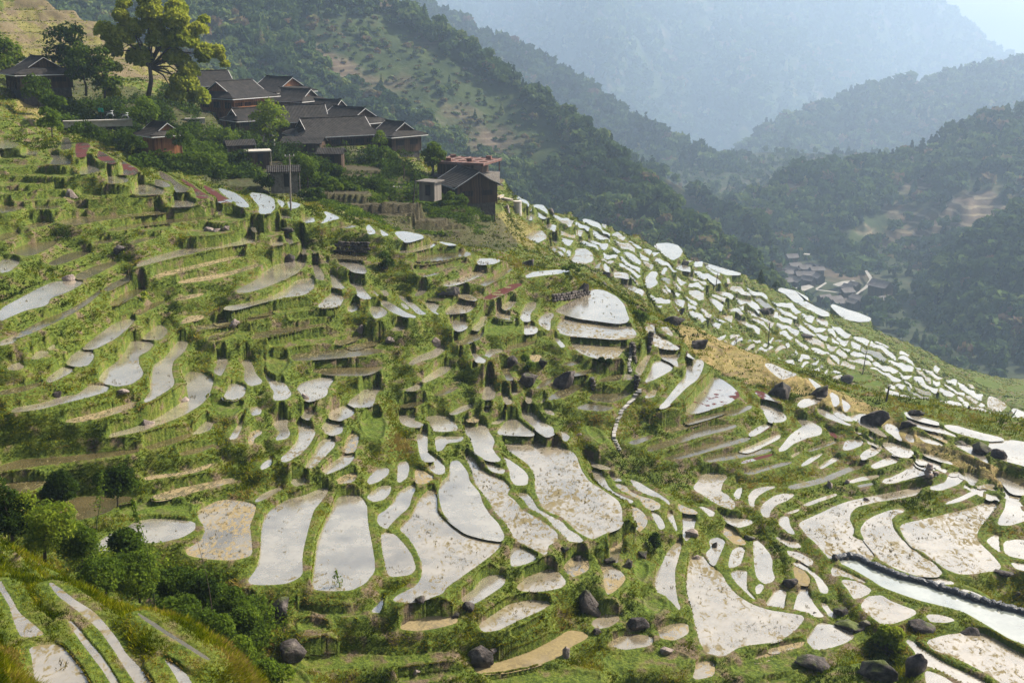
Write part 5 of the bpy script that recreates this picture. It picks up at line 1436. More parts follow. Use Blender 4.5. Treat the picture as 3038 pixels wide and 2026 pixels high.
house('timber_house', *R2p(1488, 655), 203, -52, 6.6, 6.4, 3.0, 2.3, 'dark two-tier house at the right end of the roof cluster', 1.8, 1.0, M_WOODD)
house('storage_hut', *P2('T1', 1395, 1322), 165, -62, 3.9, 4.0, 2.8, 1.7, 'small brown hut on short posts above the red weed ponds', .9, .8, M_WOOD, bands=False, base=.2, cat='hut')
house('timber_house', *P2('T1', 345, 752), 188, -76, 8.4, 7.4, 2.2, 2.5, 'dark house at far left with pale bargeboard gable facing the viewer', 1.7, 1.0, M_WOODD)
house('timber_house', *R2p(1965, 978), 172, -68, 7.4, 6.4, 2.7, 2.3, 'black house standing alone at the right end of the village with gable to the front', 0, .8, M_WOODD, base=3.5)
def shed(name, px, py, r, psi, L, D, hgt, label, roofm=None, wallm=None, flat=False, pitch=.25):
    loc = at(px, py, r); dx, dy, _ = ray(px, py); yaw = -math.atan2(float(dx), float(dy))+math.radians(psi)
    h = empty(name, loc, yaw, label, 'shed', 'sheds below the village houses')
    MB().box((0, 0, hgt/2-.4), (L, D, hgt+.8)).build('wall', wallm or M_WOODD, h)
    r_ = MB()
    if flat: r_.box((0, 0, hgt+.09), (L+.7, D+.7, .16))
    else:
        for e in (-1, 1): r_.box((0, e*(D/4+.2), hgt+(D/4+.1)*pitch), (L+.8, D/2+.55, .12), 0, -e*math.atan(pitch*1.6))
    r_.build('roof', roofm or M_TILE, h)
    MB().box((L*.1, -D/2-.02, hgt*.42), (.8, .05, hgt*.8)).build('door', M_DARK, h)
    for k in (-1, 1): MB().bar((k*(L/2+.2), -D/2-.25, -.5), (k*(L/2+.2), -D/2-.25, hgt), .06).build('post', M_GREYW, h)
    return h
shed('shed', *R2p(470, 690), 182, 10, 4.0, 3.0, 1.9, 'small dark shed left of the pale-trunked green tree')
shed('shed', *R2p(585, 742), 174, 5, 3.4, 2.2, 1.9, 'low shed with flat grey roof below the pale-trunked tree', M_CONC, None, True)
shed('shed', *R2p(890, 665), 193, -15, 6.5, 4.0, 1.8, 'wide low tiled shed in front of the long house')
shed('shed', *R2p(1070, 752), 178, -10, 3.6, 3.0, 2.1, 'dark plank shed among the gardens under the long house')
shed('shed', *R2p(760, 888), 151, 0, 3.6, 2.6, 2.2, 'grey walled shed behind the wooden power pole', M_TILE, M_STONE)
shed('shed', *R2p(1715, 945), 160, -30, 2.5, 2.2, 1.9, 'pale flat-roofed plank hut beside the lone black house', M_STONE, M_GREYW, True)
# unfinished frame
loc = at(*R2p(1955, 850), 186); dx, dy, _ = ray(*R2p(1955, 850)); h = empty('unfinished_building', loc, -math.atan2(float(dx), float(dy))+math.radians(-24), 'unfinished frame building with red-brown flat deck behind the black house', 'building')
MB().box((0, 0, 3.2), (9.5, 8, .3)).build('deck', M_RUST, h); MB().box((0, 0, 0), (9.0, 7.4, 2.4)).build('plinth', M_STONE, h); MB().box((-.8, .3, 2.1), (6.6, 6.4, 1.9)).build('inner_wall', M_WOODD, h)
for i in range(5):
    for j in (-1, 1): MB().bar((-4.4+2.2*i, j*3.7, 0), (-4.4+2.2*i, j*3.7, 3.1), .10, .10, 5).build('post', M_WOODD, h)
rf = MB()
for i in range(6): rf.box((-4.7+1.88*i, 0, 3.43), (.14, 8.1, .14))
for j in range(4): rf.box((0, -3.9+2.6*j, 3.40), (9.6, .12, .12))
rf.build('formwork_rails', simple('weathered_pink_rail', (.13,.085,.075), (.22,.15,.13), 3), h)
for x, y in ((-2.2,-2.5),(1.2,-1.5),(-3.5,2.2),(3.0,2.5)): MB().box((x, y, 3.65), (.9, .7, .55), random.random()).build('brick_stack', M_RUST, h)
# far village in the valley
ruts = [(570,765),(640,745),(690,775),(722,738),(782,735),(832,705),(862,668),(902,705),(932,748),(962,692),(1002,745),(1012,672),(1062,664),(1084,704),(1102,775),(850,778),(782,806),(902,806),(682,800),(832,575),(1382,905),(1402,872),(1462,842),(1450,1015),(1582,1005),(1642,1003),(1752,985),(1212,985),(1262,985),(1312,1003),(1492,965),(1000,800),(720,690),(1160,960)]
M_TILE2 = simple('brown_grey_tiles', (.055,.048,.046), (.12,.105,.10), .5)
def hut_far(name, px, py, L, D, wall, rise, psi, label, group):
    x, y = on_plane(np.array(px), np.array(py), -178.0); a = math.atan2(float(x), float(y))
    zz = -180+.012*(float(y)-750)+.5
    h = empty(name, (float(x), float(y), zz), -a+math.radians(psi), label, 'house', group)
    MB().box((0, 0, wall/2-1), (L, D, wall+2)).build('wall', M_WOODD, h)
    rm, gm, rl = roof_bm(L/2+1, D/2+1, rise, 0); r_ = rm.build('roof', M_TILE2, h); r_.location.z = wall; [g_.build('gable', M_WOODD, r_) for g_ in gm]
RV = random.Random(4)
for k, (x, y) in enumerate(ruts):
    hut_far('village_house', *P2('R5', x, y), RV.uniform(6.5, 9), RV.uniform(5, 6.5), RV.uniform(2.6, 3.6), RV.uniform(2.2, 2.8), RV.choice([-55, -40, 25, 35, 50])+RV.uniform(-8, 8), 'small hazy grey-roofed house down in the valley village', 'houses of the valley village')
hut_far('village_house', *P2('R5', 1715, 905), 13, 10, 7, 4, -35, 'largest hazy house of the valley village, at its right end', 'houses of the valley village')
# pale lane, yards and stream bed in the valley
def sheet(name, pts, mat, z, label):
    q = np.array([P2('R5', *p) for p in pts]); x, y = on_plane(q[:,0], q[:,1], -178.0)
    me = bpy.data.meshes.new(name); me.from_pydata([(float(a), float(b_), -180+.012*(float(b_)-750)+2.6+z) for a, b_ in zip(x, y)], [], [list(range(len(pts)))]); me.materials.append(mat)
    tag(bpy.data.objects.new(name, me), label, 'road', kind='structure'); COL.objects.link(bpy.data.objects[-1] if False else [o for o in bpy.data.objects if o.data == me][0])
M_GRAVEL = simple('pale_gravel', (.16,.145,.125), (.28,.26,.23), .12)
sheet('yard', [(800,880),(900,850),(1010,830),(1060,850),(960,890),(850,910)], M_GRAVEL, 0, 'pale yard in the valley village')
sheet('road', [(1070,870),(1170,810),(1185,820),(1090,880),(1330,905),(1328,915),(1080,885)], M_GRAVEL, .3, 'pale lane through the valley village')
sheet('stream', [(1240,830),(1340,800),(1450,790),(1480,810),(1380,830),(1300,850)], M_GRAVEL, .2, 'pale stony stream bed in the valley')
sheet('stream', [(1470,920),(1560,850),(1610,780),(1560,700),(1585,695),(1640,770),(1590,860),(1490,925)], M_GRAVEL, .1, 'pale stony stream bed bending up the valley')
sheet('yard', [(800,530),(900,535),(1020,550),(1010,560),(880,550),(810,545)], M_GRAVEL, 1, 'pale open ground above the valley village')
# ---------------------------------------------------------------- trees and shrubs
M_BARK = simple('grey_brown_bark', (.035,.026,.019), (.085,.066,.050), 2.5, .9, .05); M_BARKP = simple('pale_bark', (.30,.28,.24), (.42,.40,.35), 3, .85)
M_LEAF = leaf_mat('broad_leaves', [(0,(.014,.026,.006)),(.3,(.050,.085,.012)),(.55,(.110,.165,.018)),(.8,(.22,.27,.025)),(1,(.36,.37,.05))], .52)
RT = np.random.default_rng(99)
def tree(name, label, cat, px, py, r, clumps, tint, leaf=.35, n=1800, trunk=True, bark=None, group='trees and shrubs around the village', jit=.6, spread=.55, limbs=6, tr=None, base=None, flat=1.0, bare=0):
    """clumps: picture centre and radius of each leaf mass (picture units)"""
    loc = at(px, py, r) if base is None else Vector(base); r = math.hypot(loc.x, loc.y)
    t = empty(name, loc, 0, label, cat, group); mpp = r/FPX*1.02
    dx, dy, _ = ray(px, py); right = Vector((float(dy), -float(dx), 0)); away = Vector((float(dx), float(dy), 0))
    cl = []
    if len(clumps) > 20:
        R_ = random.Random(8)
        for _ in range(26):
            a_ = R_.choice(clumps); b_ = min((c for c in clumps if c is not a_), key=lambda c: math.hypot(c[0]-a_[0], c[1]-a_[1])*R_.uniform(.6, 1.6)); clumps = clumps+[((a_[0]+b_[0])/2+R_.uniform(-6, 6), (a_[1]+b_[1])/2+R_.uniform(-6, 6), min(a_[2], b_[2])*.8)]
    for (cx, cy, cr) in clumps:
        off = right*((cx-px)*mpp)+Vector((0, 0, (py-cy)*mpp))+away*float(RT.uniform(-spread, spread))*cr*mpp*1.6
        cl.append((np.array(off), cr*mpp))
        for k in range(3):   # smaller masses break the outline
            d = RT.normal(size=3); d /= np.linalg.norm(d); cl.append((np.array(off)+d*cr*mpp*.72*np.array([1, 1, .8]), cr*mpp*float(RT.uniform(.32, .55))))
    V, tt = blob_crown(RT, n, leaf, cl, flat, jit)
    tv = np.clip(tt+tint+.20*(vnoise(V[:,0]*.9+loc.x, V[:,2]*.9+V[:,1], 5)), 0, 1)
    mesh_np('crown', V, np.arange(len(V)).reshape(-1, 4), M_LEAF, t, attrs={'tint': tv})
    if trunk:
        mb = MB(); tops = [c for c, _ in cl[::4]]; hmax = max(c[2] for c in tops); tr = tr or max(.05, hmax*.028)
        fork = Vector((float(np.mean([c[0] for c in tops]))*.25, float(np.mean([c[1] for c in tops]))*.25, hmax*.34))
        mb.tube([(0, 0, -.5), fork*.5+Vector((.03*hmax, 0, 0)), fork], [tr*1.25, tr, tr*.85])
        order = sorted(range(len(tops)), key=lambda k: -cl[4*k][1])[:limbs]
        for k in order:
            e = Vector(tops[k]); mid = fork.lerp(e, .5)+Vector((0, 0, .06*hmax))+Vector(RT.normal(size=3))*.02*hmax
            mb.tube([fork*.92, mid, e], [tr*.6, tr*.38, tr*.10], 5)
            for q in range(2):
                e2 = e+Vector(RT.normal(size=3))*cl[4*k][1]*.6; mb.tube([mid.lerp(e, .4), e2], [tr*.22, tr*.06], 4)
        mb.build('trunk', bark or M_BARK, t, True)
    return t
def T1(*a): return [(*P2('T1', x, y), q/3.7525) for x, y, q in a]
def R2c(*a): return [(*P2('R2', x, y), q/2.854) for x, y, q in a]
def T5c(*a): return [(*P2('T5', x, y), q/2.979) for x, y, q in a]
def U3c(*a): return [(*P2('U3', x, y), q/3.617) for x, y, q in a]
tree('broadleaf_tree', 'tallest bright yellow-green tree with open crown and dark limbs above the village', 'tree', *P2('T1', 1270, 835), 186,
  T1((1345,120,80),(1340,210,95),(1350,300,80),(1545,180,85),(1530,270,95),(1160,140,55),(1130,225,60),(1000,345,75),(1110,400,105),(1210,330,85),(1400,420,105),(1570,420,120),(1690,340,70),(1745,262,42),(1830,500,55),(1740,520,85),(1240,545,100),(1050,480,70),(1490,540,80),(1600,650,80),(1880,600,35),(1560,750,105),(1660,860,85),(1480,830,80),(1010,800,60)),
  .92, .42, 46000, limbs=24, tr=.34, jit=1.2, spread=.45)
tree('broadleaf_tree', 'dark blackish-green tree behind the far left house', 'tree', *P2('T1', 600, 760), 196, T1((560,400,110),(650,380,110),(540,520,110),(650,540,120),(600,650,120)), .06, .34, 2600)
tree('broadleaf_tree', 'rounded mid-green tree just left of the tallest tree', 'tree', *P2('T1', 740, 800), 184, T1((735,500,80),(700,580,90),(790,600,90),(740,680,100),(660,660,60)), .36, .3, 2600)
tree('broadleaf_tree', 'smaller yellow-green tree tucked against the left of the tallest tree', 'tree', *P2('T1', 900, 820), 183, T1((900,520,70),(930,600,80),(870,660,80),(960,740,80),(900,760,90)), .42, .3, 2300)
tree('broadleaf_tree', 'sunlit green tree at the left edge above the far left house', 'tree', *P2('T1', 80, 640), 198, T1((60,430,75),(120,470,75),(40,520,90),(150,540,60),(80,580,80)), .52, .32, 2200)
tree('shrub', 'tall green shrub in front of the far left house', 'shrub', *P2('T1', 330, 900), 172, T1((300,740,70),(370,760,70),(330,830,90),(400,840,60),(270,820,60)), .36, .26, 1700)
tree('shrub', 'rounded shrub below the far left house, right of the tall shrub', 'shrub', *P2('T1', 480, 965), 165, T1((470,890,60),(520,900,50),(430,900,50)), .36, .25, 1100, trunk=False)
tree('shrub', 'bright green bush at the end of the left dirt bank', 'shrub', *P2('T1', 445, 1150), 146, T1((420,1000,55),(470,1030,60),(410,1080,60),(490,1100,50)), .48, .22, 1300)
tree('broadleaf_tree', 'small round green tree standing above the brown hut', 'tree', *P2('T1', 1265, 1110), 168, T1((1260,920,70),(1310,980,70),(1220,1000,80),(1280,1040,80)), .44, .26, 2000)
tree('broadleaf_tree', 'light green round-crowned tree with pale forked trunk before the tall house', 'tree', *R2p(690, 632), 190, R2c((670,410,75),(610,460,60),(720,450,70),(660,500,75),(740,500,50),(600,520,50),(680,560,40)), .60, .30, 2600, bark=M_BARKP, limbs=5)
tree('shrub', 'yellow-green shrub at the foot of the tall house', 'shrub', *R2p(360, 700), 184, R2c((330,560,60),(400,580,60),(350,630,70),(420,650,40)), .52, .26, 1500)
tree('shrub', 'big loose green bush left of the dark sheds', 'shrub', *R2p(290, 860), 165, R2c((260,700,60),(330,740,65),(230,780,50),(300,800,65),(360,800,50)), .38, .25, 1900)
tree('shrub', 'leafy green shrub right behind the wooden power pole', 'shrub', *R2p(910, 880), 163, R2c((880,720,50),(930,760,55),(880,800,60),(940,830,50)), .42, .23, 1600)
tree('shrub', 'bush under the right end of the long front house', 'shrub', *R2p(1390, 750), 190, R2c((1340,660,45),(1420,680,55),(1370,710,50),(1460,700,40)), .40, .25, 1500)
tree('shrub', 'yellowish shrub climbing by the corner of the right-end dark house', 'shrub', *R2p(1390, 640), 197, R2c((1390,560,32),(1370,600,36),(1410,600,30)), .55, .22, 700)
tree('broadleaf_tree', 'green tree alone on the ridge between the roof cluster and the unfinished frame', 'tree', *R2p(1725, 805), 184, R2c((1740,650,45),(1700,690,45),(1780,700,45),(1730,730,50)), .38, .27, 1900)
tree('broadleaf_tree', 'nearly leafless brown tree right of the garden terraces', 'tree', *R2p(1540, 820), 176, R2c((1530,680,40),(1580,690,35),(1510,730,30),(1570,740,30)), .12, .16, 420, limbs=8)
tree('shrub', 'brownish bare shrub in front of the wide low shed', 'shrub', *R2p(820, 700), 180, R2c((800,640,45),(850,640,45),(820,670,40)), .10, .16, 420, limbs=6)
tree('shrub', 'dark green bush beside the plank shed', 'shrub', *R2p(1100, 835), 167, R2c((1080,780,35),(1120,790,35),(1100,810,40)), .30, .22, 900, trunk=False)
tree('shrub', 'low leafy vegetable patch bush on the garden terrace', 'shrub', *R2p(1070, 925), 156, R2c((1030,880,32),(1080,870,34),(1120,895,28),(1060,905,30)), .46, .2, 1000, trunk=False)
tree('shrub', 'green shrub hedge under the pale plank hut', 'shrub', *R2p(1860, 1010), 163, R2c((1790,975,32),(1850,960,36),(1910,970,34),(1940,985,26)), .42, .2, 1200, trunk=False)
tree('shrub', 'dark bush at the end of the village path below the sheds', 'shrub', *R2p(630, 900), 150, R2c((600,860,35),(660,860,40),(640,880,35)), .22, .2, 900, trunk=False)
tree('shrub', 'dark hedge behind the shallow crest ponds', 'shrub', *R2p(960, 985), 146, R2c((880,950,30),(940,940,34),(990,930,30),(1000,965,26)), .18, .2, 1100, trunk=False)
tree('shrub', 'green scrub around the foot of the brown hut', 'shrub', *P2('T1', 1560, 1270), 160, T1((1500,1180,55),(1570,1160,60),(1620,1210,55),(1540,1230,50)), .34, .22, 1300, trunk=False)
tree('shrub', 'trailing green bush on the bank left of the brown hut', 'shrub', *P2('T1', 1180, 1260), 152, T1((1130,1200,45),(1180,1220,45),(1220,1260,40)), .30, .2, 900, trunk=False)
tree('shrub', 'scrub on the dark bank under the tallest tree', 'shrub', *P2('T1', 720, 1170), 155, T1((680,1120,50),(740,1110,55),(790,1140,50),(850,1170,40)), .26, .2, 1200, trunk=False)
for k, (x, y0, y1, w, lb) in enumerate([(1870,850,1020,38,'tallest dark conifer of the left clump on the crest'),(1910,945,1035,26,'short dark conifer right of the tallest crest conifer'),(1955,950,1045,26,'dark conifer standing apart at the right of the left clump'),
   (2060,935,1075,30,'first slim dark conifer of the middle row'),(2110,975,1085,26,'second slim dark conifer of the middle row'),(2165,935,1100,34,'tall dark conifer closing the middle row'),(2290,1030,1145,30,'dark conifer near the right edge above the large pond'),(2335,1020,1140,30,'dark conifer cut by the right edge above the large pond')]):
    px, py = P2('U3', x, y1); r = 176.0; loc = at(px, py, r)
    t = empty('conifer', loc, 0, lb, 'tree', 'dark conifers behind the right crest'); h_ = (y1-y0)/3.617*r/FPX; n = 420
    hh = RT.uniform(0, 1, n); a = RT.uniform(0, 6.28, n); rad = w/3.617*r/FPX*.62*(1-hh*.75)*RT.uniform(.5, 1.1, n)
    C = np.stack([rad*np.cos(a), rad*np.sin(a), h_*(.08+.92*hh)], 1); Vc = cards(C, np.stack([np.cos(a), np.sin(a), .4+0*a], 1)+RT.normal(size=(n, 3))*.4, .34*(1.15-.5*hh), RT)
    mesh_np('crown', Vc, np.arange(len(Vc)).reshape(-1, 4), M_LEAF, t, attrs={'tint': np.repeat(np.clip(.07+RT.normal(0, .05, n), 0, 1), 4)})
    MB().bar((0, 0, -1.5), (0, 0, h_*.9), .12, .03).build('trunk', M_BARK, t)
tree('broadleaf_tree', 'round mid-green tree left of the crest conifers', 'tree', *P2('U3', 1790, 985), 178, U3c((1780,900,40),(1820,920,36),(1770,945,36)), .38, .3, 1300, group='trees behind the right crest')
px, py = P2('R5', 525, 805); t = empty('conifer', at(px, py, 318), 0, 'lone pointed dark conifer on the skyline before the valley village', 'tree')
n = 500; hh = RT.uniform(0, 1, n)**1.3; a = RT.uniform(0, 6.28, n); rad = 1.25*(1-hh)*RT.uniform(.6, 1.1, n)+.05
Vc = cards(np.stack([rad*np.cos(a), rad*np.sin(a), .3+3.6*hh], 1), np.stack([np.cos(a), np.sin(a), .4+0*a], 1)+RT.normal(size=(n, 3))*.4, .3, RT)
mesh_np('crown', Vc, np.arange(len(Vc)).reshape(-1, 4), M_LEAF, t, attrs={'tint': np.repeat(np.clip(.08+RT.normal(0, .05, n), 0, 1), 4)}); MB().bar((0, 0, -1), (0, 0, 3.6), .1, .03).build('trunk', M_BARK, t)
tree('shrub', 'dark bush on the skyline right of the lone pointed conifer', 'shrub', *P2('R5', 680, 845), 318, [(*P2('R5', 680, 818), 6), (*P2('R5', 665, 832), 5), (*P2('R5', 700, 832), 5)], .1, .3, 260, trunk=False, group='trees behind the right crest')
# shrubs in the gully at the lower left
FGB = [(80,580,60,('tall dark shrub at the left edge of the gully',.16),((60,300,90),(120,400,100),(60,480,110),(30,200,60))),
 (300,680,60,('brightest yellow-green shrub in the lower left gully',.66),((220,320,80),(330,400,110),(440,410,90),(260,480,120),(420,500,100),(300,580,110))),
 (560,760,60,('green shrub right of the brightest shrub',.46),((540,540,80),(610,560,70),(520,640,100),(600,660,90))),
 (870,700,63,('greyish-brown twiggy shrub beside the half-moon pond',.22),((830,610,80),(900,600,70),(870,650,80))),
 (720,930,56,('feathery green shrub in the middle of the gully thicket',.44),((680,760,90),(760,800,100),(700,850,100),(620,800,70))),
 (950,960,57,('light green bushy shrub near the tall bamboo stem',.50),((880,720,90),(980,740,90),(930,820,110),(1020,850,90))),
 (1180,980,58,('dark green shrub below the curved pond bank',.30),((1130,850,90),(1230,860,80),(1180,910,90))),
 (1380,1050,57,('reddish-brown tipped shrub in the gully thicket',.20),((1330,860,80),(1420,880,80),(1370,960,100))),
 (1560,1130,58,('leafy green shrub under the twin long ponds',.46),((1500,930,90),(1600,960,90),(1540,1040,100),(1660,1040,80))),
 (1260,1200,52,('broad green shrub along the foreground grass bank',.46),((1180,1060,90),(1290,1080,100),(1240,1150,90))),
 (1480,1290,51,('dense green shrub above the last foreground bank',.42),((1420,1130,90),(1520,1160,100),(1470,1240,80))),
 (1700,1240,56,('green shrub beside the dark rocks in the gully',.40),((1640,1100,80),(1720,1110,80),(1690,1180,90))),
 (1650,1420,50,('low pale green shrub at the end of the foreground bank',.55),((1600,1330,80),(1690,1340,70),(1650,1390,70))),
 (1830,1540,50,('leafy green clump at the bottom edge right of the foreground bank',.55),((1760,1470,80),(1860,1480,90),(1950,1500,80),(1830,1530,80))),
 (800,310,72,('dark feathery shrub on the bank above the brown pond',.14),((720,160,70),(850,150,80),(780,220,80),(900,220,60))),
 (420,300,76,('dark low shrub above the left brown pond',.16),((380,260,70),(450,270,60),(330,280,50)))]
for (x, y, r, (lb, tn), cl) in FGB:
    tree('shrub', lb, 'shrub', *P2('T5', x, y), r, T5c(*cl, (x-45, y-70, 70), (x+45, y-60, 70), (x, y-130, 80)), tn, .105 if r < 62 else .13, 4600, group='shrubs of the lower left gully', limbs=5, jit=.9)
def bamboo(label, base, top, r, leaves, dark=.05):
    px, py = P2('T5', *base); tx, ty = P2('T5', *top); loc = at(px, py, r); mpp = r/FPX*1.05
    dx, dy, _ = ray(px, py); right = Vector((float(dy), -float(dx), 0)); tp = right*((tx-px)*mpp)+Vector((0, 0, (py-ty)*mpp))
    t = empty('bamboo', loc, 0, label, 'bamboo', 'thin bamboo stems of the gully')
    L = tp.length; pts = [tp*s_+right*math.sin(s_*math.pi)*L*.03 for s_ in np.linspace(0, 1, 9)]; pts[0] = pts[0]-Vector((0, 0, 1))
    MB().tube(pts, [.035*(1-.75*s_) for s_ in np.linspace(0, 1, 9)], 6).build('stem', M_BARK if leaves < 60 else simple('bamboo_green', (.04,.06,.015), (.08,.11,.03), 4), t, True)
    if leaves:
        s_ = RT.uniform(.35, 1, leaves); C = np.array([tuple(tp*float(q)) for q in s_])+RT.normal(size=(leaves, 3))*.22*(1.2-s_)[:,None]
        V = cards(C, RT.normal(size=(leaves, 3)), .075, RT, 3.2); mesh_np('leaves', V, np.arange(len(V)).reshape(-1, 4), M_LEAF, t, attrs={'tint': np.repeat(np.clip(.45+RT.normal(0, .12, leaves), 0, 1), 4)})
bamboo('tall straight leafy bamboo stem before the half-moon pond', (1057, 1010), (982, 235), 57, 260)
bamboo('bare curved bamboo stem crossing the straw-strewn pond', (1465, 1265), (1405, 475), 55, 0)
bamboo('thin twiggy stem left of the half-moon pond', (650, 515), (735, 110), 64, 150)
bamboo('leaning dark stem with pale leaves by the gully rocks', (1818, 1460), (2040, 925), 54, 120)
bamboo('bare dark sapling at the left edge', (45, 500), (66, 175), 62, 60)
bamboo('short leafy sprig in front of the second long pond', (2330, 960), (2300, 770), 62, 70)
# sunlit bush on the lower right rocks and smaller plants
def gshrub(label, px, py, cl, tint, leaf, n, **kw):
    g_, r = ground_at(px, py); tree('shrub', label, 'shrub', px, py, r, cl, tint, leaf, n, base=g_, **kw)
T8c = lambda *a: [(*P2('T8', x, y), q/3.237) for x, y, q in a]
U1c = lambda *a: [(*P2('U1', x, y), q/3.038) for x, y, q in a]
gshrub('bright yellow-green bush growing on the lower right rocks', *P2('T8', 985, 1350), T8c((960,1190,60),(1040,1180,55),(920,1250,50),(1000,1260,70),(1080,1270,45)), .72, .13, 2600, group='shrubs among the rocks')
gshrub('green bush between the two black boulders', *P2('U1', 1570, 920), U1c((1540,850,32),(1580,890,32),(1560,920,26)), .50, .17, 700, group='shrubs among the rocks', trunk=False)
gshrub('grey leaning shrub beside the deep wall pond', *P2('U1', 590, 235), U1c((570,140,40),(600,180,42),(560,210,36)), .18, .17, 700, group='shrubs among the rocks')
gshrub('spiky green clump on the dark wall above the round pond', *P2('U1', 1870, 270), U1c((1830,230,26),(1880,220,24),(1920,240,20)), .40, .17, 600, group='shrubs among the rocks', trunk=False)
gshrub('bush at the head of the white stone steps', *P2('U2', 480, 605), [(*P2('U2', 440, 560), 14), (*P2('U2', 490, 570), 13), (*P2('U2', 470, 590), 12)], .42, .2, 700, group='shrubs among the rocks', trunk=False)
gshrub('dark bush against the bank under the third round pond', *P2('U1', 2100, 905), U1c((2080,870,24),(2130,880,24)), .16, .18, 500, group='shrubs among the rocks', trunk=False)
gshrub('long-leaved dark plant among the lower middle rocks', *P2('T7', 1010, 840), [(*P2('T7', 1010, 690), 9), (*P2('T7', 990, 740), 11), (*P2('T7', 1030, 770), 11)], .22, .16, 420, group='shrubs among the rocks')
gshrub('white-flowered plant on the left terraces', *P2('T3', 990, 1130), [(*P2('T3', 990, 1090), 7), (*P2('T3', 985, 1115), 7)], .9, .15, 160, group='shrubs among the rocks', trunk=False)

# ---------------------------------------------------------------- undergrowth too dense to count
def thicket(name, label, polys, n, size, tint, hgt, rlo, rhi, seed):
    R = np.random.default_rng(seed); m = np.zeros(X.shape, bool)
    for p_ in polys: m |= inpoly(GX+18*n1+14*n2, GY+14*n2, p_)
    m &= (RR > rlo) & (RR < rhi) & (DMIN > .45)
    w_ = (m*np.exp(2*LL)**.35*np.clip(fbm(X*.28, Y*.28, 3, seed)+.22, 0, 1)).ravel(); w_ = w_/w_.sum(); c = R.choice(len(w_), n, p=w_); i, j = np.divmod(c, NR)
    base = np.stack([X[i,j], Y[i,j], Zt[i,j]], 1); hh = hgt*np.clip(.5+1.6*fbm(base[:,0]*.35, base[:,1]*.35, 3, seed+4), .12, 1.4)
    C = base+R.normal(0, .35, (n, 3))*np.array([1, 1, 0])+np.stack([0*hh, 0*hh, hh*R.uniform(.05, 1, n)], 1)
    V = cards(C, R.normal(size=(n, 3))+np.array([0, 0, .8]), size*R.uniform(.6, 1.4, n), R)
    t = np.clip(tint+.45*fbm(base[:,0]*.22, base[:,1]*.22, 3, seed+8)+R.normal(0, .09, n), 0, 1)
    tag(mesh_np(name, V, np.arange(len(V)).reshape(-1, 4), M_LEAF, attrs={'tint': np.repeat(t, 4)}), label, 'undergrowth', kind='stuff')
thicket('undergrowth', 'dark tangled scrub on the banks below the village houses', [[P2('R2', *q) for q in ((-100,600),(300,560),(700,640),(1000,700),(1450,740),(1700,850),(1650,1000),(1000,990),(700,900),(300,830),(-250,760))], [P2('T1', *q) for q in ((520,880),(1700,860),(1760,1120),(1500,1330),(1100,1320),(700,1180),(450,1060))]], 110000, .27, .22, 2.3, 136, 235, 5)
thicket('undergrowth', 'leafy thicket filling the gully at the lower left', [[P2('T5', *q) for q in ((0,330),(300,420),(640,640),(1000,720),(1280,760),(1600,900),(1800,1050),(1850,1300),(1700,1480),(1350,1250),(900,980),(500,760),(200,600),(0,480))]], 26000, .13, .42, 1.6, 48, 74, 6)

thicket('undergrowth', 'green weeds and vegetables on the small garden terraces', [[P2('R2', *q) for q in ((900,740),(1500,720),(1700,860),(2000,1000),(2120,1100),(2050,1220),(1500,1190),(1000,1010),(850,940))]], 52000, .17, .40, .55, 130, 200, 15)
# ---------------------------------------------------------------- boulders
m, nt, out = newmat('weathered_rock'); b = NB(nt); p = b.pos()
f = b.noise(1.3, 6, .65); f2 = b.noise(.45, 4, .6)
col = b.ramp(f, [(.28, (.010,.009,.009)), (.48, (.040,.033,.030)), (.62, (.10,.082,.072)), (.78, (.24,.20,.175))])
mossm = b.math('MULTIPLY', b.ramp(b.sep(b.n('ShaderNodeNewGeometry').outputs['Normal'])[2], [(.55,(0,0,0)),(.9,(1,1,1))]), b.ramp(f2, [(.5,(0,0,0)),(.62,(1,1,1))]))
col = b.mix(b.math('MULTIPLY', mossm, .8), col, (.075,.095,.015))
b.l(b.princ(col, .85, b.bump(f, .25), Specular_IOR_Level=.25), out.inputs[0]); M_ROCK = m
M_ROCKP = simple('pale_pinkish_rock', (.13,.10,.085), (.30,.24,.205), 1.5, .9, .15)
_ico = bmesh.new(); bmesh.ops.create_icosphere(_ico, subdivisions=3, radius=1.0); _iv = np.array([v.co[:] for v in _ico.verts]); _if = np.array([[v.index for v in f_.verts] for f_ in _ico.faces]); _ico.free()
def rock_shape(R, w, h, d, lean):
    bm = bmesh.new(); k = R.integers(13, 19); q = R.normal(size=(k, 3)); q /= np.linalg.norm(q, axis=1)[:,None]; q *= R.uniform(.75, 1.1, (k, 1))
    for p_ in q: bm.verts.new(p_)
    bmesh.ops.convex_hull(bm, input=bm.verts); bmesh.ops.delete(bm, geom=[v for v in bm.verts if not v.link_faces], context='VERTS')
    bmesh.ops.bevel(bm, geom=list(bm.edges), offset=.05, segments=1, affect='EDGES', clamp_overlap=True)
    bmesh.ops.triangulate(bm, faces=list(bm.faces)); bmesh.ops.subdivide_edges(bm, edges=list(bm.edges), cuts=2, use_grid_fill=True); bmesh.ops.triangulate(bm, faces=list(bm.faces))
    V = np.array([v.co[:] for v in bm.verts]); bm.verts.index_update(); Fr = np.array([[v.index for v in f_.verts] for f_ in bm.faces]); bm.free()
    o_ = R.uniform(0, 99); V = V*(1+.16*fbm(V[:,0]*2.2+o_, V[:,1]*2.2+V[:,2]*1.7, 4, 3))[:,None]
    V = V/np.abs(V).max(0)*np.array([w/2, d/2, h*.62]); V[:,2] += h*.38; V[:,0] += lean*V[:,2]
    return V, Fr
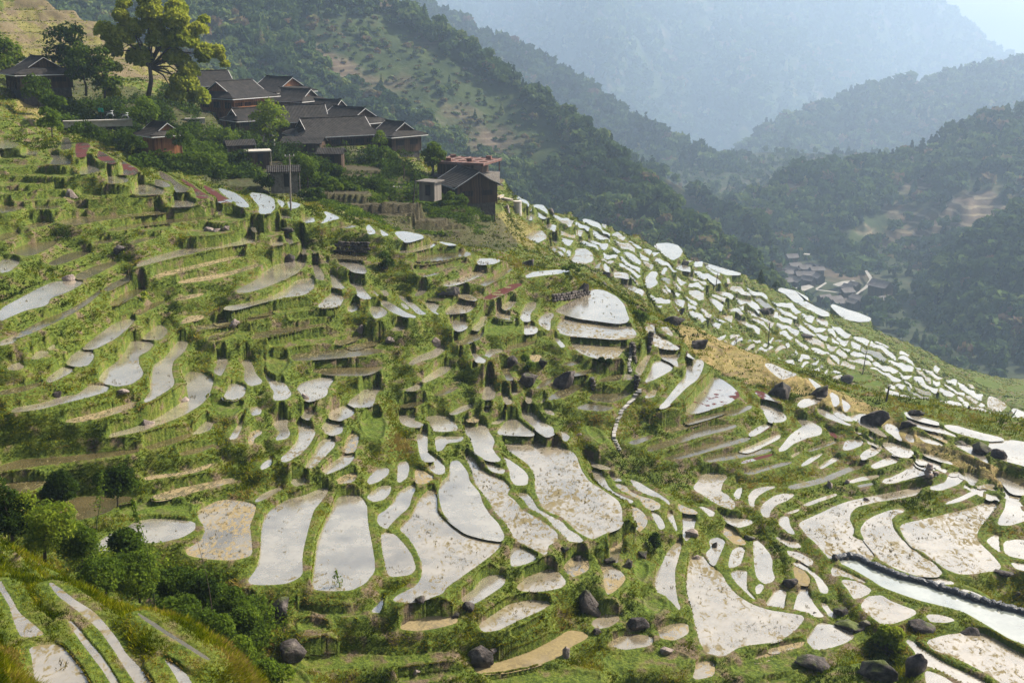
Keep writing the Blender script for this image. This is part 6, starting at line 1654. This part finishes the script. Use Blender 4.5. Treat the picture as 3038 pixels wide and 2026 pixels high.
def boulder(px, py, w, h, label, lean=0.0, mat=None, name='boulder', seed=None):
    g_, r = ground_at(px, py-1); mpp = r/FPX*1.03; R = np.random.default_rng(int(px*7+py)); W_, H_ = w*mpp*.80, h*mpp*.80
    V, Fr = rock_shape(R, W_, H_, max(W_*.75, .5), lean); a = -math.atan2(g_.x, g_.y)
    o = mesh_np(name, V, Fr, mat or M_ROCK); o.location = g_+Vector((0, 0, -.22*H_)); o.rotation_euler = (0, 0, a+R.uniform(-.2, .2))
    tag(o, label, 'rock', 'boulders scattered over the terraces'); return o
BL = [(168,455,34,28,'pale upright boulder in the upper left risers',0,1),(666,602,36,42,'lone brown boulder on the bend of the long narrow pond',.1,0),(477,530,30,16,'left stone of the pale row on the upper left riser',0,1),(500,531,26,15,'middle stone of the pale row on the upper left riser',0,1),(522,527,24,17,'right stone of the pale row on the upper left riser',0,1),
 (1153,1315,44,62,'upright black boulder between two stubble ponds',0,0),(1385,1272,58,56,'black rounded boulder at the foot of the largest pond',-.2,0),(1352,1396,88,88,'largest black boulder in the lower middle',0,0),(1460,1438,78,52,'long dark boulder leaning right of the largest black boulder',.5,0),(1098,1518,88,66,'dark wedge boulder above the drained tan field',.3,0),
 (1172,838,46,38,'grey boulder topping the pair left of the rock outcrop',0,0),(1205,882,54,60,'black tilted boulder below the grey one',.45,0),(1290,886,66,58,'black rock outcrop hanging over the brown pond',.4,0),(1245,840,26,34,'small dark rock under the ponds in the middle',.3,0),(1336,676,34,44,'dark rock face at the left corner of the round pond',.2,0),
 (1391,634,30,22,'round black boulder above the round pond',0,0),(1390,655,34,14,'flat black rock behind the round pond',0,0),(1205,610,44,26,'dark slab rock on the upper middle terraces',.8,0),(1150,608,30,30,'dark rock in the riser left of the slab rock',0,0),(1023,678,70,26,'long brown slab lying along the middle path',.6,0),(864,752,46,54,'pinkish leaning rock on the green bank',.7,1),(828,762,22,24,'small pale rock left of the pinkish rock',0,1),
 (1000,790,30,28,'small grey rock pair in the middle terraces',0,1),(340,978,44,28,'grey-purple rock in the lower left straw terrace',0,1),(423,918,46,18,'white flat rock at the edge of the winding pond',0,1),(283,905,36,18,'pinkish rock set in the left riser',.2,1),(132,910,26,22,'dark stone at the left water edge',.4,0),(158,640,40,16,'flat pink stone on a left terrace',0,1),(690,525,4,4,'',0,0),(553,490,42,22,'dark boulder at the top of the middle gully',0,0),(660,533,36,16,'brown rock left of the crest ponds',0,0),(273,580,36,26,'dark rock in the far left riser',.3,0),
 (1540,740,64,36,'striped grey slab rock on the brown crest',.5,0),(1598,798,48,40,'dark rock on the straw-covered crest',.5,0),(1567,722,26,26,'small dark rock above the striped slab',0,0),(1785,910,74,66,'black peaked boulder behind the red weed pond',.4,0),(1872,905,48,44,'black slanting slab by the crest pond',.9,0),(1943,876,42,30,'black dome boulder beside the green field',0,0),(2000,968,84,58,'black wedge boulder on the right crest',.6,0),(2078,980,50,28,'black flat rock right of the wedge boulder',.6,0),
 (2100,950,44,22,'grey slab rock at the crest edge',.4,0),(2252,1035,56,34,'dark rock capped with dry grass in the large right pond',0,0),(2290,1048,46,26,'brown low rock at the right of the large pond island',.3,0),(2208,1022,38,16,'flat dark rock left of the large pond island',0,0),(1750,716,52,26,'grass-topped grey outcrop among the far ponds',.5,0),(1262,490,30,22,'dark boulder near the skyline of the far terraces',0,0),(1595,585,22,20,'small black boulder by the skyline ponds',.2,0),(1625,600,22,10,'flat black stone right of the skyline boulder',0,0),(1847,775,40,16,'dark ledge among the far right ponds',.5,0),
 (2010,1548,120,74,'large brown rock at the lower right edge',.35,0),(2088,1548,66,100,'tall dark rock right of the large brown rock',.3,0),(1865,1528,110,34,'long dark rock ledge at the bottom right',0,0),(1890,1548,70,18,'thin slab under the long rock ledge',0,0),(1945,1440,90,22,'grey slab rock sloping behind the round field',.6,0),(1985,1438,44,30,'small dark rock above the bright bush',0,0),(2118,1450,84,44,'grass-topped brown rock at the lower right pond',0,0),(2228,1460,64,34,'dark smooth rock at the back of the lower right pond',.2,0),(1870,1410,20,12,'tiny dark stone on the grey slab',0,0),(1930,1410,46,34,'mossy boulder among the lower right banks',.1,0),
 (1475,1278,30,38,'dark rock by the lower middle reed plant',0,0),(1590,1228,46,26,'pale rock at the head of the narrow ponds',.1,1),(1640,1258,22,30,'small pointed black rock beside the narrow pond',.2,0),(1600,1283,36,18,'pinkish rock at the top of the wide stubble field',0,1),(1720,1235,38,20,'dark rock on the end of the central bank',.2,0),(1810,1342,46,30,'black rock between the lower right small ponds',.4,0),(1298,1262,30,20,'small dark rocks at the tip of the largest pond',0,0),(1318,1290,34,26,'dark leaning rock left of the small straw field',.8,0),(1400,1290,40,22,'low black rock right of the small straw field',.3,0),(1440,1300,30,34,'dark rock in the shadow of the reed plant',.2,0),(1920,1284,14,18,'black bagged stone at the head of the milky channel',0,0),(1940,1284,22,14,'second black bagged stone at the head of the milky channel',0,0),
 (672,1502,90,66,'brown cracked rock at the bottom left of the ledge',0,0),(645,1402,70,62,'dark pale-topped rock in the lower left gully',.2,0),(1372,1452,30,22,'small rock under the largest black boulder',0,0),(1300,1505,34,50,'upright brown slab below the straw ponds',.2,1),(990,1392,40,22,'dark rounded rock on the grassy riser',0,0),(1073,1398,44,32,'grey rounded rock at the corner of the lower pond',0,0),(1045,1412,44,18,'flat rock beside the grey rounded rock',0,0),(960,1545,30,18,'small pale rock near the bottom edge',0,1),(1135,1500,24,14,'small pale stone on the lower grass',0,1),(1530,1495,44,20,'pale brown rock left of the wide stubble field',.2,1),(2335,1362,34,16,'grey rock at the right banks',0,0),(2303,1318,60,18,'dark hollow rock on the right bank',0,0),
 (1990,1150,24,22,'brown stone in the right riser',0,1),(2045,1140,26,16,'pink stone in the right riser',0,1),(1905,1118,20,24,'pinkish stone pillar in the right riser',0,1),(1945,1108,16,18,'small brown stone in the upper right riser',0,1),(1330,1000,18,12,'small pale stone by the middle path',0,1),(700,915,26,22,'brown stone at the edge of the middle pond',.2,1),(535,745,26,22,'pale broken stone on the grassy middle bank',.6,1),(895,785,30,20,'pale stone in the middle terrace wall',0,1),(1170,1020,20,14,'pale stone beside the small central ponds',0,1)]
for (x, y, w_, h_, lb, ln, pl) in BL:
    if lb: boulder(x, y, w_, h_, lb, ln, M_ROCKP if pl else M_ROCK)
# dry-stone retaining walls
def stone_wall(label, pts, hpx, mat=None, size=.34):
    P = []
    for (x, y) in pts:
        g_, r = ground_at(x, y); P.append((g_, r))
    R = np.random.default_rng(int(pts[0][0])); Vs = []; Fs = []; o = 0
    k4 = _iv; 
    for (a, ra), (c, rc) in zip(P[:-1], P[1:]):
        L = (c-a).length; H = hpx*.5*(ra+rc)/FPX; d = (c-a).normalized()
        nx = max(1, int(L/(size*1.25))); nz = max(1, int(H/(size*.75)))
        for i in range(nx):
            for j in range(nz):
                q = a+d*((i+.5+.3*R.normal()*.5+.5*(j % 2))*L/nx)+Vector((0, 0, (j+.5)*H/nz)); n_ = Vector((-d.y, d.x, 0)); q = q+n_*(.10*j*size+R.normal()*.05)
                sx, sy, sz = size*R.uniform(.5, .85), size*R.uniform(.4, .6), size*R.uniform(.32, .52); ang = math.atan2(d.y, d.x)+R.normal()*.2
                B = np.array([[x_, y_, z_] for x_ in (-1,1) for y_ in (-1,1) for z_ in (-1,1)])*np.array([sx, sy, sz])*R.uniform(.75, 1.05, (8, 3))
                ca_, sa_ = math.cos(ang), math.sin(ang); B = np.stack([B[:,0]*ca_-B[:,1]*sa_, B[:,0]*sa_+B[:,1]*ca_, B[:,2]], 1)+np.array(q)
                Vs.append(B); Fs += [[x_+o for x_ in f_] for f_ in ((0,1,3,2),(4,6,7,5),(0,4,5,1),(2,3,7,6),(0,2,6,4),(1,5,7,3))]; o += 8
    ob = mesh_np('stone_wall', np.concatenate(Vs), np.array(Fs), mat or M_ROCK); tag(ob, label, 'wall', 'dry-stone terrace walls')
stone_wall('black dry-stone wall above the deep upper pond', [P2('U1', 225, 112), P2('U1', 335, 118), P2('U1', 448, 118)], 26)
stone_wall('mossy dry-stone wall behind the round pond', [P2('U1', 1745, 455), P2('U1', 1850, 445), P2('U1', 1990, 412)], 18)
stone_wall('brown dry-stone wall along the right terraces', [P2('U3', 1280, 1532), P2('U3', 1400, 1500), P2('U3', 1540, 1455), P2('U3', 1640, 1425)], 13, M_ROCKP)
stone_wall('short stone wall beside the steps', [P2('U2', 430, 890), P2('U2', 480, 850), P2('U2', 525, 815)], 26)
stone_wall('dark stone wall below the middle ponds right of the gully', [P2('U1', 2020, 1090), P2('U1', 2150, 1085), P2('U1', 2320, 1075)], 18)
# white stone steps
M_STEP = simple('pale_step_stone', (.26,.245,.22), (.40,.375,.34), 3, .85)
def steps(label, line, n, wpx):
    L = np.array(line, float); s_ = np.concatenate([[0], np.cumsum(np.linalg.norm(np.diff(L, axis=0), axis=1))]); t = None
    for k in range(n):
        q = s_[-1]*k/(n-1); x = np.interp(q, s_, L[:,0]); y = np.interp(q, s_, L[:,1]); g_, r = ground_at(x, y)
        if t is None: t = empty('stone_steps', g_, 0, label, 'steps', 'white stone steps'); org = g_
        mb = MB(); mb.box((0, 0, 0), (wpx*r/FPX, .24, .12)); o = mb.build('step', M_STEP, t); o.location = g_-org+Vector((0, 0, .14)); o.rotation_euler = (0, 0, -math.atan2(g_.x, g_.y)+.05*math.sin(k*3))
steps('upper flight of white stone steps beside the stone wall', [P2('U1', 2292, 768), P2('U1', 2282, 840), P2('U1', 2272, 905), P2('U1', 2285, 950)], 24, 8)
steps('lower winding flight of white stone steps down the green bank', [P2('U1', 2345, 1085), P2('U1', 2300, 1150), P2('U1', 2235, 1215), P2('U1', 2195, 1290), P2('U1', 2172, 1370), P2('U1', 2172, 1430), P2('U1', 2205, 1495)], 52, 9)
# ---------------------------------------------------------------- poles
M_POLE = simple('grey_wood_pole', (.14,.12,.10), (.24,.21,.18), 3, .85); M_POLED = simple('dark_wood_pole', (.03,.025,.022), (.06,.05,.045), 3, .85)
def pole(label, b0, t0, mat, arm=True, rmin=0):
    g_, r = ground_at(*b0, rmin=rmin); mpp = r/FPX*1.02; dx, dy, _ = ray(*b0); right = Vector((float(dy), -float(dx), 0))
    t = empty('power_pole', g_, 0, label, 'pole', 'wooden power poles'); tp = right*((t0[0]-b0[0])*mpp)+Vector((0, 0, (b0[1]-t0[1])*mpp)); ro = max(.09, tp.z*.016)
    MB().bar((0, 0, -.6), tp, ro*1.2, ro*.8, 8).build('shaft', mat, t)
    if arm:
        c = tp*.985; MB().bar(c-right*tp.z*.085, c+right*tp.z*.085, ro*.45, ro*.45, 5).build('crossarm', mat, t)
        for k in (-1, 0, 1): MB().bar(c+right*tp.z*.078*k, c+right*tp.z*.078*k+Vector((0, 0, .22)), .05, .04, 6).build('insulator', M_PALE, t)
pole('tall grey power pole with crossarm in the crest ponds', (667, 482), (671, 362), M_POLE)
pole('dark pole standing in the far curved ponds', P2('U2', 1368, 765), P2('U2', 1366, 600), M_POLED, False)
pole('dark pole beside the green field on the far slope', P2('U2', 2018, 965), P2('U2', 2031, 800), M_POLED)
pole('lowest dark pole near the black rocks of the right crest', P2('U2', 2183, 1150), P2('U2', 2197, 1040), M_POLED)
pole('small dark pole among the skyline ponds', P2('U2', 997, 335), P2('U2', 1008, 250), M_POLED, False)
pole('leaning dark pole on the skyline', P2('U4', 1265, 522), P2('U4', 1307, 430), M_POLED, False)
pole('dark pole by the pale plank hut', R2p(1605, 1000), R2p(1627, 840), M_POLED, False)
# ---------------------------------------------------------------- channel edge, sign, tank, timber, bikes, person
M_LINER = simple('black_plastic_liner', (.018,.020,.026), (.05,.055,.065), 3, .35, .12, 8, spec=.5)
lp = [P2('T8', *q) for q in ((600,652),(655,640),(720,634),(800,656),(900,710),(1000,752),(1100,787),(1200,812),(1300,836),(1400,872),(1500,905),(1600,940),(1700,970),(1800,998),(1900,1022),(2060,1068))]
ch = [f for f in ALL if f['k'] == 'c'][0]; lx, ly = on_plane(np.array([p_[0] for p_ in lp]), np.array([p_[1] for p_ in lp]), ch['z'])
q = MB(); pts_ = []
for k in range(len(lp)-1):
    for s_ in np.linspace(0, 1, 7)[:-1]: pts_.append((lx[k]*(1-s_)+lx[k+1]*s_+random.gauss(0, .05), ly[k]*(1-s_)+ly[k+1]*s_+random.gauss(0, .05), ch['z']+.12+random.gauss(0, .04)))
q.tube(pts_, [.24+random.uniform(-.05, .06) for _ in pts_], 8); o = q.build('liner_edge', M_LINER, None, True); tag(o, 'wrinkled black plastic edge along the milky channel', 'liner')
M_TEAL = simple('teal_panel', (.0,.20,.15), (.01,.26,.20), 3, .6)
g_ = at(*P2('T1', 870, 985), 172); t = empty('sign', g_, -.1, 'small teal green sign under the tallest tree', 'sign'); MB().box((0, 0, .55), (.75, .05, .55), 0, .15).build('panel', M_TEAL, t); MB().bar((0, 0, -1), (0, 0, .4), .04).build('post', M_POLED, t)
q = MB()
for k in range(3): q.box((-.12+.02*k, -.03-.001*k, .68-.12*k), (.38-.06*k, .012, .03), 0, .15)
q.build('lettering', M_PALE, t)
# low path wall under the big tree
for lb, a_, c_, r_ in (('pale concrete path edge under the tallest tree', (540,1030), (1140,1050), 168), ('pale edge of the yard left of the tall house', (1590,1025), (1765,1022), 200)):
    A_ = at(*P2('T1', *a_), r_); B_ = at(*P2('T1', *c_), r_); mid = (A_+B_)/2; L = (B_-A_).length; o = MB().box((0, 0, 0), (L, .9, .16)).box((0, .2, -.5), (L, .4, .8)).build('path_wall', M_CONC); o.location = mid; o.rotation_euler = (0, 0, math.atan2(B_.y-A_.y, B_.x-A_.x)); tag(o, lb, 'wall', 'village path walls')
M_TYRE = simple('black_rubber', (.012,.012,.012), (.03,.03,.03), 4, .7); M_CHROME = simple('pale_metal', (.45,.45,.46), (.6,.6,.6), 4, .35, spec=.6)
def bike(label, x, y, c):
    g_ = at(*P2('T1', x, y), 170.5); t = empty('motorbike', g_, random.uniform(-.4, .4), label, 'motorbike', 'motorbikes parked under the big tree')
    for sx in (-.62, .62):
        q = MB(); q.tube([(sx+.29*math.cos(a), 0, .3+.29*math.sin(a)) for a in np.linspace(0, 6.283, 15)], [.05]*15, 6); q.build('wheel', M_TYRE, t)
    MB().tube([(-.6, 0, .3), (-.35, 0, .62), (.3, 0, .66), (.62, 0, .3)], [.05, .13, .12, .05], 7).build('body', c, t)
    MB().tube([(-.75, 0, .82), (-.3, 0, .80), (.05, 0, .78)], [.09, .12, .08], 7).build('seat', M_TYRE, t)
    MB().bar((.62, 0, .3), (.40, 0, 1.02), .035).bar((.40, -.33, 1.02), (.40, .33, 1.02), .025).build('handlebar', M_CHROME, t)
bike('pale motorbike parked left under the tallest tree', 950, 1018, M_CHROME); bike('white motorbike parked right under the tallest tree', 1080, 1035, M_PALE)
g_, r = ground_at(*R2p(2290, 1060)); t = empty('water_tank', g_, 0, 'grey concrete water tank right of the black house', 'tank')
MB().bar((0, 0, -.5), (0, 0, 2.0), .75, .72, 20).build('body', M_CONC, t, False); MB().bar((0, 0, 2.0), (0, 0, 2.12), .80, .80, 20).build('lid', M_CONC, t)
boulder(*R2p(2215, 1055), 22, 26, 'pale rounded boulder left of the concrete tank', 0, M_ROCKP)
for k, (x, y, lb) in enumerate([(2110,955,'left stack of pale sawn timber by the black house'),(2165,965,'middle stack of pale sawn timber by the black house'),(2215,985,'right stack of pale sawn timber by the black house'),(1455,905,'pale planks laid on the garden terrace')]):
    g_, r = ground_at(*R2p(x, y)); t = empty('timber_stack', g_, .3+k, lb, 'timber', 'timber stacks around the black house')
    for i in range(6): MB().box((random.uniform(-.2, .2), (i % 3)*.32-.3, .18+.2*(i//3)), (2.6, .26, .14), random.uniform(-.06, .06)).build('plank', M_STEP if i % 2 else simple('sawn_wood', (.36,.27,.18), (.5,.4,.28), 3), t)
# person on the straw crest
M_SHIRT = simple('pale_shirt', (.55,.52,.48), (.65,.62,.58), 6); M_TROU = simple('dark_trousers', (.015,.015,.02), (.03,.03,.04), 6); M_SKIN = simple('skin', (.30,.17,.11), (.34,.20,.13), 5); M_HAT = simple('straw_hat', (.60,.54,.42), (.70,.64,.50), 6); M_HAIR = simple('black_hair', (.01,.008,.007), (.018,.014,.012), 6)
def skin_body(name, J, E, mats, parent):
    me = bpy.data.meshes.new(name); me.from_pydata([j[0] for j in J], E, []); o = bpy.data.objects.new(name, me); COL.objects.link(o); o.parent = parent
    o.modifiers.new('skin', 'SKIN'); sv = me.skin_vertices[0].data if me.skin_vertices else None
    if sv is None:
        bpy.context.view_layer.objects.active = o; bpy.ops.object.mode_set(mode='OBJECT'); sv = me.skin_vertices[0].data
    for k, j in enumerate(J): sv[k].radius = (j[1], j[1])
    sv[0].use_root = True; s2 = o.modifiers.new('sub', 'SUBSURF'); s2.levels = 1; s2.render_levels = 1
    dg = bpy.context.evaluated_depsgraph_get(); dg.update(); nm = bpy.data.meshes.new_from_object(o.evaluated_get(dg)); o.modifiers.clear(); o.data = nm
    for mt in mats: nm.materials.append(mt)
    return o
g_, r = ground_at(*P2('U2', 1135, 755)); t = empty('person', g_, math.atan2(-g_.x, g_.y)+.5, 'person in pale top, dark trousers and pale hat walking on the straw crest', 'person')
J = [((0,0,.92),.14),((0,.01,1.12),.13),((0,.02,1.36),.15),((0,.02,1.47),.06),((0,0,1.60),.095),((0,-.02,1.68),.09),
 ((.10,0,.86),.10),((.12,-.10,.48),.068),((.12,-.06,.10),.045),((.13,-.2,.04),.04),((-.10,0,.86),.10),((-.12,.12,.48),.068),((-.12,.26,.12),.045),((-.12,.14,.05),.04),
 ((.20,.02,1.40),.065),((.27,.02,1.14),.048),((.27,-.12,.95),.036),((.27,-.18,.88),.034),((-.20,.02,1.40),.065),((-.27,-.02,1.16),.048),((-.24,-.18,1.02),.036),((-.24,-.25,.98),.034)]
E = [(0,1),(1,2),(2,3),(3,4),(4,5),(0,6),(6,7),(7,8),(8,9),(0,10),(10,11),(11,12),(12,13),(2,14),(14,15),(15,16),(16,17),(2,18),(18,19),(19,20),(20,21)]
bd = skin_body('body', J, E, [M_SKIN, M_SHIRT, M_TROU], t)
for pl in bd.data.polygons:
    z = pl.center.z; pl.material_index = 2 if z < .98 and abs(pl.center.x) < .22 else (1 if z < 1.45 and not (abs(pl.center.x) > .2 and z < 1.1) else 0); pl.use_smooth = True
for sx in (1, -1):      # fingers and thumb close to the palm
    bx, by, bz = (.27, -.19, .86) if sx > 0 else (-.24, -.26, .96); q = MB()
    for k in range(4): q.tube([(bx+(k-1.5)*.018, by, bz), (bx+(k-1.5)*.02, by-.04, bz-.03), (bx+(k-1.5)*.02, by-.04, bz-.065)], [.010, .009, .007], 5)
    q.tube([(bx+sx*-.035, by+.02, bz+.02), (bx+sx*-.055, by-.02, bz-.01)], [.011, .008], 5); q.build('hand', M_SKIN, t)
q = MB(); n = 16
q.add([(0, -.02, 1.86)]+[(.21*math.cos(i*6.283/n), -.02+.21*math.sin(i*6.283/n), 1.70) for i in range(n)], [(0, 1+i, 1+(i+1) % n) for i in range(n)]); q.build('hat', M_HAT, t)
q = MB(); q.add([(.02*s_, -.105, 1.60+dz) for s_ in (-1, 1) for dz in (0,)]+[(0, -.13, 1.58)], [(0,1,2)]); q.build('nose', M_SKIN, t)
q = MB()
for s_ in (-1, 1): q.box((.035*s_, -.098, 1.63), (.022, .01, .012))
q.box((0, -.098, 1.54), (.045, .01, .01)); q.build('face_features', M_HAIR, t)
q = MB(); q.tube([(0, .06, 1.70), (0, .085, 1.62), (0, .06, 1.55)], [.06, .075, .05], 8); q.build('hair', M_HAIR, t)
